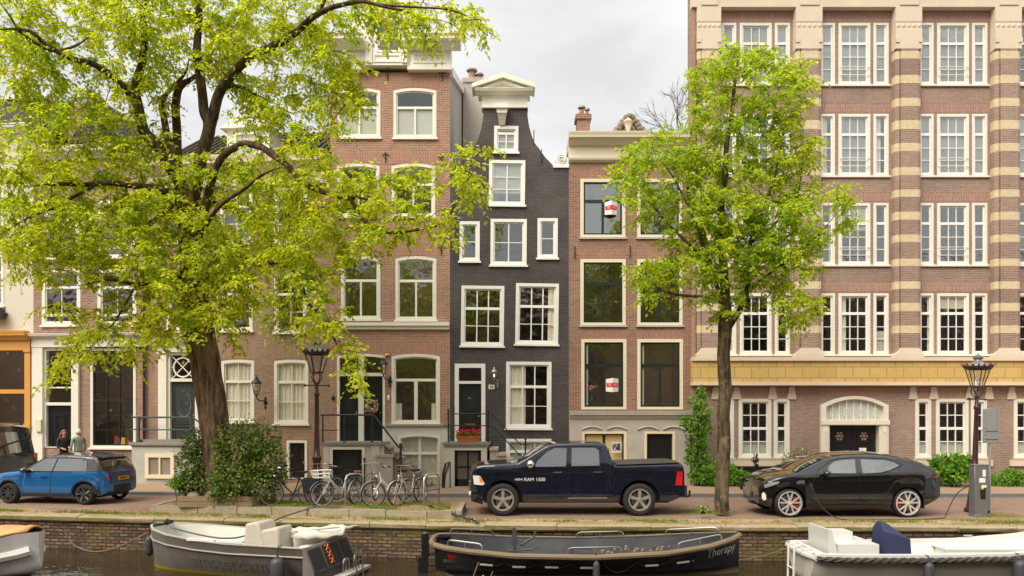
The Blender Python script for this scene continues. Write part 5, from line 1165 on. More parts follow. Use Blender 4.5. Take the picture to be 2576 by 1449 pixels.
# ------------------------------------------------------------------ boats
class Boat:     # x along the boat, y across, origin amidships on the water line
    def __init__(s, root, xs, half, sheer, keel, flare=.8, chine=None):
        s.root = root; s.xs = xs; s.h = lambda x: float(np.interp(x, xs, half)); s.sh = lambda x: float(np.interp(x, xs, sheer)); s.k = lambda x: float(np.interp(x, xs, keel)); s.fl = flare
        s.a, s.b = xs[0], xs[-1]
    def sec(s, x, t):      # t 0 at the keel .. 1 at the gunwale
        h, z1, z0 = s.h(x), s.sh(x), s.k(x)
        return h*(t**s.fl if t > 0 else 0)**.75, z0+(z1-z0)*t
    def hull(s, m, name='hull', n=44, k=10, transom=True):
        q = MB(); X = np.linspace(s.a, s.b, n+1); vs = []
        for x in X:
            for j in range(-k, k+1): y, z = s.sec(x, abs(j)/k); vs.append((x, y*(1 if j > 0 else -1), z))
        w = 2*k+1; fs = [(i*w+j, (i+1)*w+j, (i+1)*w+j+1, i*w+j+1) for i in range(n) for j in range(2*k)]
        q.add(vs, fs, 0, True); q.add(vs[:w], [tuple(range(w))], 0); q.add(vs[-w:], [tuple(range(w))], 0)
        return q.build(name, m, s.root)
    def inner(s, m, floor, inset=.1, name='inner_hull', xa=None, xb=None, n=36, k=4):
        q = MB(); xa = xa or s.a+.25; xb = xb or s.b-.1; X = np.linspace(xa, xb, n+1); vs = []
        for x in X:
            row = []; h = max(.02, s.h(x)-inset)
            for j in range(k+1): f = j/k; z = s.sh(x)-.005-(s.sh(x)-floor)*f; row.append((h*(1-.22*f), z))
            for (y, z) in row: vs.append((x, -y, z))
            for (y, z) in row[::-1]: vs.append((x, y, z))
        w = 2*k+2; q.add(vs, [(i*w+j, (i+1)*w+j, (i+1)*w+j+1, i*w+j+1) for i in range(n) for j in range(w-1)], 0, True)
        q.add(vs[:w], [tuple(range(w))]); q.add(vs[-w:], [tuple(range(w))]); return q.build(name, m, s.root, fix=False)
    def deck(s, m, inset=.1, name='gunwale', n=44, xa=None, xb=None, dz=.0, out=.0, lip=.06):
        q = MB(); X = np.linspace(s.a if xa is None else xa, s.b if xb is None else xb, n+1)
        for sg in (-1, 1):
            vs = []
            for x in X: h = s.h(x)+out; vs += [(x, sg*h, s.sh(x)-lip), (x, sg*h, s.sh(x)+.012+dz), (x, sg*max(.0, h-inset-out), s.sh(x)+.012+dz), (x, sg*max(.0, h-inset-out), s.sh(x)-lip)]
            q.add(vs, [(i*4+j, (i+1)*4+j, (i+1)*4+(j+1) % 4, i*4+(j+1) % 4) for i in range(n) for j in range(4)])
        return q.build(name, m, s.root)
    def rail(s, m, r, name='rub_rail', dz=-.03, out=.03, xa=None, xb=None, n=50, twist=0, sides=(-1, 1), mesh=None, t=1.0):
        q = mesh or MB(); X = np.linspace(xa if xa is not None else s.a, xb if xb is not None else s.b, n+1)
        for sg in sides:
            pts = []
            for x in X: y, z = s.sec(x, t); pts.append((x, sg*(y+out), z+dz))
            if twist:
                for ph in range(3):
                    pp = []
                    for i, x in enumerate(np.linspace(X[0], X[-1], n*6)):
                        y, z = s.sec(x, t); a = ph*2.094+x*twist; pp.append((x, sg*(y+out+r*.5*math.cos(a)), z+dz+r*.5*math.sin(a)))
                    q.tube(pp, r*.62, 5)
            else: q.tube(pts, r, 8)
        return q if mesh else q.build(name, m, s.root)
    def on(s, x, t, out=.0, sg=-1): y, z = s.sec(x, t); return (x, sg*(y+out), z)
def hoop(q, p0, p1, h, r=.02):    # a grab rail bent between two feet
    p0, p1 = Vector(p0), Vector(p1); d = p1-p0; e = min(.12/d.length, .2); U = Vector((0,0,h))
    q.tube([p0, p0+U*.6, p0+d*e*.35+U*.92, p0+d*e+U, p1-d*e+U, p1-d*e*.35+U*.92, p1+U*.6, p1], r, 6)
    m_ = (p0+p1)/2; q.tube([m_, m_+U], r*.8, 5)
def fender(boat, x, t_top, ln, r, m, name='fender', lab=None, sg=-1, parent=None):
    o = boat.on(x, 1.0, .05, sg); q = MB(); zt = boat.sec(x, t_top)[1]; y = sg*(abs(boat.sec(x, t_top)[0])+r+.01)
    q.lathe([(.0,0),(.03,-.0),(.035,-.035),(r*.55,-.045),(r*.85,-.075),(r,-.13),(r,-ln+.12),(r*.8,-ln+.04),(r*.3,-ln),(0,-ln)], (0,0,0), 14)
    q.tube([(0,0,-.02), (0,(o[1]-y)*.8,o[2]-zt+.03), (0,(o[1]-y)*.2-sg*.15,o[2]-zt+.03)], .012, 5, 1)
    w = q.build(name, [m, IRON], None); w.matrix_world = boat.M @ Matrix.Translation((x, y, zt)); tag(w, lab, 'fender', 'fenders on the boats'); return w
def place(root): return Matrix.Translation(root.location) @ Matrix.Rotation(root.rotation_euler.z, 4, 'Z')
def hullmat(name, c, line, z0, z1, dirt=.4, rough=.45, dc=(.12,.1,.06), streak=.5):   # paint with a slimy band at the water line
    t = NT(name); P = t.pos(); sp = t.n('ShaderNodeSeparateXYZ'); t.l(P, sp.inputs[0])
    col = t.mix(t.noise(P, 2.5, 6, .65, (1, 1, .5)), sc(c, .75), sc(c, 1.2))
    col = t.mix(t.math('MULTIPLY', t.ramp(t.noise(P, 3, 7, .75, (1, 1, .35)), [(.46, (0,0,0)), (.68, (1,1,1))]), dirt), col, dc)
    zz = t.math('ADD', sp.outputs['Z'], t.math('MULTIPLY', t.noise(P, 3, 4), .05))
    mr = t.n('ShaderNodeMapRange'); mr.inputs['From Min'].default_value = z0+.025; mr.inputs['From Max'].default_value = z1+.025; mr.inputs['To Min'].default_value = 1; mr.inputs['To Max'].default_value = 0; t.l(zz, mr.inputs['Value']); mr.inputs['From Min'].default_value -= .07; mr.inputs['From Max'].default_value -= .07
    col = t.mix(mr.outputs['Result'], col, line)
    t.bsdf(col, rough, 0, t.bump(t.noise(P, 6, 4, .6), .15, .02), .5); return t.mat
RUBBER = mat('fender_rubber', (.05,.052,.06), .5, var=.3, vs=9)

# ---------- black open boat with the name on its bow
Bx0, Bx1 = wx(1098, 17.0), wx(1864, 17.0); L_ = Bx1-Bx0
bt = thing('open_boat', 'long black steel open boat with rope loops and the name Therapy on its bow', 'boat', ((Bx0+Bx1)/2, 17.15, -.8), R(.5))
hl = L_/2
bo = Boat(bt, [-hl, -hl+.25, -hl+.8, -hl*.5, 0, hl*.45, hl*.75, hl*.93, hl], [.62, .82, .98, 1.1, 1.12, 1.02, .74, .33, .05], [.70, .67, .62, .55, .52, .58, .68, .77, .82], [-.35, -.42, -.5, -.5, -.5, -.5, -.45, -.3, -.05], .9); bo.M = place(bt)
BHULL = hullmat('black_hull_paint', (.013,.014,.017), (.22,.18,.10), -.76, -.66, .28, .38, (.10,.085,.07))
bo.hull(BHULL)
bo.inner(mat('dark_blue_inside', (.018,.022,.03), .5, var=.3, dirt=.3), .06, .14)
WOOD = mat('weathered_wood_rail', (.20,.145,.09), .75, var=.3, vs=4, bump=.3, bs=20, dirt=.4, dirtc=(.13,.13,.05), stretch=(.4, 2, 2))
bo.deck(mat('dark_deck', (.03,.03,.032), .6, var=.3, dirt=.4), .13)
bo.rail(WOOD, .062, 'rub_rail', -.035, .035)
q = MB(); q.tube([(-hl-.02, -.66, .665), (-hl-.1, -.3, .68), (-hl-.1, .3, .68), (-hl-.02, .66, .665)], .062, 8); q.build('stern_rail', WOOD, bt)
q = MB(); g = lambda x, sg, o=-.06: (x, sg*(bo.h(x)+o), bo.sh(x)+.01)
for (xa, xb, sg) in ((-hl+.3, -hl+1.05, -1), (-hl+.25, -hl+1.25, 1), (-.55, .6, -1), (-.15, .95, 1), (1.85, 2.9, -1), (1.95, 3.05, 1)): q = MB(); hoop(q, g(xa, sg), g(xb, sg), .13, .018); q.build('grab_rail', STEEL, bt)
BNM = mat('boat_bench', (.025,.027,.03), .6, var=.3, dirt=.4, dirtc=(.2,.14,.1))
for bb_ in ((-hl+.2, -hl+.9, -.7, .7, .30, .36), (-.3, .1, -.9, .9, .28, .33), (1.6, 2.7, -.6, .6, .36, .40)): q = MB(); q.box(*bb_); q.build('bench', BNM, bt)
q = MB()
for i in range(70): q.ball((rng.uniform(.3, 2.6), rng.uniform(-.75, .5), .33+rng.uniform(0, .12)), rng.uniform(.02, .05), 5, 3)
q.build('fallen_seeds', mat('brown_litter', (.22,.16,.11), .9, var=.4, vs=12), bt)
q = MB(); q.tube([(-hl+1.75,-.25,.2),(-hl+1.75,-.25,.85)], .035, 6); q.hexa([(-hl+1.66,-.28,.6),(-hl+1.84,-.28,.6),(-hl+1.84,-.2,.6),(-hl+1.66,-.2,.6),(-hl+1.72,-.28,.98),(-hl+1.78,-.28,.98),(-hl+1.78,-.2,.98),(-hl+1.72,-.2,.98)])
q.tube([(-hl+1.9,-.2,.58),(-hl+2.2,.1,.72),(-hl+2.24,.1,.85)], .03, 6); q.tube([(-hl+1.95,-.3,.5),(-hl+2.15,-.3,.5),(-hl+2.28,-.15,.56)], .022, 6); q.box(-hl+1.6, -hl+1.92, -.36, -.14, .46, .49); q.build('helm_stand', mat('worn_grey_metal', (.09,.09,.095), .45, .3, var=.3), bt)
# rudder at the stern
q = MB(); q.box(-hl-.42, -hl-.2, -.05, .05, -.5, .28); q.box(-hl-.34, -hl-.18, -.045, .045, .28, .78); q.tube([(-hl-.2,0,.35),(-hl+.0,0,.35)], .03, 6); q.tube([(-hl-.2,0,.1),(-hl+.0,0,.1)], .03, 6); q.ball((-hl-.26,0,.8), (.09,.05,.06), 8, 5); q.build('rudder', BLACKP, bt)
q = MB()    # rope looped along the side with light sleeves
Xh = np.linspace(-hl+.85, hl-1.1, 8); slv = MB()
for i in range(7):
    xa, xb = Xh[i], Xh[i+1]; pts = []
    for f in np.linspace(0, 1, 9):
        x = xa+(xb-xa)*f; sag = .13*4*f*(1-f)+(.12*math.sin(math.pi*f) if i == 4 else 0); tt = .80-.0*f; y, z = bo.sec(x, tt); y2, _ = bo.sec(x, max(.3, tt-sag/(bo.sh(x)-bo.k(x)))); pts.append((x, -(y2+.02), z-sag))
    q.tube(pts, .013, 5)
    if i != 4:
        xm = (xa+xb)/2-.06*(i < 3); y, z = bo.sec(xm, .74); dx = .14; dz = (bo.sh(xm+.14)-bo.sh(xm-.14))*.8
        slv.tube([(xm-dx, -(bo.sec(xm-dx,.74)[0]+.04), z-.03-dz*.5), (xm+dx, -(bo.sec(xm+dx,.74)[0]+.04), z-.03+dz*.5)], .026, 7)
    q.tube([bo.on(xa, .80, .02), bo.on(xa, .88, .02)], .012, 4)
q.build('side_rope', mat('dirty_rope', (.06,.055,.05), .9, var=.3), bt); slv.build('rope_sleeve', mat('rope_sleeve_plastic', (.62,.58,.48), .6, var=.1, dirt=.3), bt)
def bside(x, z, o=.006):   # point on the near side at height z
    t_ = (z-bo.k(x))/(bo.sh(x)-bo.k(x)); return (x, -(bo.sec(x, t_)[0]+o), z)
WHL = mat('worn_white_lettering', (.62,.62,.60), .6, var=.2)
writing('boat_name', 'Therapy', .27, WHL, bt, lambda a, b, c: bside(hl-.52+a, .50+b+a*.13, .006+c), .85, .12)
q = MB(); pa, pb = bside(hl-1.0, .60), bside(hl-.72, .65); q.tube([pa, pb], .02, 4); q.build('name_flourish', WHL, bt)
q = MB(); v = [bside(-hl+.28, .52), bside(-hl+.3, .40), bside(-hl+.40, .36), bside(-hl+.52, .46), bside(-hl+.46, .50)]; q.add(v, [(0,1,2,3,4)]); q.build('red_sticker', mat('red_decal', (.6,.03,.03), .5), bt, fix=False)
fender(bo, .05, .93, .62, .075, RUBBER, lab='slim grey fender hanging at the middle of the black boat')
# floating twigs and litter at the stern
q = MB()
for i in range(60): 
    a = Vector((rng.uniform(-.5, .45), rng.uniform(-.25, .2), rng.uniform(0, .12))); d = Vector((rng.uniform(-.3, .3), rng.uniform(-.1, .1), rng.uniform(-.02, .1))); q.tube([a, a+d], .009, 4)
q.tube([(-.05,-.1,.05),(.12,-.1,.52)], .014, 5); q.tube([(.3,-.1,.05),(.42,-.1,.33)], .012, 5)
q.tube([(.22,-.28,.22),(.36,-.3,.10),(.42,-.3,-.02)], .03, 6, 1); q.tube([(.2,-.28,.27),(.27,-.29,.19)], .032, 6, 2)
tag(q.build('driftwood', [mat('drift_twigs', (.19,.12,.07), .9, var=.3), mat('red_plastic', (.6,.05,.05), .4), WHITE2], None, loc=(wx(1190, 15.75), 15.75, -.86)), 'heap of floating twigs and red-white plastic at the stern of the black boat', 'driftwood')

# ---------- grey aluminium boat
ga = -R(15.5)
gb = thing('aluminium_boat', 'grey aluminium open boat with faded lettering, white canvas and swim platform', 'boat', (-6.33, 17.42, -.8), ga)
hl = 2.27
bo = Boat(gb, [-hl, -hl+.12, -hl+.4, -hl+.95, -hl+1.8, .4, hl], [.06, .30, .56, .80, .96, 1.0, .94], [.92, .90, .86, .81, .75, .71, .69], [-.2, -.3, -.38, -.4, -.4, -.4, -.35], .55); bo.M = place(gb)
GALU = hullmat('dull_aluminium', (.19,.172,.152), (.36,.29,.04), -.765, -.70, .5, .45, (.10,.088,.075))
bo.hull(GALU); bo.inner(mat('pale_inside', (.58,.56,.50), .55, var=.06, dirt=.2), .22, .07, xb=hl-.05)
bo.deck(mat('pale_gunwale', (.55,.53,.48), .4, .3, var=.1), .07, out=.012, lip=.012)
bo.rail(mat('alloy_rub_strip', (.40,.37,.33), .4, .4, var=.15), .022, 'rub_rail', 0, .015, xa=-hl+.05, t=.80)
q = MB(); q.box(hl-.5, hl-.06, -.66, .66, .2, .60); q.build('stern_bench', mat('boat_white', (.72,.70,.65), .5, var=.06, dirt=.2), gb)
q = MB(); q.hexa([(.45,-.5,.2),(1.15,-.5,.2),(1.15,.25,.2),(.45,.25,.2),(.5,-.45,1.08),(.84,-.45,1.13),(.84,.2,1.13),(.5,.2,1.05)]); q.hexa([(.84,-.45,.25),(1.4,-.47,.25),(1.4,.2,.25),(.84,.2,.25),(.86,-.42,.93),(1.34,-.44,1.03),(1.34,.15,1.03),(.86,.15,.93)])
cv = q.build('console_cover', mat('cream_canvas', (.47,.43,.36), .85, var=.08, vs=6, bump=.6, bs=5), gb); 
m_ = cv.modifiers.new('soft', 'BEVEL'); m_.width = .06; m_.segments = 3
q = MB()     # furled white canvas over the stern
def cvs(u, v): x = .95+1.75*u; return (x, -.1+.95*v+.12*math.sin(u*9+v*3), .80+.15*u+.022*math.sin(u*14+v*6)+.02*math.sin(u*31+v*11)+.06*math.sin(math.pi*v)-.10*(v < .06))
q.grid(cvs, 18, 8); q.tube([(.8,.0,.80),(2.6,.0,1.02)], .02, 5); o = q.build('folded_canopy', mat('white_canvas', (.60,.57,.50), .8, var=.08, vs=7, bump=.5, bs=6, dirt=.25, dirtc=(.4,.36,.28)), gb, fix=False)
m_ = o.modifiers.new('thick', 'SOLIDIFY'); m_.thickness = .05
q = MB()
for xa, xb in ((-.6, .1), (.15, .8)): q.box(xa, xb, -.98, -.86, .735, .785)
q.build('side_cushion', mat('cushion_white', (.76,.74,.7), .6, var=.04), gb)
# raked black stern panels and platform
STP = mat('stern_panel_black', (.02,.021,.023), .4, var=.2); q = MB()
q.hexa([(hl-.02,-.93,.02),(hl+.30,-.93,.02),(hl+.30,.93,.02),(hl-.02,.93,.02),(hl-.02,-.94,.69),(hl+.02,-.94,.69),(hl+.02,.94,.69),(hl-.02,.94,.69)]); q.build('transom', GALU, gb)
q = MB(); n_ = Vector((.62, 0, .26)).normalized()*.012
def tr_(u, v): p = Vector((hl+.305-.28*v, -.9+1.8*u, .05+.62*v)) + n_; return p
for (u0, u1, v0, v1, k) in ((.02,.30,.08,.95,0),(.34,.72,.08,.95,0),(.76,.98,.08,.95,0)): q.add([tr_(u0,v0),tr_(u1,v0),tr_(u1,v1),tr_(u0,v1)], [(0,1,2,3)])
pn = q.build('stern_panel', STP, gb, fix=False)
q = MB(); ORX = mat('orange_lettering', (.75,.16,.03), .5)
for k in range(3):
    for (a, b) in (((0,0),(1,1)),((0,1),(1,0))):
        p0 = tr_(.40+a[0]*.085, .76-.225*k+a[1]*.17)+n_; p1 = tr_(.40+b[0]*.085, .76-.225*k+b[1]*.17)+n_; q.tube([p0, p1], .017, 4)
q.build('three_crosses', ORX, pn)
q = MB(); q.box(hl+.29, hl+.66, -.9, .9, -.03, .03); q.box(hl+.2, hl+.6, -.85, .85, -.12, -.03); q.build('swim_platform', mat('platform_alloy', (.5,.48,.42), .5, .2, var=.15), gb)
q = MB(); q.box(hl+.25, hl+.4, -.92, .92, .03, .22); q.build('platform_step', STP, gb)
q = MB()
hoop(q, (hl+.5, -.15, .03), (hl+.5, .12, .03), .30, .02); hoop(q, (hl+.55, .25, .03), (hl+.55, .5, .03), .32, .02)
for y_ in (.18, .48): q.tube([(hl+.62, y_, .62), (hl+.68, y_, -.28)], .02, 6)
for z_ in (-.2, .0, .25, .45): q.tube([(hl+.65, .18, z_), (hl+.65, .48, z_)], .016, 5)
q.build('boarding_ladder', STEEL, gb)
q = MB(); q.ball((-hl+.3, .1, .95), (.14, .1, .05), 8, 5); q.tube([(-hl+.3,.05,.88),(-hl+.3,.05,1.02)], .03, 6); q.build('bow_cleat', IRON, gb)
def gside(x, z, o=.006):
    t_ = (z-bo.k(x))/(bo.sh(x)-bo.k(x)); return (x, -(bo.sec(x, t_)[0]+o), z)
writing('boat_lettering', 'amsterdam', .44, mat('faded_lettering', (.13,.125,.12), .6, var=.35, vs=8), gb, lambda a, b, c: gside(.32+a, .23+b-a*.02, .004+c), 1.0)
fender(bo, hl-.55, .84, .66, .15, RUBBER, lab='fat grey fender hanging near the stern of the aluminium boat')
fender(bo, -hl+.06, .80, .5, .09, RUBBER, lab='black fender at the bow of the aluminium boat', sg=-1)

# ---------- white sloop on the right
sb = thing('sloop', 'white open sloop with thick black rope fender and blue covered console', 'boat', (9.9, 16.75, -.8), 0)
hl = 3.5
bo = Boat(sb, [-hl, -hl+.15, -hl+.7, -1.2, .5, 1.8, 2.9, hl], [.80, .88, .95, 1.0, 1.0, .92, .55, .1], [.55, .55, .54, .55, .58, .70, .95, 1.10], [-.3, -.4, -.4, -.4, -.4, -.4, -.3, .0], .55); bo.M = place(sb)
WH = hullmat('white_gelcoat', (.62,.60,.53), (.40,.32,.18), -.80, -.70, .18, .3, (.42,.38,.3)); bo.hull(WH)
WIN = mat('white_inside', (.64,.64,.61), .35, var=.04, dirt=.15, dirtc=(.5,.5,.47)); bo.inner(WIN, .12, .14, xa=-hl+.12)
bo.deck(WIN, .16, dz=.02)
bo.rail(mat('black_rope_fender', (.05,.045,.042), .8, var=.3), .06, 'rope_fender', -.07, .05, twist=11, n=40, xa=-hl+.02)
q = MB(); q.box(-hl-.02, -hl+.28, -.86, .86, .5, .56); q.tube([(-hl+.02,-.86,.48),(-hl-.04,-.3,.48),(-hl-.04,.3,.48),(-hl+.02,.86,.48)], .06, 7); q.build('stern_deck', WIN, sb)
q = MB(); q.box(-hl+.62, -hl+1.5, -.5, .62, .15, .72); q.hexa([(-hl+.42,-.5,.5),(-hl+.62,-.5,.5),(-hl+.62,.6,.5),(-hl+.42,.6,.5),(-hl+.40,-.5,1.04),(-hl+.47,-.5,1.04),(-hl+.47,.6,1.02),(-hl+.40,.6,1.02)]); q.box(-hl+.66, -hl+1.2, .1, .6, .72, .90); q.build('engine_seat', WIN, sb)
q = MB(); CB = mat('navy_canvas', (.022,.03,.085), .8, var=.15, vs=5, bump=.4, bs=5)
q.hexa([(-1.84,-.40,.12),(-1.20,-.40,.12),(-1.20,.3,.12),(-1.84,.3,.12),(-1.82,-.36,.98),(-1.22,-.33,.80),(-1.22,.24,.80),(-1.80,.26,.98)])
q.hexa([(-1.82,-.36,.98),(-1.22,-.33,.80),(-1.22,.24,.80),(-1.80,.26,.98),(-1.78,-.1,1.17),(-1.64,-.1,1.12),(-1.64,.06,1.12),(-1.78,.06,1.17)])
o = q.build('console_cover', CB, sb); m_ = o.modifiers.new('soft', 'BEVEL'); m_.width = .05; m_.segments = 3
q = MB(); q.box(-.1, 1.9, .25, .74, .12, .46); q.box(1.9, 2.6, -.55, .6, .12, .62); q.box(-.15, 1.95, .22, .88, .46, .50); q.build('bench', WIN, sb)
q = MB(); hoop(q, (-hl-.28, -.32, -.3), (-hl-.28, .02, -.3), .01, .02)
for y_ in (-.32, .02): q.tube([(-hl+.15,y_,.58),(-hl-.1,y_,.70),(-hl-.26,y_,.62),(-hl-.28,y_,-.35)], .025, 7)
for z_ in (-.3, -.08, .16): q.tube([(-hl-.28,-.32,z_),(-hl-.28,.02,z_)], .02, 6)
q.build('boarding_ladder', mat('white_tube', (.72,.70,.66), .3), sb)
q = MB()
for x_ in (.75, 2.6, 3.1): 
    for sg in (1,) if x_ < 1 else (-1, 1): p = g_ = (x_, sg*(bo.h(x_)-.08), bo.sh(x_)+.03); q.tube([(p[0]-.1,p[1],p[2]+.05),(p[0]+.1,p[1],p[2]+.05)], .02, 5); q.tube([p,(p[0],p[1],p[2]+.05)], .02, 5)
q.build('cleat', STEEL, sb)
q = MB(); q.tube([(2.0,-.3,.64),(2.05,-.3,.75),(2.5,-.2,.76),(3.0,.1,.9),(3.3,.3,1.1)], .014, 5); q.tube([(2.7,.3,1.0),(2.8,.2,.75),(2.9,-.1,.7),(3.3,-.2,.8)], .014, 5); q.build('mooring_line', IRON, sb)
fender(bo, -1.25, .93, .66, .10, RUBBER, lab='long dark fender below the blue console of the white sloop')
fender(bo, .62, .95, .66, .135, RUBBER, lab='fat dark fender on the white sloop towards its bow')

# ---------- white motor boat cut off by the left edge
lbt = thing('motorboat', 'scuffed white boat bow with orange cover at the left edge', 'boat', (-13.1, 17.1, -.8), -R(5))
hl = 2.6
bo = Boat(lbt, [-hl, -1, .8, 1.7, 2.3, hl], [.95, 1.0, .98, .75, .38, .1], [.80, .80, .82, .86, .90, .91], [-.3, -.4, -.4, -.3, -.1, .1], .6); bo.M = place(lbt)
bo.hull(hullmat('scuffed_white', (.66,.65,.63), (.08,.07,.05), -.80, -.70, .12, .4, (.05,.045,.04)))
bo.rail(mat('white_bulge', (.66,.65,.62), .4, var=.08, dirt=.3), .12, 'rubbing_strake', 0, -.02, t=.55, xb=2.45)
q = MB(); q.grid(lambda u, v: (-hl+(2*hl-.15)*u, (bo.h(-hl+(2*hl-.15)*u)+.02)*(2*v-1), bo.sh(-hl+(2*hl-.15)*u)+.02+.20*(1-(2*v-1)**2)*(1-u*.5)+.02*math.sin(u*40)), 26, 10)
o = q.build('boat_cover', mat('orange_cover', (.72,.32,.12), .6, var=.15, vs=3, dirt=.5, dirtc=(.6,.45,.33)), lbt, fix=False); m_ = o.modifiers.new('thick', 'SOLIDIFY'); m_.thickness = .04
q = MB(); q.ball((1.6, -.3, 1.05), (.08, .08, .1), 8, 6); q.tube([(1.6,-.3,.95),(1.6,-.3,1.05)], .05, 6); q.build('bow_light', ALU, lbt)
q = MB()
for i in range(9):
    x_ = rng.uniform(-.6, 2.0); t_ = rng.uniform(.5, .95); p = Vector(bo.on(x_, t_, .008)); w_ = rng.uniform(.015, .05); q.add([p+Vector((-w_,0,-w_*.6)), p+Vector((w_,.0,-w_)), p+Vector((w_*.7,0,w_)), p+Vector((-w_*.5,0,w_*.7))], [(0,1,2,3)])
q.build('scuff_marks', DARK, lbt, fix=False)

# ---------- ropes
def rope(name, pts, r, m, lab):
    q = MB(); p = [Vector(a) for a in pts]; o = p[0].copy(); out_ = []
    for i in range(len(p)-1):     # smooth sag between the given points
        a, b, c, d = p[max(i-1, 0)], p[i], p[i+1], p[min(i+2, len(p)-1)]
        for k in range(6):
            f = k/6; out_.append(.5*((2*b)+(c-a)*f+(2*a-5*b+4*c-d)*f*f+(3*b-a-3*c+d)*f**3)-o)
    out_.append(p[-1]-o); q.tube(out_, r, 6); return tag(q.build(name, m, None, loc=o), lab, 'rope' if 'rope' in name else 'cable')
BROPE = mat('blue_rope', (.06,.11,.12), .85, var=.25)
zq = lambda X, o=.3: Vector((X, Yq(X)+o, .02))
rope('mooring_rope', [at(430, 1327, 17.95), at(500, 1345, 17.7), at(560, 1354, 17.6), at(612, 1349, 17.7), at(668, 1325, 18.6), at(705, 1303, 19.3), Vector((-5.25, 20.15, .225)), Vector((-4.9, 20.35, .21)), Vector((-4.6, 20.45, .205))], .022, BROPE, 'blue-green mooring rope from the aluminium boat up to the verge')
GR = mat('grey_rope', (.16,.145,.12), .9, var=.2)
rope('mooring_rope', [at(95, 1335, 17.4), at(150, 1338, 19.6), at(172, 1352, 19.9), at(190, 1374, 19.8), at(240, 1388, 19.6), at(300, 1375, 19.2), at(372, 1340, 18.3)], .018, GR, 'grey rope slung along the quay wall at the left edge')
rope('mooring_rope', [at(1858, 1410, 17.0), at(1930, 1395, 17.8), at(2000, 1372, 18.4)], .014, GR, 'thin rope from the black boat bow to the quay wall')
rope('mooring_rope', [at(895, 1372, 17.4), at(960, 1390, 18.0), at(1060, 1396, 18.3)], .012, GR, 'thin rope trailing from the swim platform along the quay wall')
def chain(pts, lab):
    q = MB(); o = Vector(pts[0]); n = 34
    P_ = [Vector(pts[0])*(1-i/n)+Vector(pts[1])*(i/n) for i in range(n+1)]
    for i in range(n):
        a, b = P_[i]-o, P_[i+1]-o; d = (b-a).normalized(); s_ = d.cross(Vector((0,0,1))).normalized()*.035 if i % 2 else Vector((0,0,.035)); wv = Vector((0, 0, .02*math.sin(i*.9)))
        q.tube([a-d*.02+wv, a+s_+wv+d*.02, b+s_+wv-d*.01, b+d*.02+wv, b-s_+wv-d*.01, a-s_+wv+d*.02, a-d*.02+wv], .012, 4)
    tag(q.build('mooring_chain', IRON, None, loc=o), lab, 'chain')
chain([(wx(1078, 20.4), 20.4, .22), (wx(1203, 18.6), 18.62, .05)], 'rusty dark chain lying across the verge to the black boat')
# ------------------------------------------------------------------ trees and plants
def barkmat(name, c, moss=.3, mc=(.10,.085,.02)):
    t = NT(name); P = t.pos()
    r = t.noise(P, 9, 6, .65, (1, 1, .16))
    col = t.mix(t.ramp(r, [(.38, (0,0,0)), (.62, (1,1,1))]), sc(c, .25), sc(c, 1.3))
    col = t.mix(t.math('MULTIPLY', t.ramp(t.noise(P, 4, 5, .7), [(.5, (0,0,0)), (.7, (1,1,1))]), moss), col, mc)
    t.bsdf(col, .9, 0, t.bump(r, 1.0, .06), .2); return t.mat
LIMBB = barkmat('elm_limb_bark', (.105,.068,.042)); ELMB = barkmat('elm_bark', (.22,.145,.092)); YBARK = barkmat('young_bark', (.13,.095,.06), .85, (.30,.23,.09))
ELML = leafmat('elm_leaf', (.36,.42,.018), (.62,.64,.024), (.86,.71,.04), .62, 1.4)
LIME = leafmat('spring_leaf', (.32,.42,.016), (.54,.61,.024), (.80,.74,.04), .58, 1.35)
LAUREL = leafmat('laurel_leaf', (.045,.10,.012), (.15,.21,.028), (.40,.38,.07), .15, 1.2)
VINE = leafmat('vine_leaf', (.07,.20,.014), (.18,.36,.03), (.40,.46,.05), .35, 1.5)
GRASSM = leafmat('grass_blade', (.16,.22,.02), (.30,.34,.04), (.50,.44,.12), .3, 1.3)
class Leaves:
    def __init__(s): s.p = []; s.d = []; s.n = []; s.l = []; s.w = []
    def add(s, p, d, n, l, w): s.p.append(p); s.d.append(d); s.n.append(n); s.l.append(l); s.w.append(w)
    def build(s, name, m, parent, fold=.25, k=None):
        p = np.concatenate(s.p); d = np.concatenate(s.d); n = np.concatenate(s.n); l = np.concatenate(s.l)[:, None]; w = np.concatenate(s.w)[:, None]
        d = d/np.linalg.norm(d, axis=1, keepdims=True); n = n-d*np.sum(n*d, axis=1, keepdims=True); n /= np.maximum(np.linalg.norm(n, axis=1, keepdims=True), 1e-6); r = np.cross(d, n)
        N = len(p); V = np.empty((N, 4, 3), np.float32)
        V[:, 0] = p; V[:, 1] = p+d*l*.45+r*w*.5+n*w*fold*.5; V[:, 2] = p+d*l-n*l*.12; V[:, 3] = p+d*l*.45-r*w*.5+n*w*fold*.5
        me = bpy.data.meshes.new(name); me.vertices.add(N*4); me.vertices.foreach_set('co', V.ravel())
        idx = (np.arange(N)[:, None]*4 + np.array([0,1,2, 0,2,3])[None]).astype(np.int32)
        me.loops.add(N*6); me.loops.foreach_set('vertex_index', idx.ravel()); me.polygons.add(N*2)
        me.polygons.foreach_set('loop_start', np.arange(0, N*6, 3, dtype=np.int32)); me.polygons.foreach_set('loop_total', np.full(N*2, 3, np.int32))
        a = me.attributes.new('rnd', 'FLOAT', 'POINT'); a.data.foreach_set('value', np.repeat(np.clip(rng.beta(1.8, 2.4, N), 0, 1).astype(np.float32), 4))
        me.materials.append(m); me.update(); me.validate()
        o = bpy.data.objects.new(name, me); C.objects.link(o)
        if parent: o.parent = parent
        return o
def unit(v): return v/np.maximum(np.linalg.norm(v, axis=-1, keepdims=True), 1e-9)
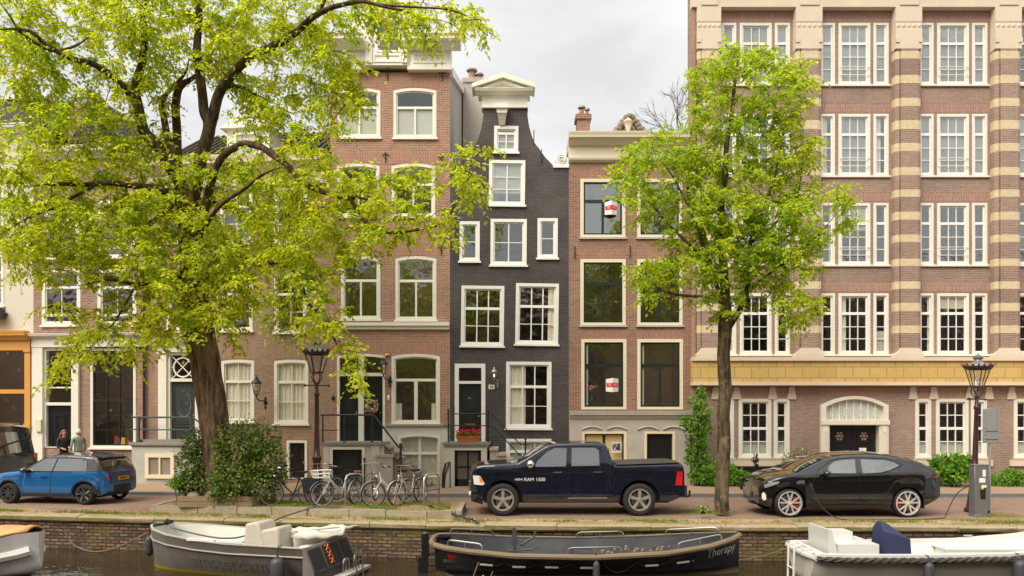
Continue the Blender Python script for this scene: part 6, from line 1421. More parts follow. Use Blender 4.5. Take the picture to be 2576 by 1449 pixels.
def smooth_path(pts, n=5):
    p = [Vector(a[:3]) for a in pts]; r = [a[3] for a in pts]; o = []; ro = []
    for i in range(len(p)-1):
        a, b, c, d = p[max(i-1, 0)], p[i], p[i+1], p[min(i+2, len(p)-1)]
        for k in range(n):
            f = k/n; o.append(.5*((2*b)+(c-a)*f+(2*a-5*b+4*c-d)*f*f+(3*b-a-3*c+d)*f**3)); ro.append(r[i]+(r[i+1]-r[i])*f)
    return o+[p[-1]], ro+[r[-1]]
def grow(root, limbs, sprays, bark, leafm, leaf=(.09,.14), shoots=(5,8), per=(5,8), droop=.35, twig=.014, up=.25, flare=None, shoot_len=(.22,.5), nb=9):
    base = root.location.copy(); q = MB(); nodes = []; rad = []; trunk = MB()
    for li, L_ in enumerate(limbs):
        pts, rr = smooth_path([(*at(a[0], a[1], a[2]), a[3]) for a in L_])
        if li == 0 and flare:
            for i, p in enumerate(pts): rr[i] *= 1+flare*math.exp(-(p.z-base.z)/.35)
        jit = [Vector((mnoise.noise(p*1.3+Vector((li*7,0,0))), 0, mnoise.noise(p*1.3+Vector((0,li*5,9)))))*min(.06, rr[i]*.8) for i, p in enumerate(pts)]
        pts = [p+j if 0 < i < len(pts)-1 else p for i, (p, j) in enumerate(zip(pts, jit))]
        mb = trunk if li == 0 else q
        if li: rr = [max(.006, r*.86*min(1, (len(rr)-1-i)/6+.08)) for i, r in enumerate(rr)]
        n = 18 if li == 0 else (9 if rr[0] > .06 else 6)
        st = len(mb.v); mb.tube([p-base for p in pts], rr, n)
        if li == 0:
            for k in range(st, len(mb.v)):     # fluted bark
                v = Vector(mb.v[k]); c_ = pts[min((k-st)//n, len(pts)-1)]-base; dv = v-c_; a_ = math.atan2(dv.y, dv.x)
                mb.v[k] = tuple(c_+dv*(1+.07*math.sin(a_*5+v.z*.6)+.06*mnoise.noise(v*2.5)))
        for p, r in zip(pts, rr): nodes.append(p); rad.append(r)
    tr = trunk.build('trunk', bark, root)
    nodes = np.array([tuple(p) for p in nodes]); rad = np.array(rad)
    ok = rad < .30; nodes, rad = nodes[ok], rad[ok]
    tg = np.array([tuple(p) for p in sprays]); d0 = np.min(np.linalg.norm(tg[:, None]-nodes[None], axis=2), axis=1); tg = tg[np.argsort(d0)]
    lv = Leaves(); cap = [nodes]; ncap = 0
    NB = np.empty((len(nodes)+len(tg)*4+10, 3)); NB[:len(nodes)] = nodes; nn = len(nodes)
    for P in tg:
        dl = NB[:nn]-P; ds = np.linalg.norm(dl, axis=1)+np.maximum(0, dl[:, 2])*.35
        j = int(np.argmin(ds)); Q = NB[j].copy(); L_ = np.linalg.norm(P-Q)
        mid = (P+Q)/2+np.array([0, 0, up*L_])+rng.normal(0, .08*L_, 3)
        ts_ = np.linspace(0, 1, 6)[:, None]; cv = (1-ts_)**2*Q+2*ts_*(1-ts_)*mid+ts_**2*P
        r0 = min(.05, twig*(.5+L_*.45)); q.tube([Vector(c)-base for c in cv], [max(.004, r0*(1-.75*f)) for f in np.linspace(0, 1, 6)], 4, 0, False)
        for i_ in (2, 3, 4, 5): NB[nn] = cv[i_]; nn += 1
        ns = rng.integers(*shoots)
        for s_ in range(ns):
            f = rng.uniform(.35, 1.0) if s_ else 1.0; o = (1-f)**2*Q+2*f*(1-f)*mid+f*f*P
            ax = unit(P-mid); dr = unit(ax*.6+rng.normal(0, .75, 3)*np.array([1,1,.55])+np.array([0,0,-droop*.5])); ln = rng.uniform(*shoot_len)
            k = int(rng.integers(*per)); ff = (np.arange(k)+.6)/k
            bend = np.array([0, 0, -droop])*ln
            pp = o+dr*ln*ff[:, None]+bend*(ff**2)[:, None]
            q.tube([Vector(o)-base, Vector(o+dr*ln*.5+bend*.25)-base, Vector(o+dr*ln+bend)-base], [.005, .004, .002], 3, 0, False)
            sdv = unit(np.cross(dr, np.array([0,0,1.0])+rng.normal(0, .3, 3))); sg = np.where(np.arange(k) % 2, 1, -1)[:, None]
            dd = dr*.55+sdv*sg*.8+np.array([0,0,-droop*.9])+rng.normal(0, .3, (k, 3))
            nrm = np.array([-.15,-.6,.9])+rng.normal(0, .45, (k, 3)); l = rng.uniform(leaf[0], leaf[1], k)
            lv.add(pp-np.array(base), dd, nrm, l, l*rng.uniform(.5, .68, k))
    q.build('branches', LIMBB if bark is ELMB else bark, root, fix=False)
    return lv.build('crown', leafm, root)
def blobs(lst, dens, dY=1.2, edge=.0):
    out_ = []
    for b in lst:
        px, py, rx, ry, Y = b[:5]; k = b[5] if len(b) > 5 else 1.0; dy = b[6] if len(b) > 6 else dY
        n = max(1, int(round(dens*k*rx*ry*math.pi/1e4)))
        for _ in range(n):
            a = rng.uniform(0, 2*math.pi); r = math.sqrt(rng.uniform(0, 1)); y = Y+rng.normal(0, dy*.6); out_.append(at(px+rx*r*math.cos(a), py+ry*r*math.sin(a), y))
    return out_
# ---------- the old elm
YE = 21.3
el = thing('elm_tree', 'huge old elm with leaning furrowed trunk and yellow-green young leaves', 'tree', at(543, 1238, YE))
el.location.z = .19
limbs = [[(552,1262,YE,.46),(550,1215,YE,.40),(544,1120,YE,.385),(531,1000,YE,.395),(517,910,YE-.02,.40),(507,850,YE-.05,.415),(499,800,YE-.08,.40),(490,720,YE-.1,.34),(480,620,YE-.1,.30),(472,530,YE-.1,.27),(464,470,YE-.1,.25)],
  [(468,500,YE-.1,.20),(440,440,YE-.2,.20),(405,380,YE-.2,.19),(363,327,YE-.2,.18),(347,260,YE-.3,.16),(342,205,YE-.3,.13),(358,150,YE-.4,.115),(362,67,YE-.5,.10),(360,10,YE-.5,.09),(380,-60,YE-.6,.08),(375,-160,YE-.6,.05)],
  [(347,255,YE-.3,.12),(310,218,YE-.6,.11),(273,187,YE-.9,.105),(227,160,YE-1.2,.095),(190,150,YE-1.4,.085),(150,132,YE-1.6,.075),(110,108,YE-1.8,.065),(80,82,YE-2,.055),(40,74,YE-2.1,.045),(-30,75,YE-2.2,.03)],
  [(133,128,YE-1.7,.05),(85,105,YE-1.9,.045),(50,80,YE-2,.04),(22,36,YE-2.1,.03),(0,8,YE-2.2,.025)],
  [(150,130,YE-1.6,.045),(195,112,YE-1.5,.04),(235,80,YE-1.4,.025)],
  [(470,520,YE-.1,.18),(440,400,YE,.15),(420,340,YE+.1,.12),(408,262,YE+.2,.10),(420,235,YE+.3,.08),(450,205,YE+.4,.06),(470,175,YE+.4,.04),(478,130,YE+.4,.02)],
  [(450,480,YE+.2,.15),(444,330,YE+.2,.14),(446,240,YE+.2,.13),(460,212,YE+.2,.11),(485,195,YE+.25,.07),(520,160,YE+.3,.05),(548,110,YE+.4,.02)],
  [(474,540,YE,.22),(505,400,YE,.21),(527,320,YE,.20),(515,280,YE,.16),(505,200,YE,.145),(497,133,YE,.13),(500,50,YE,.115),(505,-40,YE,.10),(500,-160,YE,.05)],
  [(527,325,YE,.19),(540,270,YE-.2,.17),(552,232,YE-.3,.16),(580,190,YE-.6,.145),(612,160,YE-.8,.135),(643,135,YE-1,.125),(704,109,YE-1.4,.115),(745,78,YE-1.7,.10),(787,42,YE-2,.09),(831,20,YE-2.2,.075),(901,5,YE-2.5,.06),(945,12,YE-2.7,.045),(990,22,YE-2.8,.04),(1040,36,YE-2.9,.032),(1058,72,YE-3,.026),(1080,100,YE-3,.015)],
  [(790,40,YE-2,.06),(815,5,YE-2,.055),(850,-60,YE-2,.04)],
  [(945,10,YE-2.7,.035),(1030,18,YE-2.9,.03),(1110,22,YE-3.1,.025),(1180,45,YE-3.2,.015),(1225,90,YE-3.3,.007)],
  [(556,235,YE-.3,.07),(585,215,YE-.2,.06),(620,225,YE,.055),(645,240,YE+.1,.05),(700,262,YE+.2,.03)],
  [(484,660,YE-.1,.18),(540,430,YE-.6,.12),(600,365,YE-.9,.11),(644,367,YE-1.1,.105),(694,393,YE-1.4,.10),(754,447,YE-1.8,.09),(794,477,YE-2,.08),(860,495,YE-2.2,.065),(915,495,YE-2.4,.055),(951,515,YE-2.5,.04),(975,526,YE-2.6,.03)],
  [(880,500,YE-2.3,.06),(920,560,YE-2.5,.055),(960,583,YE-2.7,.05),(1011,585,YE-2.9,.045),(1074,574,YE-3,.04),(1120,558,YE-3.1,.032),(1140,520,YE-3.2,.025),(1185,440,YE-3.3,.015),(1235,385,YE-3.4,.007)],
  [(486,730,YE-.1,.14),(560,640,YE-.5,.10),(644,657,YE-.9,.09),(714,666,YE-1.2,.075),(757,712,YE-1.5,.06),(780,765,YE-1.7,.05),(817,808,YE-1.9,.04),(851,873,YE-2,.025),(868,915,YE-2.1,.012)],
  [(482,700,YE-.1,.12),(420,705,YE-.6,.08),(343,715,YE-1.1,.06),(270,705,YE-1.5,.045),(200,720,YE-1.8,.03)],
  [(474,520,YE-.1,.15),(400,475,YE-.6,.11),(300,462,YE-1.1,.09),(215,465,YE-1.5,.07),(133,463,YE-2,.05),(60,470,YE-2.3,.03)],
  [(240,465,YE-1.4,.05),(150,515,YE-2,.045),(77,546,YE-2.4,.035),(0,590,YE-2.8,.02)],
  [(470,500,YE-.1,.14),(560,520,YE+.6,.10),(660,560,YE+1.1,.07),(760,580,YE+1.4,.05)],
  [(468,480,YE,.14),(380,560,YE+1,.09),(260,620,YE+1.6,.06),(150,640,YE+2,.04)],
  [(343,713,YE-1.1,.04),(300,790,YE-1.4,.03),(255,850,YE-1.6,.02),(200,900,YE-1.8,.012)],
  [(482,690,YE-.2,.10),(520,560,YE-1.6,.07),(620,470,YE-2.8,.05),(680,430,YE-3.2,.03),(740,415,YE-3.4,.015)]]
foliage = [(60,40,120,90,19.6),(140,190,130,80,19.8,.9),(40,150,80,80,19.5,.8),(250,60,130,100,20,1),(330,120,70,120,21,.8),(420,70,110,120,21,1),(440,170,70,90,21.5,.7),(540,70,100,110,21.3),(640,50,100,90,20.8),(740,30,90,70,19.8,1),(600,150,80,80,21,.9),
  (690,200,100,80,20.6,1),(790,170,90,70,20,.8),(770,95,70,60,20.2,.8),(850,230,80,70,20,1),(880,180,50,50,19.8,.7),(620,250,60,50,21.3,.5),(700,290,110,60,20.8,1),(800,300,90,50,20.2,.7),(880,55,80,45,19.2,.9),(960,40,70,40,18.9,.9),(1040,45,80,40,18.6,.8),(1130,40,80,40,18.4,.8),(1010,95,60,30,18.6,.8),(1195,75,35,45,18.2,.6),(1090,80,40,30,18.5,.5),
  (60,280,110,60,19.8,.5),(190,290,110,70,20,.7),(60,370,110,60,19.6,.9),(220,390,130,60,20.2,1),(330,330,70,80,20.8,.8),(420,300,50,60,21.2,.5),(380,420,110,70,20.6,1),(90,460,120,70,19.4,1.1),(240,500,130,70,20,1.1),(400,520,110,60,20.6,1.1),(530,440,90,60,20.6,.9),(640,400,90,60,20,.9),(750,400,80,60,19.6,.8),(560,540,110,60,20.6,1.1),(700,500,110,60,20,1.1),(840,440,80,50,19.4,.9),(850,530,90,50,19.2,1),
  (950,470,90,50,18.8,.8),(1050,450,70,40,18.4,.8),(1150,440,70,45,18.2,.9),(1200,385,45,30,18,.7),(1190,490,45,30,18,.7),(980,540,90,40,18.6,.9),(1080,545,60,35,18.3,.8),(1130,590,50,25,18.2,.6),(930,600,90,40,18.8,.9),(1010,610,50,25,18.5,.7),
  (40,570,80,80,19.2,1.1),(150,600,100,60,19.6,1.1),(280,620,110,60,20,1.1),(420,640,110,70,20.4,1.1),(560,650,100,60,20.4,1.1),(680,620,110,60,19.8,1.1),(810,620,90,60,19.4,1),(60,660,70,40,19.4,.7),(330,710,110,50,20,.9),(170,690,90,30,19.8,.4),(440,740,90,60,20.2,1),(560,740,90,60,20.3,1),(690,720,100,50,19.8,1),(800,700,70,50,19.4,.9),
  (410,810,70,40,20.2,.9),(480,800,60,45,20,.9),(580,810,60,35,20.2,.8),(730,800,70,40,19.6,.8),(300,800,70,40,19.8,.8),(830,790,50,50,19.3,.9),(250,860,90,35,19.6,.8),(350,860,60,25,19.7,.7),(170,900,50,35,19.5,.7),(140,940,30,30,19.4,.6),(870,850,40,40,19.2,.7),(740,850,40,20,19.3,.5),(290,915,70,18,19.6,.5),(880,925,40,35,19.1,.6),(900,970,25,40,19,.5),(440,850,50,25,20,.7),(600,850,35,15,20.1,.5),(160,790,90,30,19.7,.5),
  (400,-90,400,100,20.8,.7),(900,-60,250,60,18.9,.4),(300,240,120,60,20.4,.5),(480,640,120,80,22.4,.6),(300,540,160,90,22.2,.6),(650,560,140,90,22.2,.6)]
grow(el, limbs, [p if p.z < 8.2 else Vector((p.x*(p.y+.35)/p.y, p.y+.35, 2.8+(p.z-2.8)*(p.y+.35)/p.y)) for p in blobs([(b[0], b[1], b[2], b[3], b[4], (b[5] if len(b) > 5 else 1)*(1.2 if b[1] > 430 and b[0] < 620 else 1.05 if b[1] > 430 else 1)) for b in foliage], 14.5)], ELMB, ELML, (.105,.165), flare=.25)

# ---------- the young street tree on the right
YR = 20.1
yt = thing('street_tree', 'slender young street tree with fresh bright green crown by the black car', 'tree', at(1817, 1280, YR))
yt.location.z = 0
limbs = [[(1818,1286,YR,.19),(1817,1240,YR,.175),(1818,1150,YR,.175),(1821,1050,YR,.165),(1822,950,YR,.165),(1824,880,YR,.165),(1826,815,YR,.175),(1827,770,YR,.13),(1822,700,YR,.115),(1818,600,YR,.10),(1815,500,YR,.085),(1825,400,YR,.07),(1840,300,YR,.055),(1850,200,YR,.04),(1860,120,YR,.02)],
  [(1828,830,YR,.10),(1848,800,YR-.1,.10),(1870,765,YR-.2,.09),(1882,720,YR-.2,.08),(1886,660,YR-.2,.07),(1890,600,YR-.2,.06),(1930,500,YR-.2,.045),(1960,400,YR-.2,.035),(1985,250,YR-.3,.02)],
  [(1880,735,YR-.2,.05),(1920,700,YR-.4,.045),(1990,650,YR-.7,.035),(2060,590,YR-.9,.025),(2120,520,YR-1,.015)],
  [(1826,780,YR,.08),(1800,700,YR+.2,.07),(1760,600,YR+.3,.06),(1730,480,YR+.4,.045),(1740,330,YR+.4,.03),(1770,180,YR+.4,.015)],
  [(1822,760,YR,.06),(1780,750,YR-.5,.05),(1700,740,YR-.9,.04),(1640,715,YR-1.1,.025),(1600,690,YR-1.2,.015)],
  [(1815,690,YR,.06),(1740,620,YR-.5,.05),(1660,540,YR-.8,.035),(1600,470,YR-1,.02)],
  [(1790,670,YR+.2,.04),(1750,560,YR-.6,.035),(1690,440,YR-.8,.025),(1650,390,YR-.9,.015)],
  [(1890,610,YR-.2,.05),(1950,560,YR+.4,.04),(2010,480,YR+.7,.03),(2020,300,YR+.6,.02)]]
foliage = [(1850,150,60,50,YR,.9),(1790,190,55,50,YR+.3,.8),(1930,170,70,55,YR-.2,.9),(2000,200,50,50,YR-.2,.8),(1760,260,40,50,YR+.3,.6),(1850,250,80,50,YR,.7),(1960,270,80,45,YR-.1,.8),(2030,240,25,30,YR-.2,.6),(1790,330,60,50,YR+.2,.8),(1880,340,80,50,YR,.8),(1980,350,70,50,YR,.7),
  (1690,350,50,25,YR-.5,.7),(1620,390,60,40,YR-.7,1),(1720,410,70,40,YR-.3,.9),(1580,440,50,35,YR-.9,.9),(1650,470,60,40,YR-.7,.9),(1760,430,70,40,YR,1),(1850,430,80,50,YR-.2,1),(1950,430,80,45,YR,1),(2030,400,40,40,YR+.2,.8),(1730,520,70,50,YR-.3,.9),(1830,530,90,50,YR-.3,1.15),(1940,530,80,50,YR-.2,1.1),(2030,500,60,45,YR-.2,1),(2110,500,40,40,YR-.8,.9),(2130,560,25,30,YR-.9,.7),(1600,530,50,25,YR-1,.5),(1570,500,30,30,YR-1,.6),
  (1780,600,80,40,YR-.3,.9),(1870,600,80,50,YR-.3,1.1),(1970,600,80,45,YR-.3,1.05),(2060,580,50,40,YR-.8,.8),(1660,600,50,30,YR-.8,.4),(1720,650,70,40,YR-.5,.8),(1830,670,80,40,YR-.2,1),(1920,660,70,45,YR-.3,1),(2010,660,60,40,YR-.6,.9),(1660,690,70,30,YR-.9,.8),(1600,665,40,20,YR-1.1,.5),(1750,730,60,30,YR-.5,.7),(1950,740,70,40,YR-.4,.9),(2030,760,40,35,YR-.6,.7),(1990,800,50,25,YR-.5,.6),(1640,745,50,20,YR-1,.5),(1860,760,40,40,YR-.2,.5),(1800,790,30,25,YR,.4)]
grow(yt, limbs, blobs(foliage, 28, 1.0), YBARK, LIME, (.09,.145), (5, 8), (5, 8), .25, flare=.1, twig=.010, up=.18, shoot_len=(.2,.42))
# bare twiggy tree far behind the roofs
bt_ = thing('bare_tree', 'small bare leafless tree showing behind the roof beside the office building', 'tree', at(1722, 520, 36)); bt_.location.z = 0
q = MB(); b0 = bt_.location
q.tube([(0,0,0), at(1722, 420, 36)-b0], [.14, .08], 6); tk = q.build('trunk', YBARK, bt_); q = MB()
def fork(p, d, ln, r, k):
    e = p+d*ln; q.tube([p-b0, p+d*ln*.5+Vector(rng.normal(0, ln*.04, 3))-b0, e-b0], [r, r*.8, r*.6], 4)
    if k:
        for _ in range(3): fork(p+d*ln*rng.uniform(.5, 1), (d+Vector(rng.normal(0, .36, 3))).normalized(), ln*.72, r*.6, k-1)
for a in (-.25, 0.0, .2): fork(at(1722, 430, 36), Vector((a, 0, 1)).normalized(), 1.7, .05, 4)
q.build('branches', YBARK, bt_, fix=False)

# ---------- bushes
def bush(name, lab, cat, lst, n, leafm, leaf=(.06,.10), Y=21, stems=8, dy=.5, flowers=None, droop=.1, z0=None, asp=.5, group=None):
    px = sum(b[0] for b in lst)/len(lst); py = max(b[1]+b[3] for b in lst); base = at(px, py, Y)
    if z0 is not None: base.z = z0
    o = thing(name, lab, cat, base, 0, group); lv = Leaves(); tot = sum(b[2]*b[3] for b in lst); q = MB(); P_ = []
    for b in lst:
        k = int(n*b[2]*b[3]/tot); c = np.array(at(b[0], b[1], Y+(b[4] if len(b) > 4 else 0))); s_ = Y/FOC
        u = unit(rng.normal(0, 1, (k, 3))); r = rng.uniform(.4, 1.12, (k, 1))**.6
        lump = np.array([1+.42*mnoise.noise(Vector(a*2.1)+Vector((b[0], b[1], 0))) for a in u])[:, None]
        p = c+u*r*lump*np.array([b[2]*s_, min(b[2]*s_, dy+b[2]*s_*.4), b[3]*s_]); P_.append(p[::12])
        d = u*.5+rng.normal(0, .7, (k, 3))+np.array([0, 0, -droop]); nr = u*.7+np.array([0, -.1, .6])+rng.normal(0, .5, (k, 3)); l = rng.uniform(leaf[0], leaf[1], k)
        keep = p[:, 2] > base.z+.02; lv.add((p-np.array(base))[keep], d[keep], nr[keep], l[keep], (l*asp)[keep])
    P_ = np.concatenate(P_)
    for i in range(stems):
        t_ = Vector(P_[rng.integers(len(P_))])-base; q.tube([(rng.uniform(-.1, .1), rng.uniform(-.05, .1), 0), t_*.5+Vector((0, 0, .1)), t_], [.022, .015, .006], 5)
    q.build('stems', YBARK, o); fo = lv.build('foliage', leafm, o)
    if flowers:
        q = MB()
        for i in range(flowers[0]): p = Vector(P_[rng.integers(len(P_))])-base; q.ball(p+Vector((0, -.06, .05)), flowers[2]*rng.uniform(.7, 1.2), 6, 4)
        q.build('blossoms', flowers[1], o)
    return o
YB = 21.0
bush('laurel_bush', 'dense dark glossy evergreen bush on the right of the elm trunk', 'bush', [(600,1130,60,70),(640,1110,60,55,.2),(670,1160,55,60,.2),(590,1210,60,55,-.2),(640,1220,55,45),(560,1225,40,40,-.3),(690,1200,30,45,.3)], 9000, LAUREL, (.07,.12), YB-.1, 14, .5, z0=.2)
bush('laurel_bush', 'smaller evergreen bush on the left of the elm trunk', 'bush', [(490,1120,30,40,.1),(480,1170,34,45),(490,1215,36,35),(470,1215,24,28,-.1)], 3000, LAUREL, (.07,.12), YB, 8, .3, z0=.2)
q_b = bush('fern_plant', 'light green ferny plant spilling over the left end of the verge', 'plant', [(450,1215,22,10)], 220, VINE, (.08,.16), YB-.2, 4, .2, z0=.2)
YF = 27.2
bush('climbing_vine', 'tall green vine climbing the corner of the office building', 'vine', [(1764,985,10,18),(1755,1010,20,16),(1766,1035,22,20),(1745,1062,26,20),(1772,1075,18,22),(1752,1100,20,18),(1772,1125,12,26),(1742,1135,14,26),(1766,1165,20,22),(1756,1190,24,22),(1732,1150,8,14),(1722,1060,8,10)], 1600, VINE, (.12,.2), YF, 8, .12, droop=.5, z0=.1)
bush('green_shrub', 'low dark green shrub at the foot of the vine', 'shrub', [(1770,1195,26,24),(1800,1205,30,22),(1790,1180,24,20)], 1500, VINE, (.08,.14), YF-.1, 8, .25, z0=.1)
bush('green_shrub', 'low green shrub between the young tree trunk and the scooter', 'shrub', [(1850,1200,34,20),(1875,1205,22,16),(1836,1185,18,18)], 1500, VINE, (.08,.14), YF-.1, 6, .25, z0=.1)
bush('rose_bush', 'loose rose bush with pale blossoms beside the office entrance', 'bush', [(2000,1160,32,26),(2015,1140,18,16),(1990,1190,34,22)], 900, LAUREL, (.06,.10), YF, 12, .25, flowers=(16, mat('pale_rose', (.75,.62,.55), .7), .045), z0=.1)
bush('broad_leaf_bush', 'bright green broad-leaved bush behind the black car tail', 'bush', [(2395,1165,42,20),(2390,1190,44,26),(2425,1170,24,22)], 1700, VINE, (.12,.2), YF-.2, 8, .3, z0=.1, asp=.7)
bush('ground_ivy', 'low bright green plants along the wall at the right edge', 'plant', [(2520,1208,30,16),(2560,1205,34,18),(2545,1195,20,14)], 1500, VINE, (.08,.14), YF-.1, 8, .25, z0=.1)
for i, (px, py, lab) in enumerate(((2062, 1355, 'weed sprouting from the quay wall left of the white sloop'), (2612/1.0 if 0 else 2438, 1340, 'flowering weed sprouting from the quay wall above the white sloop'), (1135, 1352, 'small weed in the quay wall behind the swim platform'), (1770, 1278, 'white-flowered weed at the foot of the young tree'))):
    Yw = 18.5 if i != 3 else 19.6
    o = bush('weed_plant', lab, 'weed', [(px, py, 13, 8), (px+8, py+8, 8, 7)], 60, VINE, (.05,.1), Yw, 5, .05, flowers=(7, WHITE2, .012))
# ---------- grass
def grass(name, spots, m, hgt=(.03,.10)):
    lv = Leaves(); k = len(spots); p = np.array(spots); d = np.array([0, 0, 1.0])+rng.normal(0, .35, (k, 3)); n = rng.normal(0, 1, (k, 3)); l = rng.uniform(hgt[0], hgt[1], k); lv.add(p, d, n, l, rng.uniform(.008, .016, k)); return kind(lv.build(name, m, None, .1), 'stuff')
sp = []
for _ in range(20000):
    X = rng.uniform(vx0+.2, vx1-.2); f = rng.beta(.9, 1.6); 
    if mnoise.noise(Vector((X*.9, f*2.2, 3.1)))+.5*mnoise.noise(Vector((X*3.3, f*7, 1)))+rng.normal(0, .18) < -.02+.25*(X < -6): continue
    sp.append((X, Va(X)+.14+f*1.6, .19))
for _ in range(24000):
    X = rng.uniform(-16, 14.5); 
    dq = abs(rng.normal(0, .17))
    if mnoise.noise(Vector((X*.8, dq*2, 7.7)))+.7*mnoise.noise(Vector((X*3.1, dq*8, 2)))+rng.normal(0, .22) < .10: continue
    sp.append((X, Yq(X)+.43+dq, .004))
for (cx_, cy_, n_) in ((2440,1312,260),(2520,1300,420),(1770,1288,420),(1800,1292,300),(1735,1290,300),(640,1228,0),(1060,1280,300)):
    for _ in range(n_): a = at(cx_, cy_, 2.8*FOC/(cy_-HY)); sp.append((a.x+rng.normal(0, .3), a.y+rng.normal(0, .15), 0.004 if cx_ != 1060 else .19))
grass('grass', sp, GRASSM)
lv = Leaves(); k = 5200; X = rng.uniform(-16, 15, k); dy = np.abs(rng.normal(0, .45, k)); pz = np.array([(x, Yq(x)+.06+d, .012 if not (vx0 < x < vx1 and Yq(x)+.06+d > Va(x)) else .205) for x, d in zip(X, dy)])
lv.add(pz, rng.normal(0, 1, (k, 3))*np.array([1, 1, .12]), rng.normal(0, .25, (k, 3))+np.array([0, 0, 1]), rng.uniform(.025, .06, k), rng.uniform(.018, .04, k)); kind(lv.build('fallen_leaves', leafmat('dry_leaf', (.30,.20,.07), (.52,.40,.14), (.62,.55,.22), .1, 1.0), None), 'stuff')

FARL = leafmat('far_leaf', (.05,.065,.02), (.10,.12,.035), (.18,.17,.06), .3, 1.2)
# ---------- what stands on the bank behind the viewer (seen in the window panes)
for i, (x0, x1, zt_, m, lab) in enumerate(((-75, -14, 11.5, B6, 'brown brick house on the near bank left of the viewer'), (-13.9, 4, 12.2, B3, 'tan brick house on the near bank behind the viewer'), (4.1, 70, 13.6, B7, 'mauve brick house on the near bank right of the viewer'))):
    o = thing('canal_house', lab, 'house', (x0, -13, 0), 0, 'houses on the bank behind the viewer'); q = MB(); w_ = x1-x0
    q.box(0, w_, -8, 0, 0, zt_); q.add([(0,0,zt_),(w_,0,zt_),(w_,-4,zt_+3.2),(0,-4,zt_+3.2)], [(0,1,2,3)]); q.build('wall', m, o)
    nwin = int(w_/2.2)
    for k in range(nwin):
        for zz in (1.2, 4.6, 7.9, 11.0): xx = w_*(k+.5)/nwin; q = MB(); q.box(xx-.6, xx+.6, 0, .05, zz, zz+2.0); q.box(xx-.5, xx+.5, .05, .06, zz+.1, zz+1.9, 1); q.build('window', [WHITE, DARK], o)
for i, (x_, y_, h_, lab) in enumerate(((-9, -5, 11, 'leafy tree on the near bank left of the viewer'), (3.5, -6, 12, 'leafy tree on the near bank behind the viewer'), (-21, -5, 12, 'leafy tree on the near bank far left of the viewer'), (-36, -6, 12, 'leafy tree on the near bank at the far left end'), (20, -6, 12, 'leafy tree on the near bank right of the viewer'))):
    o = thing('canal_tree', lab, 'tree', (x_, y_, 0), 0, 'trees on the bank behind the viewer'); q = MB(); q.tube([(0,0,0),(.2,0,3),(0,.2,6)], [.35,.28,.15], 8); q.build('trunk', ELMB, o)
    lv = Leaves(); k = 3600; u = unit(rng.normal(0, 1, (k, 3))); p = u*rng.uniform(.3, 1, (k, 1))*np.array([4.2, 3, h_*.36])+np.array([0, 0, h_*.66]); lv.add(p, rng.normal(0, 1, (k, 3)), rng.normal(0, 1, (k, 3)), np.full(k, .34), np.full(k, .22)); lv.build('crown', FARL, o)
# ------------------------------------------------------------------ street furniture
def lamp_post(lab, px, py, Y, z0, tilt, k=1.0):
    o = thing('street_lamp', lab, 'street lamp', (wx(px, Y), Y, z0), 0, 'crown lantern street lamps'); o.rotation_euler = (0, tilt, .3); o.scale = (k, k, k)
    q = MB(); q.lathe([(.24,0),(.24,.06),(.215,.10),(.185,.14),(.15,.45),(.115,.84),(.13,.86),(.13,.92),(.10,.95),(.105,1.12),(.125,1.15),(.125,1.22),(.09,1.26),(.075,1.5),(.062,2.3),(.055,2.86),(.075,2.9),(.075,2.96),(.05,3.0),(.045,3.24),(.0,3.26)], n=14); q.build('post', MAROON, o)
    q = MB(); q.tube([(-.30,0,3.17),(.30,0,3.17)], .018, 6); q.ball((-.31,0,3.17), .035, 8, 6); q.ball((.31,0,3.17), .035, 8, 6); q.build('ladder_bar', MAROON, o)
    q = MB()
    for a in range(4):
        c, s = math.cos(a*math.pi/2+.5), math.sin(a*math.pi/2+.5); q.tube([(.045*c,.045*s,3.2),(.12*c,.12*s,3.30),(.16*c,.16*s,3.40),(.12*c,.12*s,3.47),(.15*c,.15*s,3.52)], .017, 5)
    for a in range(6):
        c, s = math.cos(a*math.pi/3), math.sin(a*math.pi/3); q.tube([(.155*c,.155*s,3.52),(.315*c,.315*s,4.03)], .014, 5)
    q.lathe([(.13,3.5),(.175,3.5),(.175,3.54),(.13,3.54)], n=6, sm=False); q.lathe([(.29,4.0),(.345,4.02),(.37,4.07),(.33,4.09),(.29,4.07)], n=18)
    q.build('lantern_frame', MAROON, o)
    q = MB(); q.lathe([(.15,3.54),(.305,4.02)], n=6, sm=False); q.build('lantern_glass', LGLASS, o)
    q = MB(); q.tube([(0,0,3.54),(0,0,3.66)], .03, 8); q.ball((0,0,3.74), (.05,.05,.08), 10, 6); q.build('lamp_bulb', mat('opal_glass', (.75,.73,.68), .25) if 'opal_glass' not in bpy.data.materials else bpy.data.materials['opal_glass'], o)
    q = MB()
    for a in range(8):
        c, s = math.cos(a*math.pi/4), math.sin(a*math.pi/4); q.tube([(.34*c,.34*s,4.06),(.37*c,.37*s,4.11),(.43*c,.43*s,4.17)], [.03,.022,.008], 5); c, s = math.cos((a+.5)*math.pi/4), math.sin((a+.5)*math.pi/4); q.ball((.35*c,.35*s,4.10), (.035,.035,.05), 6, 4)
    q.build('crown', MAROON, o)
    q = MB(); q.lathe([(.31,4.08),(.24,4.15),(.15,4.20),(.10,4.24),(.09,4.28),(.125,4.31),(.13,4.36),(.07,4.40),(.03,4.43),(.0,4.47)], n=14); q.build('dome', [mat('lantern_dome', (.28,.26,.27), .35, .4, var=.3, dirt=.4, dirtc=(.06,.03,.03)) if 'lantern_dome' not in bpy.data.materials else bpy.data.materials['lantern_dome']], o)
    return o
lamp_post('maroon crown lantern on the verge rising between the parked bicycles', 797, 1263, 21.55, .19, R(0), 1.05)
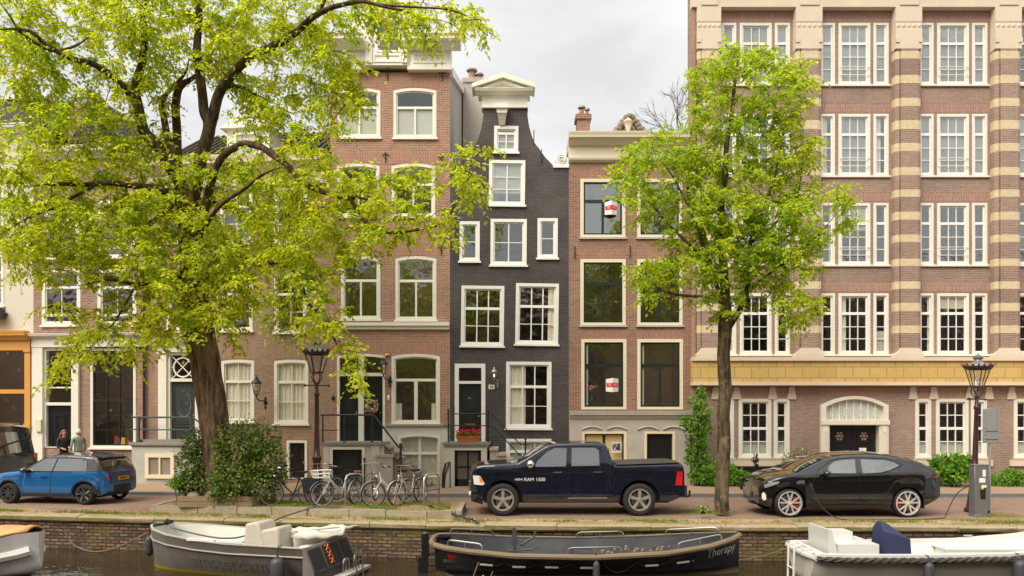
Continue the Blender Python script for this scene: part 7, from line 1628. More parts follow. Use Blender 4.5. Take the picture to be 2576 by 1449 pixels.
lamp_post('maroon crown lantern leaning beside the grey charging post', 2449, 1286, 20.9, 0, R(2.2), .985)
def wall_lantern(lab, px, py, Y, k, lit=False, m=IRON, rz=0):
    o = thing('wall_lantern', lab, 'wall lantern', at(px, py, Y)); o.scale = (k, k, k); yw = (28.0-Y)/k
    q = MB(); q.tube([(0,0,-.42),(0,0,-.30)], .03, 6); q.tube([(0,0,-.40),(.05,yw*.4,-.52),(.16,yw*.8,-.52),(.2,yw-.02,-.6)], .022, 6); q.lathe([(.09,-.03),(.07,-.06),(.0,-.07)], (.2, yw-.0, -.6), 10, axis='y')
    for s_ in (-1, 1): q.ball((.2+.0*s_, yw-.05, -.6+.16*s_), (.05,.03,.09), 6, 5)
    for a in range(6): c, s = math.cos(a*math.pi/3), math.sin(a*math.pi/3); q.tube([(.08*c,.08*s,-.3),(.17*c,.17*s,.1)], .009, 4)
    q.lathe([(.0,-.33),(.09,-.31),(.09,-.29),(.0,-.28)], n=8); q.lathe([(.20,.09),(.20,.12),(.12,.22),(.07,.26),(.06,.32),(.03,.36),(.0,.42)], n=8)
    q.build('lantern_frame', m, o); q = MB(); q.lathe([(.078,-.29),(.165,.09)], n=6, sm=False); q.build('lantern_glass', LGLASS, o)
    q = MB(); q.ball((0,0,-.1), (.035,.035,.09), 8, 6)
    if lit:
        t = NT('lit_bulb'); e = t.n('ShaderNodeEmission', Strength=2.2); e.inputs['Color'].default_value = (1,.62,.25,1); t.l(e.outputs[0], t.out.inputs['Surface']); q.build('lamp_bulb', t.mat, o)
    else: q.build('lamp_bulb', bpy.data.materials['opal_glass'], o)
    return o
wall_lantern('large old wall lantern between the curtained windows beside the elm', 645, 972, 27.55, 1.0)
wall_lantern('black wall lantern right of the double front doors', 965, 922, 27.6, .9)
wall_lantern('small lit lantern with warm bulb on the black house', 1243, 940, 27.75, .62, True, mat('pale_lantern_metal', (.35,.33,.28), .35, .5))
# charging post, sign, cable
Yc = 19.95
cp = thing('charging_post', 'grey metal car charging post with white stickers beside the leaning lamp', 'charging post', (wx(2470, Yc), Yc, 0))
GREYM = mat('grey_cabinet', (.17,.17,.17), .45, .2, var=.08, dirt=.15)
q = MB(); q.box(-.19, .19, 0, .26, .04, 1.36); q.box(-.21, .21, -.01, .27, 0, .05); q.box(-.2, .2, -.012, .27, 1.345, 1.375); b_ = q.build('cabinet', GREYM, cp); m_ = b_.modifiers.new('edge', 'BEVEL'); m_.width = .012
q = MB()
for (x0, x1, z0, z1) in ((.02,.10,1.06,1.24),(-.07,.09,.90,1.02),(-.01,.12,.77,.83)): q.box(x0, x1, -.005, .0, z0, z1)
q.build('sticker', WHITE2, cp); q = MB(); q.box(-.04, .02, -.04, 0, .54, .72); q.box(-.03, .1, -.005, 0, .46, .74); q.build('socket', DARK, cp)
q = MB(); q.ball((0,-.03,.745), (.03,.02,.035), 8, 5); q.build('yellow_plug', YEL, cp)
q = MB(); q.box(.15, .21, -.004, .0, .1, .16); q.build('lock', DARK, cp)
sg = thing('road_sign', 'grey back of a rectangular road sign on a thin pole at the right edge', 'road sign', (wx(2490, 20.4), 20.4, 0))
q = MB(); q.tube([(0,0,0),(0,0,2.86)], .028, 8); q.build('pole', mat('galvanised_pole', (.42,.42,.41), .4, .5, var=.1), sg)
q = MB(); q.box(-.23, .23, -.055, -.04, 1.93, 2.85); b_ = q.build('sign_panel', mat('sign_back', (.33,.34,.34), .45, .3, var=.06), sg); m_ = b_.modifiers.new('edge', 'BEVEL'); m_.width = .007
q = MB()
for z in (2.06, 2.28): q.box(-.24, .24, -.075, -.056, z-.025, z+.025); q.tube([(-.05,-.03,z),(.05,-.03,z)], .04, 6)
for x in (-.2, .2): q.box(x-.025, x+.025, -.07, -.056, 1.95, 2.83)
for (x, z) in ((-.16,2.36),(-.16,2.17),(-.16,1.99)): q.ball((x,-.06,z), .025, 6, 4)
q.build('bracket', bpy.data.materials['galvanised_pole'], sg)
CAB = mat('charging_cable', (.02,.02,.02), .5)
fl = at(2037, 1218, 19.66)
rope('charging_cable', [at(2036, 1216, 19.70), fl+Vector((.03,-.06,-.05)), at(2058, 1262, 19.5), at(2085, 1292, 19.4), Vector((8.5, 19.33, .015)), Vector((9.4, 19.3, .015)), Vector((10.4, 19.35, .015)), Vector((11.2, 19.6, .015)), Vector((11.6, 20.2, .02)), at(2405, 1245, 20.6), at(2430, 1226, 20.72), at(2452, 1213, 20.1)], .014, CAB, 'black charging cable looping from the black car over the ground to the charging post')
for i, (px0, px1, lab) in enumerate(((869, 904, 'bent steel bicycle rack with the basket bicycle against it'), (1067, 1100, 'bent steel bicycle rack beside the beige bicycle'))):
    Yb = 20.65; q = MB(); a, b = wx(px0, Yb), wx(px1, Yb); c_ = (a+b)/2; w_ = (b-a)/2+.0; hh = .86
    q.tube([(-w_,0,-.1),(-w_,0,hh-.14),(-w_*.85,.06,hh-.04),(-w_*.5,.1,hh),(w_*.5,.35,hh),(w_*.85,.4,hh-.04),(w_,.44,hh-.14),(w_,.44,-.1)], .028, 8); q.tube([(-w_,0,.42),(w_,.44,.42)], .022, 6)
    tag(q.build('bicycle_rack', STEEL, None, loc=(c_, Yb, .19)), lab, 'bicycle rack', 'bent tube bicycle racks')
# iron guards by the cellar doors
for (px, h_, lab) in ((1124, .85, 'curved wrought-iron guard left of the cellar door under the black house stoop'), (792, .9, 'plain iron guard left of the cellar door beside the street lamp'), (917, 1.0, 'plain iron guard right of the charcoal cellar door')):
    Yg = 26.5; o = at(px, 1180, Yg); o.z = .1; q = MB()
    if px == 1124:
        for k in range(5): q.tube([(-.14+.02*k, -.05*k, 0), (-.14+.03*k, -.05*k, .45), (-.02+.02*k, -.05*k, h_-.06*k), (.1, -.05*k, h_)], .014, 5)
        q.tube([(-.16,0,0),(-.15,0,.5),(-.05,0,.85),(.12,-.05,h_+.05)], .02, 6); q.tube([(.12,-.05,h_+.05),(.12,-.05,0)], .022, 6)
    else: q.tube([(0,0,0),(0,0,h_)], .03, 6); q.ball((0,0,h_), .05); q.tube([(0,0,.8),(0,.9,.8)], .02, 5); q.tube([(0,0,.4),(0,.9,.4)], .02, 5)
    tag(q.build('iron_guard', IRON, None, loc=o), lab, 'iron guard')
# flower box, wreath, estate signs, poster, small fittings
Yf = 26.98
fb = thing('flower_box', 'terracotta trough of red geraniums on the black house stoop', 'flower box', (wx(1178, Yf), Yf, wz(1113, 26.85)))
q = MB(); q.hexa([(-.37,-.1,0),(.37,-.1,0),(.37,.1,0),(-.37,.1,0),(-.42,-.13,.19),(.42,-.13,.19),(.42,.13,.19),(-.42,.13,.19)]); q.box(-.44, .44, -.15, .15, .17, .215); q.build('trough', mat('terracotta', (.52,.17,.07), .75, var=.15, vs=6), fb)
lv = Leaves(); k = 420; p = np.stack([rng.uniform(-.42,.42,k), rng.uniform(-.16,.16,k), rng.uniform(.18,.36,k)], 1); lv.add(p, rng.normal(0,1,(k,3)), rng.normal(0,.6,(k,3))+np.array([0,-.3,.8]), rng.uniform(.04,.08,k), rng.uniform(.04,.07,k)); lv.build('foliage', VINE, fb)
q = MB()
for _ in range(70):
    c_ = Vector((rng.uniform(-.47,.47), rng.uniform(-.2,.15), rng.uniform(.26,.46)))
    for __ in range(4): q.ball(c_+Vector(rng.normal(0,.02,3)), rng.uniform(.014,.026), 5, 3)
q.build('blossoms', mat('geranium_red', (.65,.012,.03), .5, var=.25, vs=20), fb)
wr = thing('wreath', 'dried pink flower wreath hanging on the right-hand dark front door', 'wreath', at(936, 1023, 27.93)); q = MB(); q.lathe([(.19+.05*math.cos(a),.05*math.sin(a)) for a in np.linspace(0, 6.283, 7)], (0,0,0), 20, axis='y'); q.build('ring', YBARK, wr)
q = MB(); q2 = MB()
for _ in range(150):
    a = rng.uniform(0, 6.283); r = .19+rng.normal(0,.045); (q if rng.random() < .6 else q2).ball((r*math.cos(a), -.05+rng.normal(0,.02), r*math.sin(a)), rng.uniform(.015,.04), 5, 3)
q.build('dried_flowers', mat('dried_pink', (.38,.20,.17), .8, var=.4, vs=15), wr); q2.build('seed_heads', mat('dried_straw', (.46,.38,.24), .8, var=.3, vs=15), wr)
REDT = mat('sign_red', (.72,.03,.05), .4)
for i, (px, py, Y, lab) in enumerate(((1541, 968, 27.8, 'folded white and red estate board on the lowest window of the brown house'), (1538, 522, 27.8, 'folded white and red estate board on the top window of the brown house'))):
    o = thing('estate_board', lab, 'sign', at(px, py, Y), 0, 'folded estate boards'); o.scale = (.78, .78, .78)
    q = MB(); z0, z1 = -.31, .29
    q.hexa([(-.30,.14,z0),(-.29,.15,z0),(.01,-.09,z0-.04),(0,-.10,z0-.04),(-.30,.14,z1-.02),(-.29,.15,z1-.02),(.01,-.09,z1+.03),(0,-.10,z1+.03)][0:1]+[(0,-.10,z0-.04),(.01,-.09,z0-.04),(-.29,.15,z0),(-.30,.14,z1-.02),(0,-.10,z1+.03),(.01,-.09,z1+.03),(-.29,.15,z1-.02)])
    q.hexa([(0,-.10,z0-.04),(.29,.14,z0),(.28,.15,z0),(.01,-.09,z0-.04),(0,-.10,z1+.03),(.29,.14,z1),(.28,.15,z1),(.01,-.09,z1+.03)]); q.build('panel', WHITE2, o)
    q = MB()
    for s_ in (-1, 1): q.hexa([(0,-.106,-.12),(s_*.28,.124,-.11),(s_*.28,.13,-.11),(0,-.10,-.12),(0,-.106,.10),(s_*.28,.124,.09),(s_*.28,.13,.09),(0,-.10,.10)])
    q.build('red_band', REDT, o)
    writing('lettering', 'TE', .17, WHITE2, o, lambda a, b, c: (-.14+a*.78, .009-.64*a-.012-c, -.01+b), .9, extrude=.006); writing('lettering', 'KOOP', .15, WHITE2, o, lambda a, b, c: (.14+a*.78, .009+.64*a-.012-c, -.01+b), .58, extrude=.006)
q = MB(); v = at(1549, 1125, 28.0); q.box(-.17, .17, -.16, -.155, -.19, .19); q.box(-.15, .15, -.165, -.16, -.13, .16, 1)
def poster():
    t = NT('poster_print'); t.bsdf(t.ramp(t.noise(t.pos(), 9, 3, .6), [(.4, (.02,.02,.03)), (.55, (.5,.5,.5)), (.7, (.08,.09,.1))]), .5); return t.mat
tag(q.build('poster', [WHITE2, poster()], None, loc=v), 'black and white poster on the yellow blind above the pickup', 'poster')
fv = thing('flower_vase', 'vase of pink flowers standing in the lowest window of the brown house', 'vase', at(1488, 1018, 28.3)); q = MB(); q.lathe([(.0,0),(.06,0),(.09,.12),(.05,.26),(.07,.30)], n=12); q.build('vase', LGLASS, fv); q = MB(); q2 = MB()
for _ in range(12): e = Vector((rng.normal(0,.11), rng.normal(0,.06), rng.uniform(.5,.72))); q2.tube([(0,0,.1),e*.6,e], .006, 4); q.ball(e, rng.uniform(.04,.06), 7, 5)
q2.build('stems', VINE, fv); q.build('blossoms', mat('pink_petal', (.60,.18,.17), .6, var=.3, vs=20), fv)
for (nm, lab, px, py, r, m) in (('alarm_beacon', 'small orange alarm beacon above the wall lantern of the tall brown house', 974, 893, (.10,.06,.06), AMBER), ('intercom', 'small white intercom plate right of the dark double doors', 977, 1001, (.05,.03,.11), WHITE2), ('bell_pull', 'black round bell left of the dark double doors', 838, 1001, (.06,.05,.10), IRON)):
    q = MB(); q.ball((0,0,0), r, 10, 7); tag(q.build(nm, m, None, loc=at(px, py, 27.97)), lab, nm.replace('_', ' '))
# timber planter round the elm and stones
pl = thing('planter_box', 'low weathered timber box round the foot of the elm', 'planter', (wx(545, 20.45), 20.45, .19))
TIM = mat('weathered_timber', (.27,.19,.11), .85, var=.3, vs=4, bump=.4, bs=18, dirt=.4, dirtc=(.14,.12,.06), stretch=(.3, 2, 2)); x0, x1 = wx(447, 20.45)-pl.location.x, wx(660, 20.45)-pl.location.x
for k, (a, b) in enumerate(((0, .145), (.155, .29))): q = MB(); q.box(x0, x1-.35, -.04+.01*k, .03, a, b); q.build('plank', TIM, pl)
q = MB(); q.box(x0, x0+.07, .03, 1.0, 0, .28); q.build('side_board', TIM, pl); q = MB(); q.hexa([(x1-.35,-.03,0),(x1-.28,-.03,0),(x1+.1,.9,0),(x1+.03,.9,0),(x1-.35,-.03,.28),(x1-.28,-.03,.28),(x1+.1,.9,.28),(x1+.03,.9,.28)]); q.build('side_board', TIM, pl)
q = MB(); q.box(x0+.07, x1-.3, .03, 1.2, 0, .2); q.build('earth', SOIL, pl)
for i, (px, s_, lab) in enumerate(((486, .17, 'dark rounded boulder in the left end of the timber planter'), (533, .20, 'pale rounded boulder left of the elm trunk in the planter'))):
    q = MB(); q.ball((0,0,0), (s_*1.1, s_*.8, s_*.75), 12, 8)
    q.v = [tuple(Vector(v)*(1+.25*mnoise.noise(Vector(v)*5+Vector((i*9,0,0))))) for v in q.v]; tag(q.build('boulder', ROCK, None, loc=(wx(px, 20.6), 20.6, .46)), lab, 'boulder')

# ------------------------------------------------------------------ bicycles (rear wheel at the origin, front towards +x)
def bicycle(lab, loc, rz, frame, opts=(), steer=0., lean=0., tyre=TYRE, fend=None, seat=DARK):
    o = thing('bicycle', lab, 'bicycle', loc, rz, 'parked bicycles on the verge'); o.rotation_euler = (lean, 0, rz); r = .345
    def wheel(x, nm):
        q = MB(); q.lathe([(r-.03,-.016),(r-.008,-.019),(r,0),(r-.008,.019),(r-.03,.016)], (0,0,0), 36, axis='y'); w = q.build('wheel', tyre, None)
        q = MB(); q.lathe([(r-.055,-.012),(r-.03,-.015),(r-.03,.015),(r-.055,.012),(r-.055,-.012)], (0,0,0), 36, axis='y'); q.build('rim', STEEL, w)
        q = MB()
        for k in range(20): a = 2*math.pi*k/20; q.tube([(.02*math.cos(a+.5),.03*(-1)**k,.02*math.sin(a+.5)),((r-.05)*math.cos(a),0,(r-.05)*math.sin(a))], .0022, 3)
        q.tube([(0,-.05,0),(0,.05,0)], .03, 8); q.build('spokes', STEEL, w); return w
    w = wheel(0, 0); w.parent = o; w.location = (0, 0, r)
    hx, hz = .88, .93; fx = 1.07
    st = bpy.data.objects.new('steering', None); C.objects.link(st); st.parent = o; st.location = (hx, 0, hz); st.rotation_euler = (0, 0, steer)
    w2 = wheel(0, 0); w2.parent = o
    ca, sa = math.cos(steer), math.sin(steer)
    def S(x, y, z): return (hx+(x-hx)*ca-y*sa, (x-hx)*sa+y*ca, z)
    w2.location = S(fx, 0, r); w2.rotation_euler = (0, 0, steer)
    bpy.data.objects.remove(st)
    q = MB(); bb = (.46, 0, .30); sp = (.26, 0, .82); q.tube([bb, sp], .018, 7); q.tube([bb, (hx-.03, 0, .72)], .019, 7)
    if 'low' in opts: q.tube([(.40,0,.45),(.62,0,.52),(hx-.02,0,.78)], .018, 7)
    else: q.tube([(.29,0,.76),(hx-.02,0,.84)], .017, 7)
    for y in (-.05, .05): q.tube([bb, (0, y, r)], .011, 5); q.tube([(.28,0,.74), (0, y, r)], .010, 5)
    q.tube([(hx-.035,0,.68),(hx,0,hz)], .021, 7); q.build('frame', frame, o)
    q = MB()
    for y in (-.05, .05): q.tube([S(hx-.03,y*.6,.68), S(hx+.04,y,.62), S(fx,y,r)], .013, 5)
    q.tube([S(hx-.03,-.05,.68), S(hx-.03,.05,.68)], .016, 5); q.build('fork', frame, o)
    q = MB(); q.tube([S(hx,0,hz-.02), S(hx+.0,0,1.08)], .013, 6)
    q.tube([S(hx-.22,-.31,1.06), S(hx-.06,-.28,1.10), S(hx+.03,-.1,1.11), S(hx+.03,.1,1.11), S(hx-.06,.28,1.10), S(hx-.22,.31,1.06)], .012, 6); hb = q.build('handlebar', STEEL, o)
    q = MB()
    for y in (-.31, .31): q.tube([S(hx-.13,y*.95,1.085), S(hx-.24,y,1.055)], .018, 6)
    q.build('grip', DARK, hb)
    q = MB(); q.hexa([(.10,-.085,.90),(.30,-.03,.90),(.30,.03,.90),(.10,.085,.90),(.08,-.10,.96),(.36,-.02,.945),(.36,.02,.945),(.08,.10,.96)]); q.tube([sp, (.22,0,.91)], .013, 6); q.build('saddle', seat, o)
    for a0, a1, cx, S_ in ((.25, 2.9, 0, lambda *a: a), (.35, 2.6, fx, S)):
        q = MB(); n = 12; vs = []
        for i in range(n+1):
            a = a0+(a1-a0)*i/n
            for y in (-.028, .028): vs.append(S_(cx+(r+.025)*math.cos(a), y, r+(r+.025)*math.sin(a)))
        q.add(vs, [(2*i, 2*i+1, 2*i+3, 2*i+2) for i in range(n)], 0, True); q.build('mudguard', fend or frame, o, fix=False)
    q = MB(); q.lathe([(.085,-.06),(.095,-.06),(.095,-.05),(.085,-.05)], (bb[0],0,bb[2]), 14, axis='y')
    q.tube([bb, (bb[0]+.10,-.07,bb[2]-.13)], .01, 5); q.tube([bb, (bb[0]-.10,.07,bb[2]+.13)], .01, 5); q.box(bb[0]+.06, bb[0]+.14, -.17, -.07, bb[2]-.145, bb[2]-.12); q.box(bb[0]-.14, bb[0]-.06, .07, .17, bb[2]+.12, bb[2]+.145); q.build('crankset', IRON, o)
    q = MB(); q.tube([(-.28,-.06,.74),(.2,-.05,.74)], .008, 4); q.tube([(-.28,.06,.74),(.2,.05,.74)], .008, 4); q.tube([(-.25,-.06,.74),(0,-.06,r)], .007, 4); q.tube([(-.25,.06,.74),(0,.06,r)], .007, 4)
    for x in (-.28,-.15,-.02,.1): q.tube([(x,-.06,.74),(x,.06,.74)], .006, 4)
    q.build('carrier', STEEL if 'basket' in opts else IRON, o)
    if 'pannier' in opts:
        for s_ in (-1, 1): q = MB(); q.hexa([(-.22,s_*.08,.38),(.14,s_*.08,.38),(.14,s_*.2,.38),(-.22,s_*.2,.38),(-.26,s_*.07,.75),(.18,s_*.07,.75),(.18,s_*.19,.75),(-.26,s_*.19,.75)]); q.build('pannier', DARK, o)
    if 'basket' in opts:
        q = MB(); z0, z1 = .80, 1.0
        for z in (z0, (z0+z1)/2, z1): k_ = (z-z0)*.25; q.tube([S(hx+.05-k_,-.2-k_,z),S(hx+.36+k_,-.2-k_,z),S(hx+.36+k_,.2+k_,z),S(hx+.05-k_,.2+k_,z),S(hx+.05-k_,-.2-k_,z)], .012, 5)
        for y in np.linspace(-.2,.2,6): q.tube([S(hx+.36,y,z0),S(hx+.41,y*1.2,z1)], .009, 4); q.tube([S(hx+.05,y,z0),S(hx+.36,y,z0)], .009, 4)
        for x in (.05,.2): q.tube([S(hx+x,-.2,z0),S(hx+x,-.25,z1)], .009, 4); q.tube([S(hx+x,.2,z0),S(hx+x,.25,z1)], .009, 4)
        q.build('basket', WHITE2, o)
    q = MB(); q.ball(S(hx+.09,0,.82), (.04,.04,.045), 8, 5); q.build('headlight', CHROME, o)
    q = MB(); q.tube([(.05,.05,.28),(-.12,.18,.0)], .009, 4); q.build('kickstand', IRON, o)
    return o
zv = .19
WB = mat('white_bike_frame', (.62,.62,.58), .35, var=.08, dirt=.2); BB = mat('pale_blue_mudguard', (.14,.25,.34), .4, var=.1); BG = mat('beige_bike_frame', (.50,.46,.38), .35, var=.1); TEAL = mat('teal_frame', (.06,.16,.17), .4)
bicycle('black bicycle with dark panniers beside the laurel bush', (wx(781, 20.75), 20.75, zv), R(180), BLACKP, ('pannier',), R(8), R(-4))
bicycle('teal bicycle half hidden behind the street lamp', (wx(838, 21.5), 22.1, zv), R(-112), TEAL, (), R(-12), R(4))
bicycle('white bicycle with wire front basket and blue front mudguard', (wx(893, 21.2), 21.25, zv), R(-130), WB, ('basket', 'low'), R(-14), R(3), fend=BB)
bicycle('grey bicycle behind the rack with its front towards the houses', (wx(897, 20.8), 20.85, zv), R(68), mat('grey_bike_frame', (.2,.19,.19), .4), (), R(20), R(-4), seat=mat('tan_saddle', (.3,.16,.09), .6))
bicycle('white city bicycle at the grassy edge of the verge', (wx(1030, 21.2), 21.1, zv), R(-142), WB, ('low',), R(-14), R(4))
bicycle('beige bicycle with black handlebar grips beside the right rack', (wx(1058, 21.3), 21.45, zv), R(-118), BG, ('low',), R(-10), R(4))
# scooter by the office wall
sc_ = thing('motor_scooter', 'black motor scooter parked behind the bonnet of the black car', 'scooter', (wx(1972, 25.6), 25.6, .0), R(170)); SCB = paint('scooter_black', (.010,.010,.011), .2)
q = MB(); q.lathe([(.12,-.05),(.2,-.055),(.24,0),(.2,.055),(.12,.05)], (0,0,.24), 20, axis='y'); q.build('wheel', TYRE, sc_); q = MB(); q.lathe([(.12,-.05),(.2,-.055),(.24,0),(.2,.055),(.12,.05)], (1.22,0,.24), 20, axis='y'); q.build('wheel', TYRE, sc_)
q = MB(); q.hexa([(-.28,-.16,.42),(.42,-.18,.3),(.42,.18,.3),(-.28,.16,.42),(-.32,-.12,.72),(.38,-.15,.74),(.38,.15,.74),(-.32,.12,.72)]); q.hexa([(.38,-.16,.2),(.95,-.18,.2),(.95,.18,.2),(.38,.16,.2),(.38,-.16,.32),(.95,-.18,.3),(.95,.18,.3),(.38,.16,.32)]); q.hexa([(.9,-.22,.22),(1.06,-.2,.3),(1.06,.2,.3),(.9,.22,.22),(.84,-.17,.98),(.93,-.12,1.0),(.93,.12,1.0),(.84,.17,.98)]); q.hexa([(1.0,-.1,.42),(1.42,-.08,.45),(1.42,.08,.45),(1.0,.1,.42),(1.0,-.1,.52),(1.36,-.07,.53),(1.36,.07,.53),(1.0,.1,.52)])
q.hexa([(.95,-.2,.9),(.99,-.18,.9),(.99,.18,.9),(.95,.2,.9),(.86,-.16,1.34),(.88,-.15,1.35),(.88,.15,1.35),(.86,.16,1.34)]); b_ = q.build('bodywork', SCB, sc_); m_ = b_.modifiers.new('soft', 'BEVEL'); m_.width = .04; m_.segments = 3
q = MB(); q.tube([(1.2,0,.24),(.98,0,.8),(.9,0,1.08)], .03, 6); q.ball((.93,0,1.12), (.13,.15,.12), 10, 7); q.tube([(.88,-.36,1.16),(.9,-.1,1.12),(.9,.1,1.12),(.88,.36,1.16)], .018, 6); q.build('steering_head', SCB, sc_)
q = MB()
for y in (-.3,.3): q.tube([(.9,y*.8,1.14),(.93,y,1.26)], .008, 4); q.ball((.93,y,1.29), (.02,.07,.045), 8, 5)
q.build('mirror', DARK, sc_); q = MB(); q.ball((1.03,0,1.12), (.05,.09,.07), 8, 6); q.build('headlight', CHROME, sc_)
q = MB(); q.hexa([(-.36,-.13,.74),(.36,-.12,.76),(.36,.12,.76),(-.36,.13,.74),(-.42,-.1,.86),(.3,-.09,.82),(.3,.09,.82),(-.42,.1,.86)]); b_ = q.build('seat', DARK, sc_); m_ = b_.modifiers.new('soft', 'BEVEL'); m_.width = .04; m_.segments = 2
q = MB(); q.tube([(.1,.2,.25),(-.3,.22,.3)], .05, 8); q.build('exhaust', CHROME, sc_)

# ------------------------------------------------------------------ the couple at the door
def person(lab, loc, rz, hgt, skin, shirt, legs, hair, long_hair, arms):
    o = thing('person', lab, 'person', loc, rz, None); k = hgt/1.75; V = []; E = []; RD = []
    def v(p, r, par=None):
        V.append(Vector(p)*k); RD.append((r*k, r*k) if not hasattr(r, '__len__') else (r[0]*k, r[1]*k))
        if par is not None: E.append((par, len(V)-1))
        return len(V)-1
    pel = v((0,0,.95), (.145,.11)); wa = v((0,.005,1.08), (.135,.10), pel); ch = v((0,.01,1.27), (.165,.115), wa); sh = v((0,.02,1.41), (.13,.085), ch); nk = v((0,.01,1.49), .052, sh); hd0 = v((0,-.005,1.555), (.062,.07), nk); hd = v((0,-.005,1.63), (.078,.098), hd0); v((0,0,1.70), (.07,.085), hd)
    for s_, (el, wr_) in zip((-1, 1), arms):
        a = v((s_*.19,.02,1.40), .058, sh); e = v((s_*.19+el[0]*s_, el[1], el[2]), .043, a); w = v((s_*.19+wr_[0]*s_, wr_[1], wr_[2]), .028, e)
        d = (V[w]-V[e]).normalized()/k; P0 = V[w]/k; pal = v(P0+d*.06, (.036,.02), w)
        sd = d.cross(Vector((0,0,1))); sd = sd.normalized() if sd.length > .1 else Vector((1,0,0))
        for j, (off, ln) in enumerate(((-.03,.07),(-.01,.085),(.012,.08),(.032,.062))):
            b = v(P0+d*.085+sd*off, .0095, pal); m = v(P0+d*(.085+ln*.55)+sd*off*1.1, .0085, b); v(P0+d*(.08+ln)+sd*off*1.1+Vector((0,-.015,-.01)), .007, m)
        t_ = v(P0+d*.04-sd*.045, .011, pal); v(P0+d*.08-sd*.06, .009, t_)
        hp = v((s_*.085,0,.88), .092, pel); kn = v((s_*.095,-.01,.50), .060, hp); an = v((s_*.10,.02,.09), .042, kn); v((s_*.105,-.10,.045), (.042,.035), an)
    me = bpy.data.meshes.new('body'); me.from_pydata(V, E, []); b = bpy.data.objects.new('body', me); C.objects.link(b)
    sk_ = b.modifiers.new('skin', 'SKIN'); sk_.use_smooth_shade = True; b.modifiers.new('sub', 'SUBSURF').levels = 2
    for i, r in enumerate(RD): me.skin_vertices[0].data[i].radius = r
    me.skin_vertices[0].data[0].use_root = True
    dg = bpy.context.evaluated_depsgraph_get(); dg.update(); m2 = bpy.data.meshes.new_from_object(b.evaluated_get(dg)); bpy.data.objects.remove(b)
    m2.materials.clear()
    for m in (skin, shirt, legs): m2.materials.append(m)
    hands = [V[i] for i in range(len(V)) if RD[i][0] < .03*k]
    for p in m2.polygons:
        c = p.center; z = c.z/k; near = min((c-h_).length for h_ in hands)
        p.material_index = 0 if (z > 1.475 and abs(c.x) < .16*k) or (near < .06*k and z > .3) else (2 if z < .96 and abs(c.x) < .19*k else 1); p.use_smooth = True
    # a face: pull out the nose, set in the eyes, shape the chin
    for q_ in m2.vertices:
        c = q_.co/k
        if c.z > 1.5 and c.y < -.05:
            q_.co += Vector((0, -.018*math.exp(-((c.x/.012)**2+((c.z-1.60)/.022)**2)) + .008*math.exp(-(((abs(c.x)-.03)/.014)**2+((c.z-1.632)/.012)**2)) - .008*math.exp(-((c.x/.03)**2+((c.z-1.53)/.015)**2)), 0))*k
    bo_ = bpy.data.objects.new('body', m2); C.objects.link(bo_); bo_.parent = o
    q = MB()
    for s_ in (-1, 1): q.ball((s_*.03*k, -.088*k, 1.632*k), .010*k, 8, 5)
    q.build('eyes', DARK, o); q = MB(); q.ball((0,-.094*k,1.567*k), (.022*k,.008*k,.006*k), 8, 4); q.build('mouth', mat('lip', (.42,.14,.12), .5) if 'lip' not in bpy.data.materials else bpy.data.materials['lip'], o)
    q = MB()
    for s_ in (-1, 1): q.ball((s_*.082*k, .005*k, 1.615*k), (.012*k,.02*k,.032*k), 8, 5)
    q.build('ears', skin, o)
    q = MB(); n_, m_ = 20, 12; vs = []
    for i in range(m_+1):
        t_ = i/m_*(.62 if not long_hair else .5)*math.pi
        for j in range(n_):
            a = 2*math.pi*j/n_; back = .5-.5*math.cos(a+math.pi/2+math.pi); fr = max(0, -math.sin(a)); tt = t_*(1-.42*fr)
            rr = 1.10+.05*mnoise.noise(Vector((math.cos(a)*3, math.sin(a)*3, t_*4)))
            vs.append((.086*k*rr*math.sin(tt)*math.cos(a), (.004+.103*rr*math.sin(tt)*math.sin(a))*k, (1.635+.105*rr*math.cos(tt))*k))
    q.add(vs, [(i*n_+j, (i+1)*n_+j, (i+1)*n_+(j+1) % n_, i*n_+(j+1) % n_) for i in range(m_) for j in range(n_)], 0, True)
    if long_hair:
        for i in range(46):
            a = rng.uniform(-.35, math.pi+.35); x, y = .092*math.cos(a), .02+.095*math.sin(a)*.9; ph = rng.uniform(0, 6)
            q.tube([(x*k, y*k, 1.66*k), (x*1.2*k, (y*1.15+.01)*k, 1.55*k), ((x*1.45+.015*math.sin(ph))*k, (y*1.2+.02)*k, 1.44*k), ((x*1.3)*k, (y*1.1+.025)*k, rng.uniform(1.28,1.36)*k)], [.016*k,.02*k,.018*k,.006*k], 5)
    q.build('hair', hair, o, fix=False); return o
SKIN = mat('light_skin', (.52,.30,.21), .5, var=.08)
Yq_ = 27.55
person('woman with long auburn hair and a dark top talking by the rosy house door', (wx(161, Yq_), Yq_, .34), R(50), 1.77, SKIN, mat('dark_knit', (.022,.014,.018), .8, var=.2), mat('dark_trousers', (.02,.022,.03), .8), mat('auburn_hair', (.26,.085,.03), .5, var=.35, vs=25), True, (((.03,-.03,1.13),(-.05,-.24,1.08)), ((.04,.0,1.13),(-.02,-.22,1.02))))
person('white-haired man in a sage green shirt facing the woman by the rosy house door', (wx(197, Yq_), Yq_+.0, .34), R(-128), 1.80, SKIN, mat('sage_shirt', (.25,.32,.23), .8, var=.1, vs=6, bump=.3, bs=12), mat('grey_trousers', (.12,.12,.13), .8), mat('white_hair', (.62,.60,.56), .6, var=.15, vs=25), False, (((.05,.03,1.12),(.03,-.10,.88)), ((.05,.03,1.12),(.04,-.08,.88))))
SKYK = 4.05; EXPO = 1.45
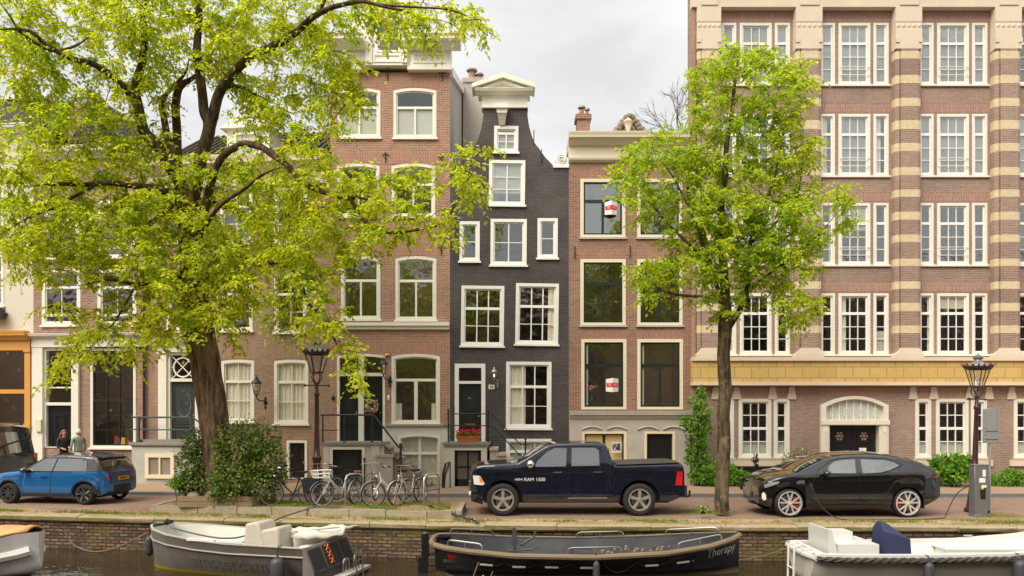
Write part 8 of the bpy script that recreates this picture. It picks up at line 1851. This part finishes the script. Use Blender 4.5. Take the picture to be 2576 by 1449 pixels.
# ------------------------------------------------------------------ sky, sun and camera
sun_el, sun_az = R(48), R(-38)      # from behind the viewer's left shoulder
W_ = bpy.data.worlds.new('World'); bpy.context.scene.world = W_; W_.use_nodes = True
t = W_.node_tree; t.nodes.clear()
out = t.nodes.new('ShaderNodeOutputWorld'); bg = t.nodes.new('ShaderNodeBackground'); sky = t.nodes.new('ShaderNodeTexSky')
sky.sky_type = 'NISHITA'; sky.sun_disc = False; sky.sun_elevation = sun_el; sky.sun_rotation = R(180)+sun_az
tc = t.nodes.new('ShaderNodeTexCoord'); mp = t.nodes.new('ShaderNodeMapping'); mp.inputs['Scale'].default_value = (1, 1, 2.6)
nz = t.nodes.new('ShaderNodeTexNoise'); nz.inputs['Scale'].default_value = 2.3; nz.inputs['Detail'].default_value = 7; nz.inputs['Roughness'].default_value = .5; nz.inputs['Distortion'].default_value = .35
rp = t.nodes.new('ShaderNodeValToRGB'); e = rp.color_ramp.elements
e[0].position = .36; e[0].color = (.58, .58, .585, 1); e[1].position = .62; e[1].color = (.96, .955, .94, 1)
mx = t.nodes.new('ShaderNodeMix'); mx.data_type = 'RGBA'; mx.inputs[0].default_value = .965
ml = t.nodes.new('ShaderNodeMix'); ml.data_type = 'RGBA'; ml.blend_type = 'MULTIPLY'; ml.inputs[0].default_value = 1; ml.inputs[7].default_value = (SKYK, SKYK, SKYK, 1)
t.links.new(tc.outputs['Generated'], mp.inputs['Vector']); t.links.new(mp.outputs['Vector'], nz.inputs['Vector']); t.links.new(nz.outputs['Fac'], rp.inputs['Fac'])
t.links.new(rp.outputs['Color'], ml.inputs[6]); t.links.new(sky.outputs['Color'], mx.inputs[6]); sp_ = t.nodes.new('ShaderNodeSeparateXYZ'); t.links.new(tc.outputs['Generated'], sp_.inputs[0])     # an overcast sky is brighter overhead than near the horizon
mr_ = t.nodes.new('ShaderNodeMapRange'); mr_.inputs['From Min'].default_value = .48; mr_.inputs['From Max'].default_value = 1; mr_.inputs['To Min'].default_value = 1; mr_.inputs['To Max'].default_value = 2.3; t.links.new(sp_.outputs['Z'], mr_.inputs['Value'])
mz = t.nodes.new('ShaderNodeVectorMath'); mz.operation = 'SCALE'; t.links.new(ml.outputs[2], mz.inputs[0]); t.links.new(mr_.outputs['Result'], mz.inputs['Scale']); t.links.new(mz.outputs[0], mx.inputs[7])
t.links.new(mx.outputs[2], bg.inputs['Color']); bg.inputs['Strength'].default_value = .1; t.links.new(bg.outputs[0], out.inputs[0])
L = bpy.data.lights.new('sun', 'SUN'); L.energy = 1.5; L.angle = R(40); L.color = (1.0, .90, .74)
lo = bpy.data.objects.new('sun', L); C.objects.link(lo)
dv = Vector((math.sin(sun_az)*math.cos(sun_el), -math.cos(sun_az)*math.cos(sun_el), math.sin(sun_el)))
lo.rotation_euler = dv.to_track_quat('Z', 'Y').to_euler()
cam = bpy.data.cameras.new('camera'); co = bpy.data.objects.new('camera', cam); C.objects.link(co)
co.location = (0, 0, EYE); co.rotation_euler = (R(90), 0, 0); cam.sensor_width = 36; cam.lens = FOC/2576*36
cam.shift_y = (HY-724.5)/2576; cam.clip_end = 2000; cam.clip_start = .1
sn = bpy.context.scene; sn.camera = co
sn.view_settings.view_transform = 'Standard'; sn.view_settings.look = 'None'; sn.view_settings.exposure = EXPO; sn.view_settings.gamma = 1
sn.cycles.max_bounces = 10; sn.cycles.diffuse_bounces = 7; sn.cycles.transparent_max_bounces = 12; sn.cycles.caustics_reflective = False; sn.cycles.caustics_refractive = False
sn.cycles.use_denoising = True
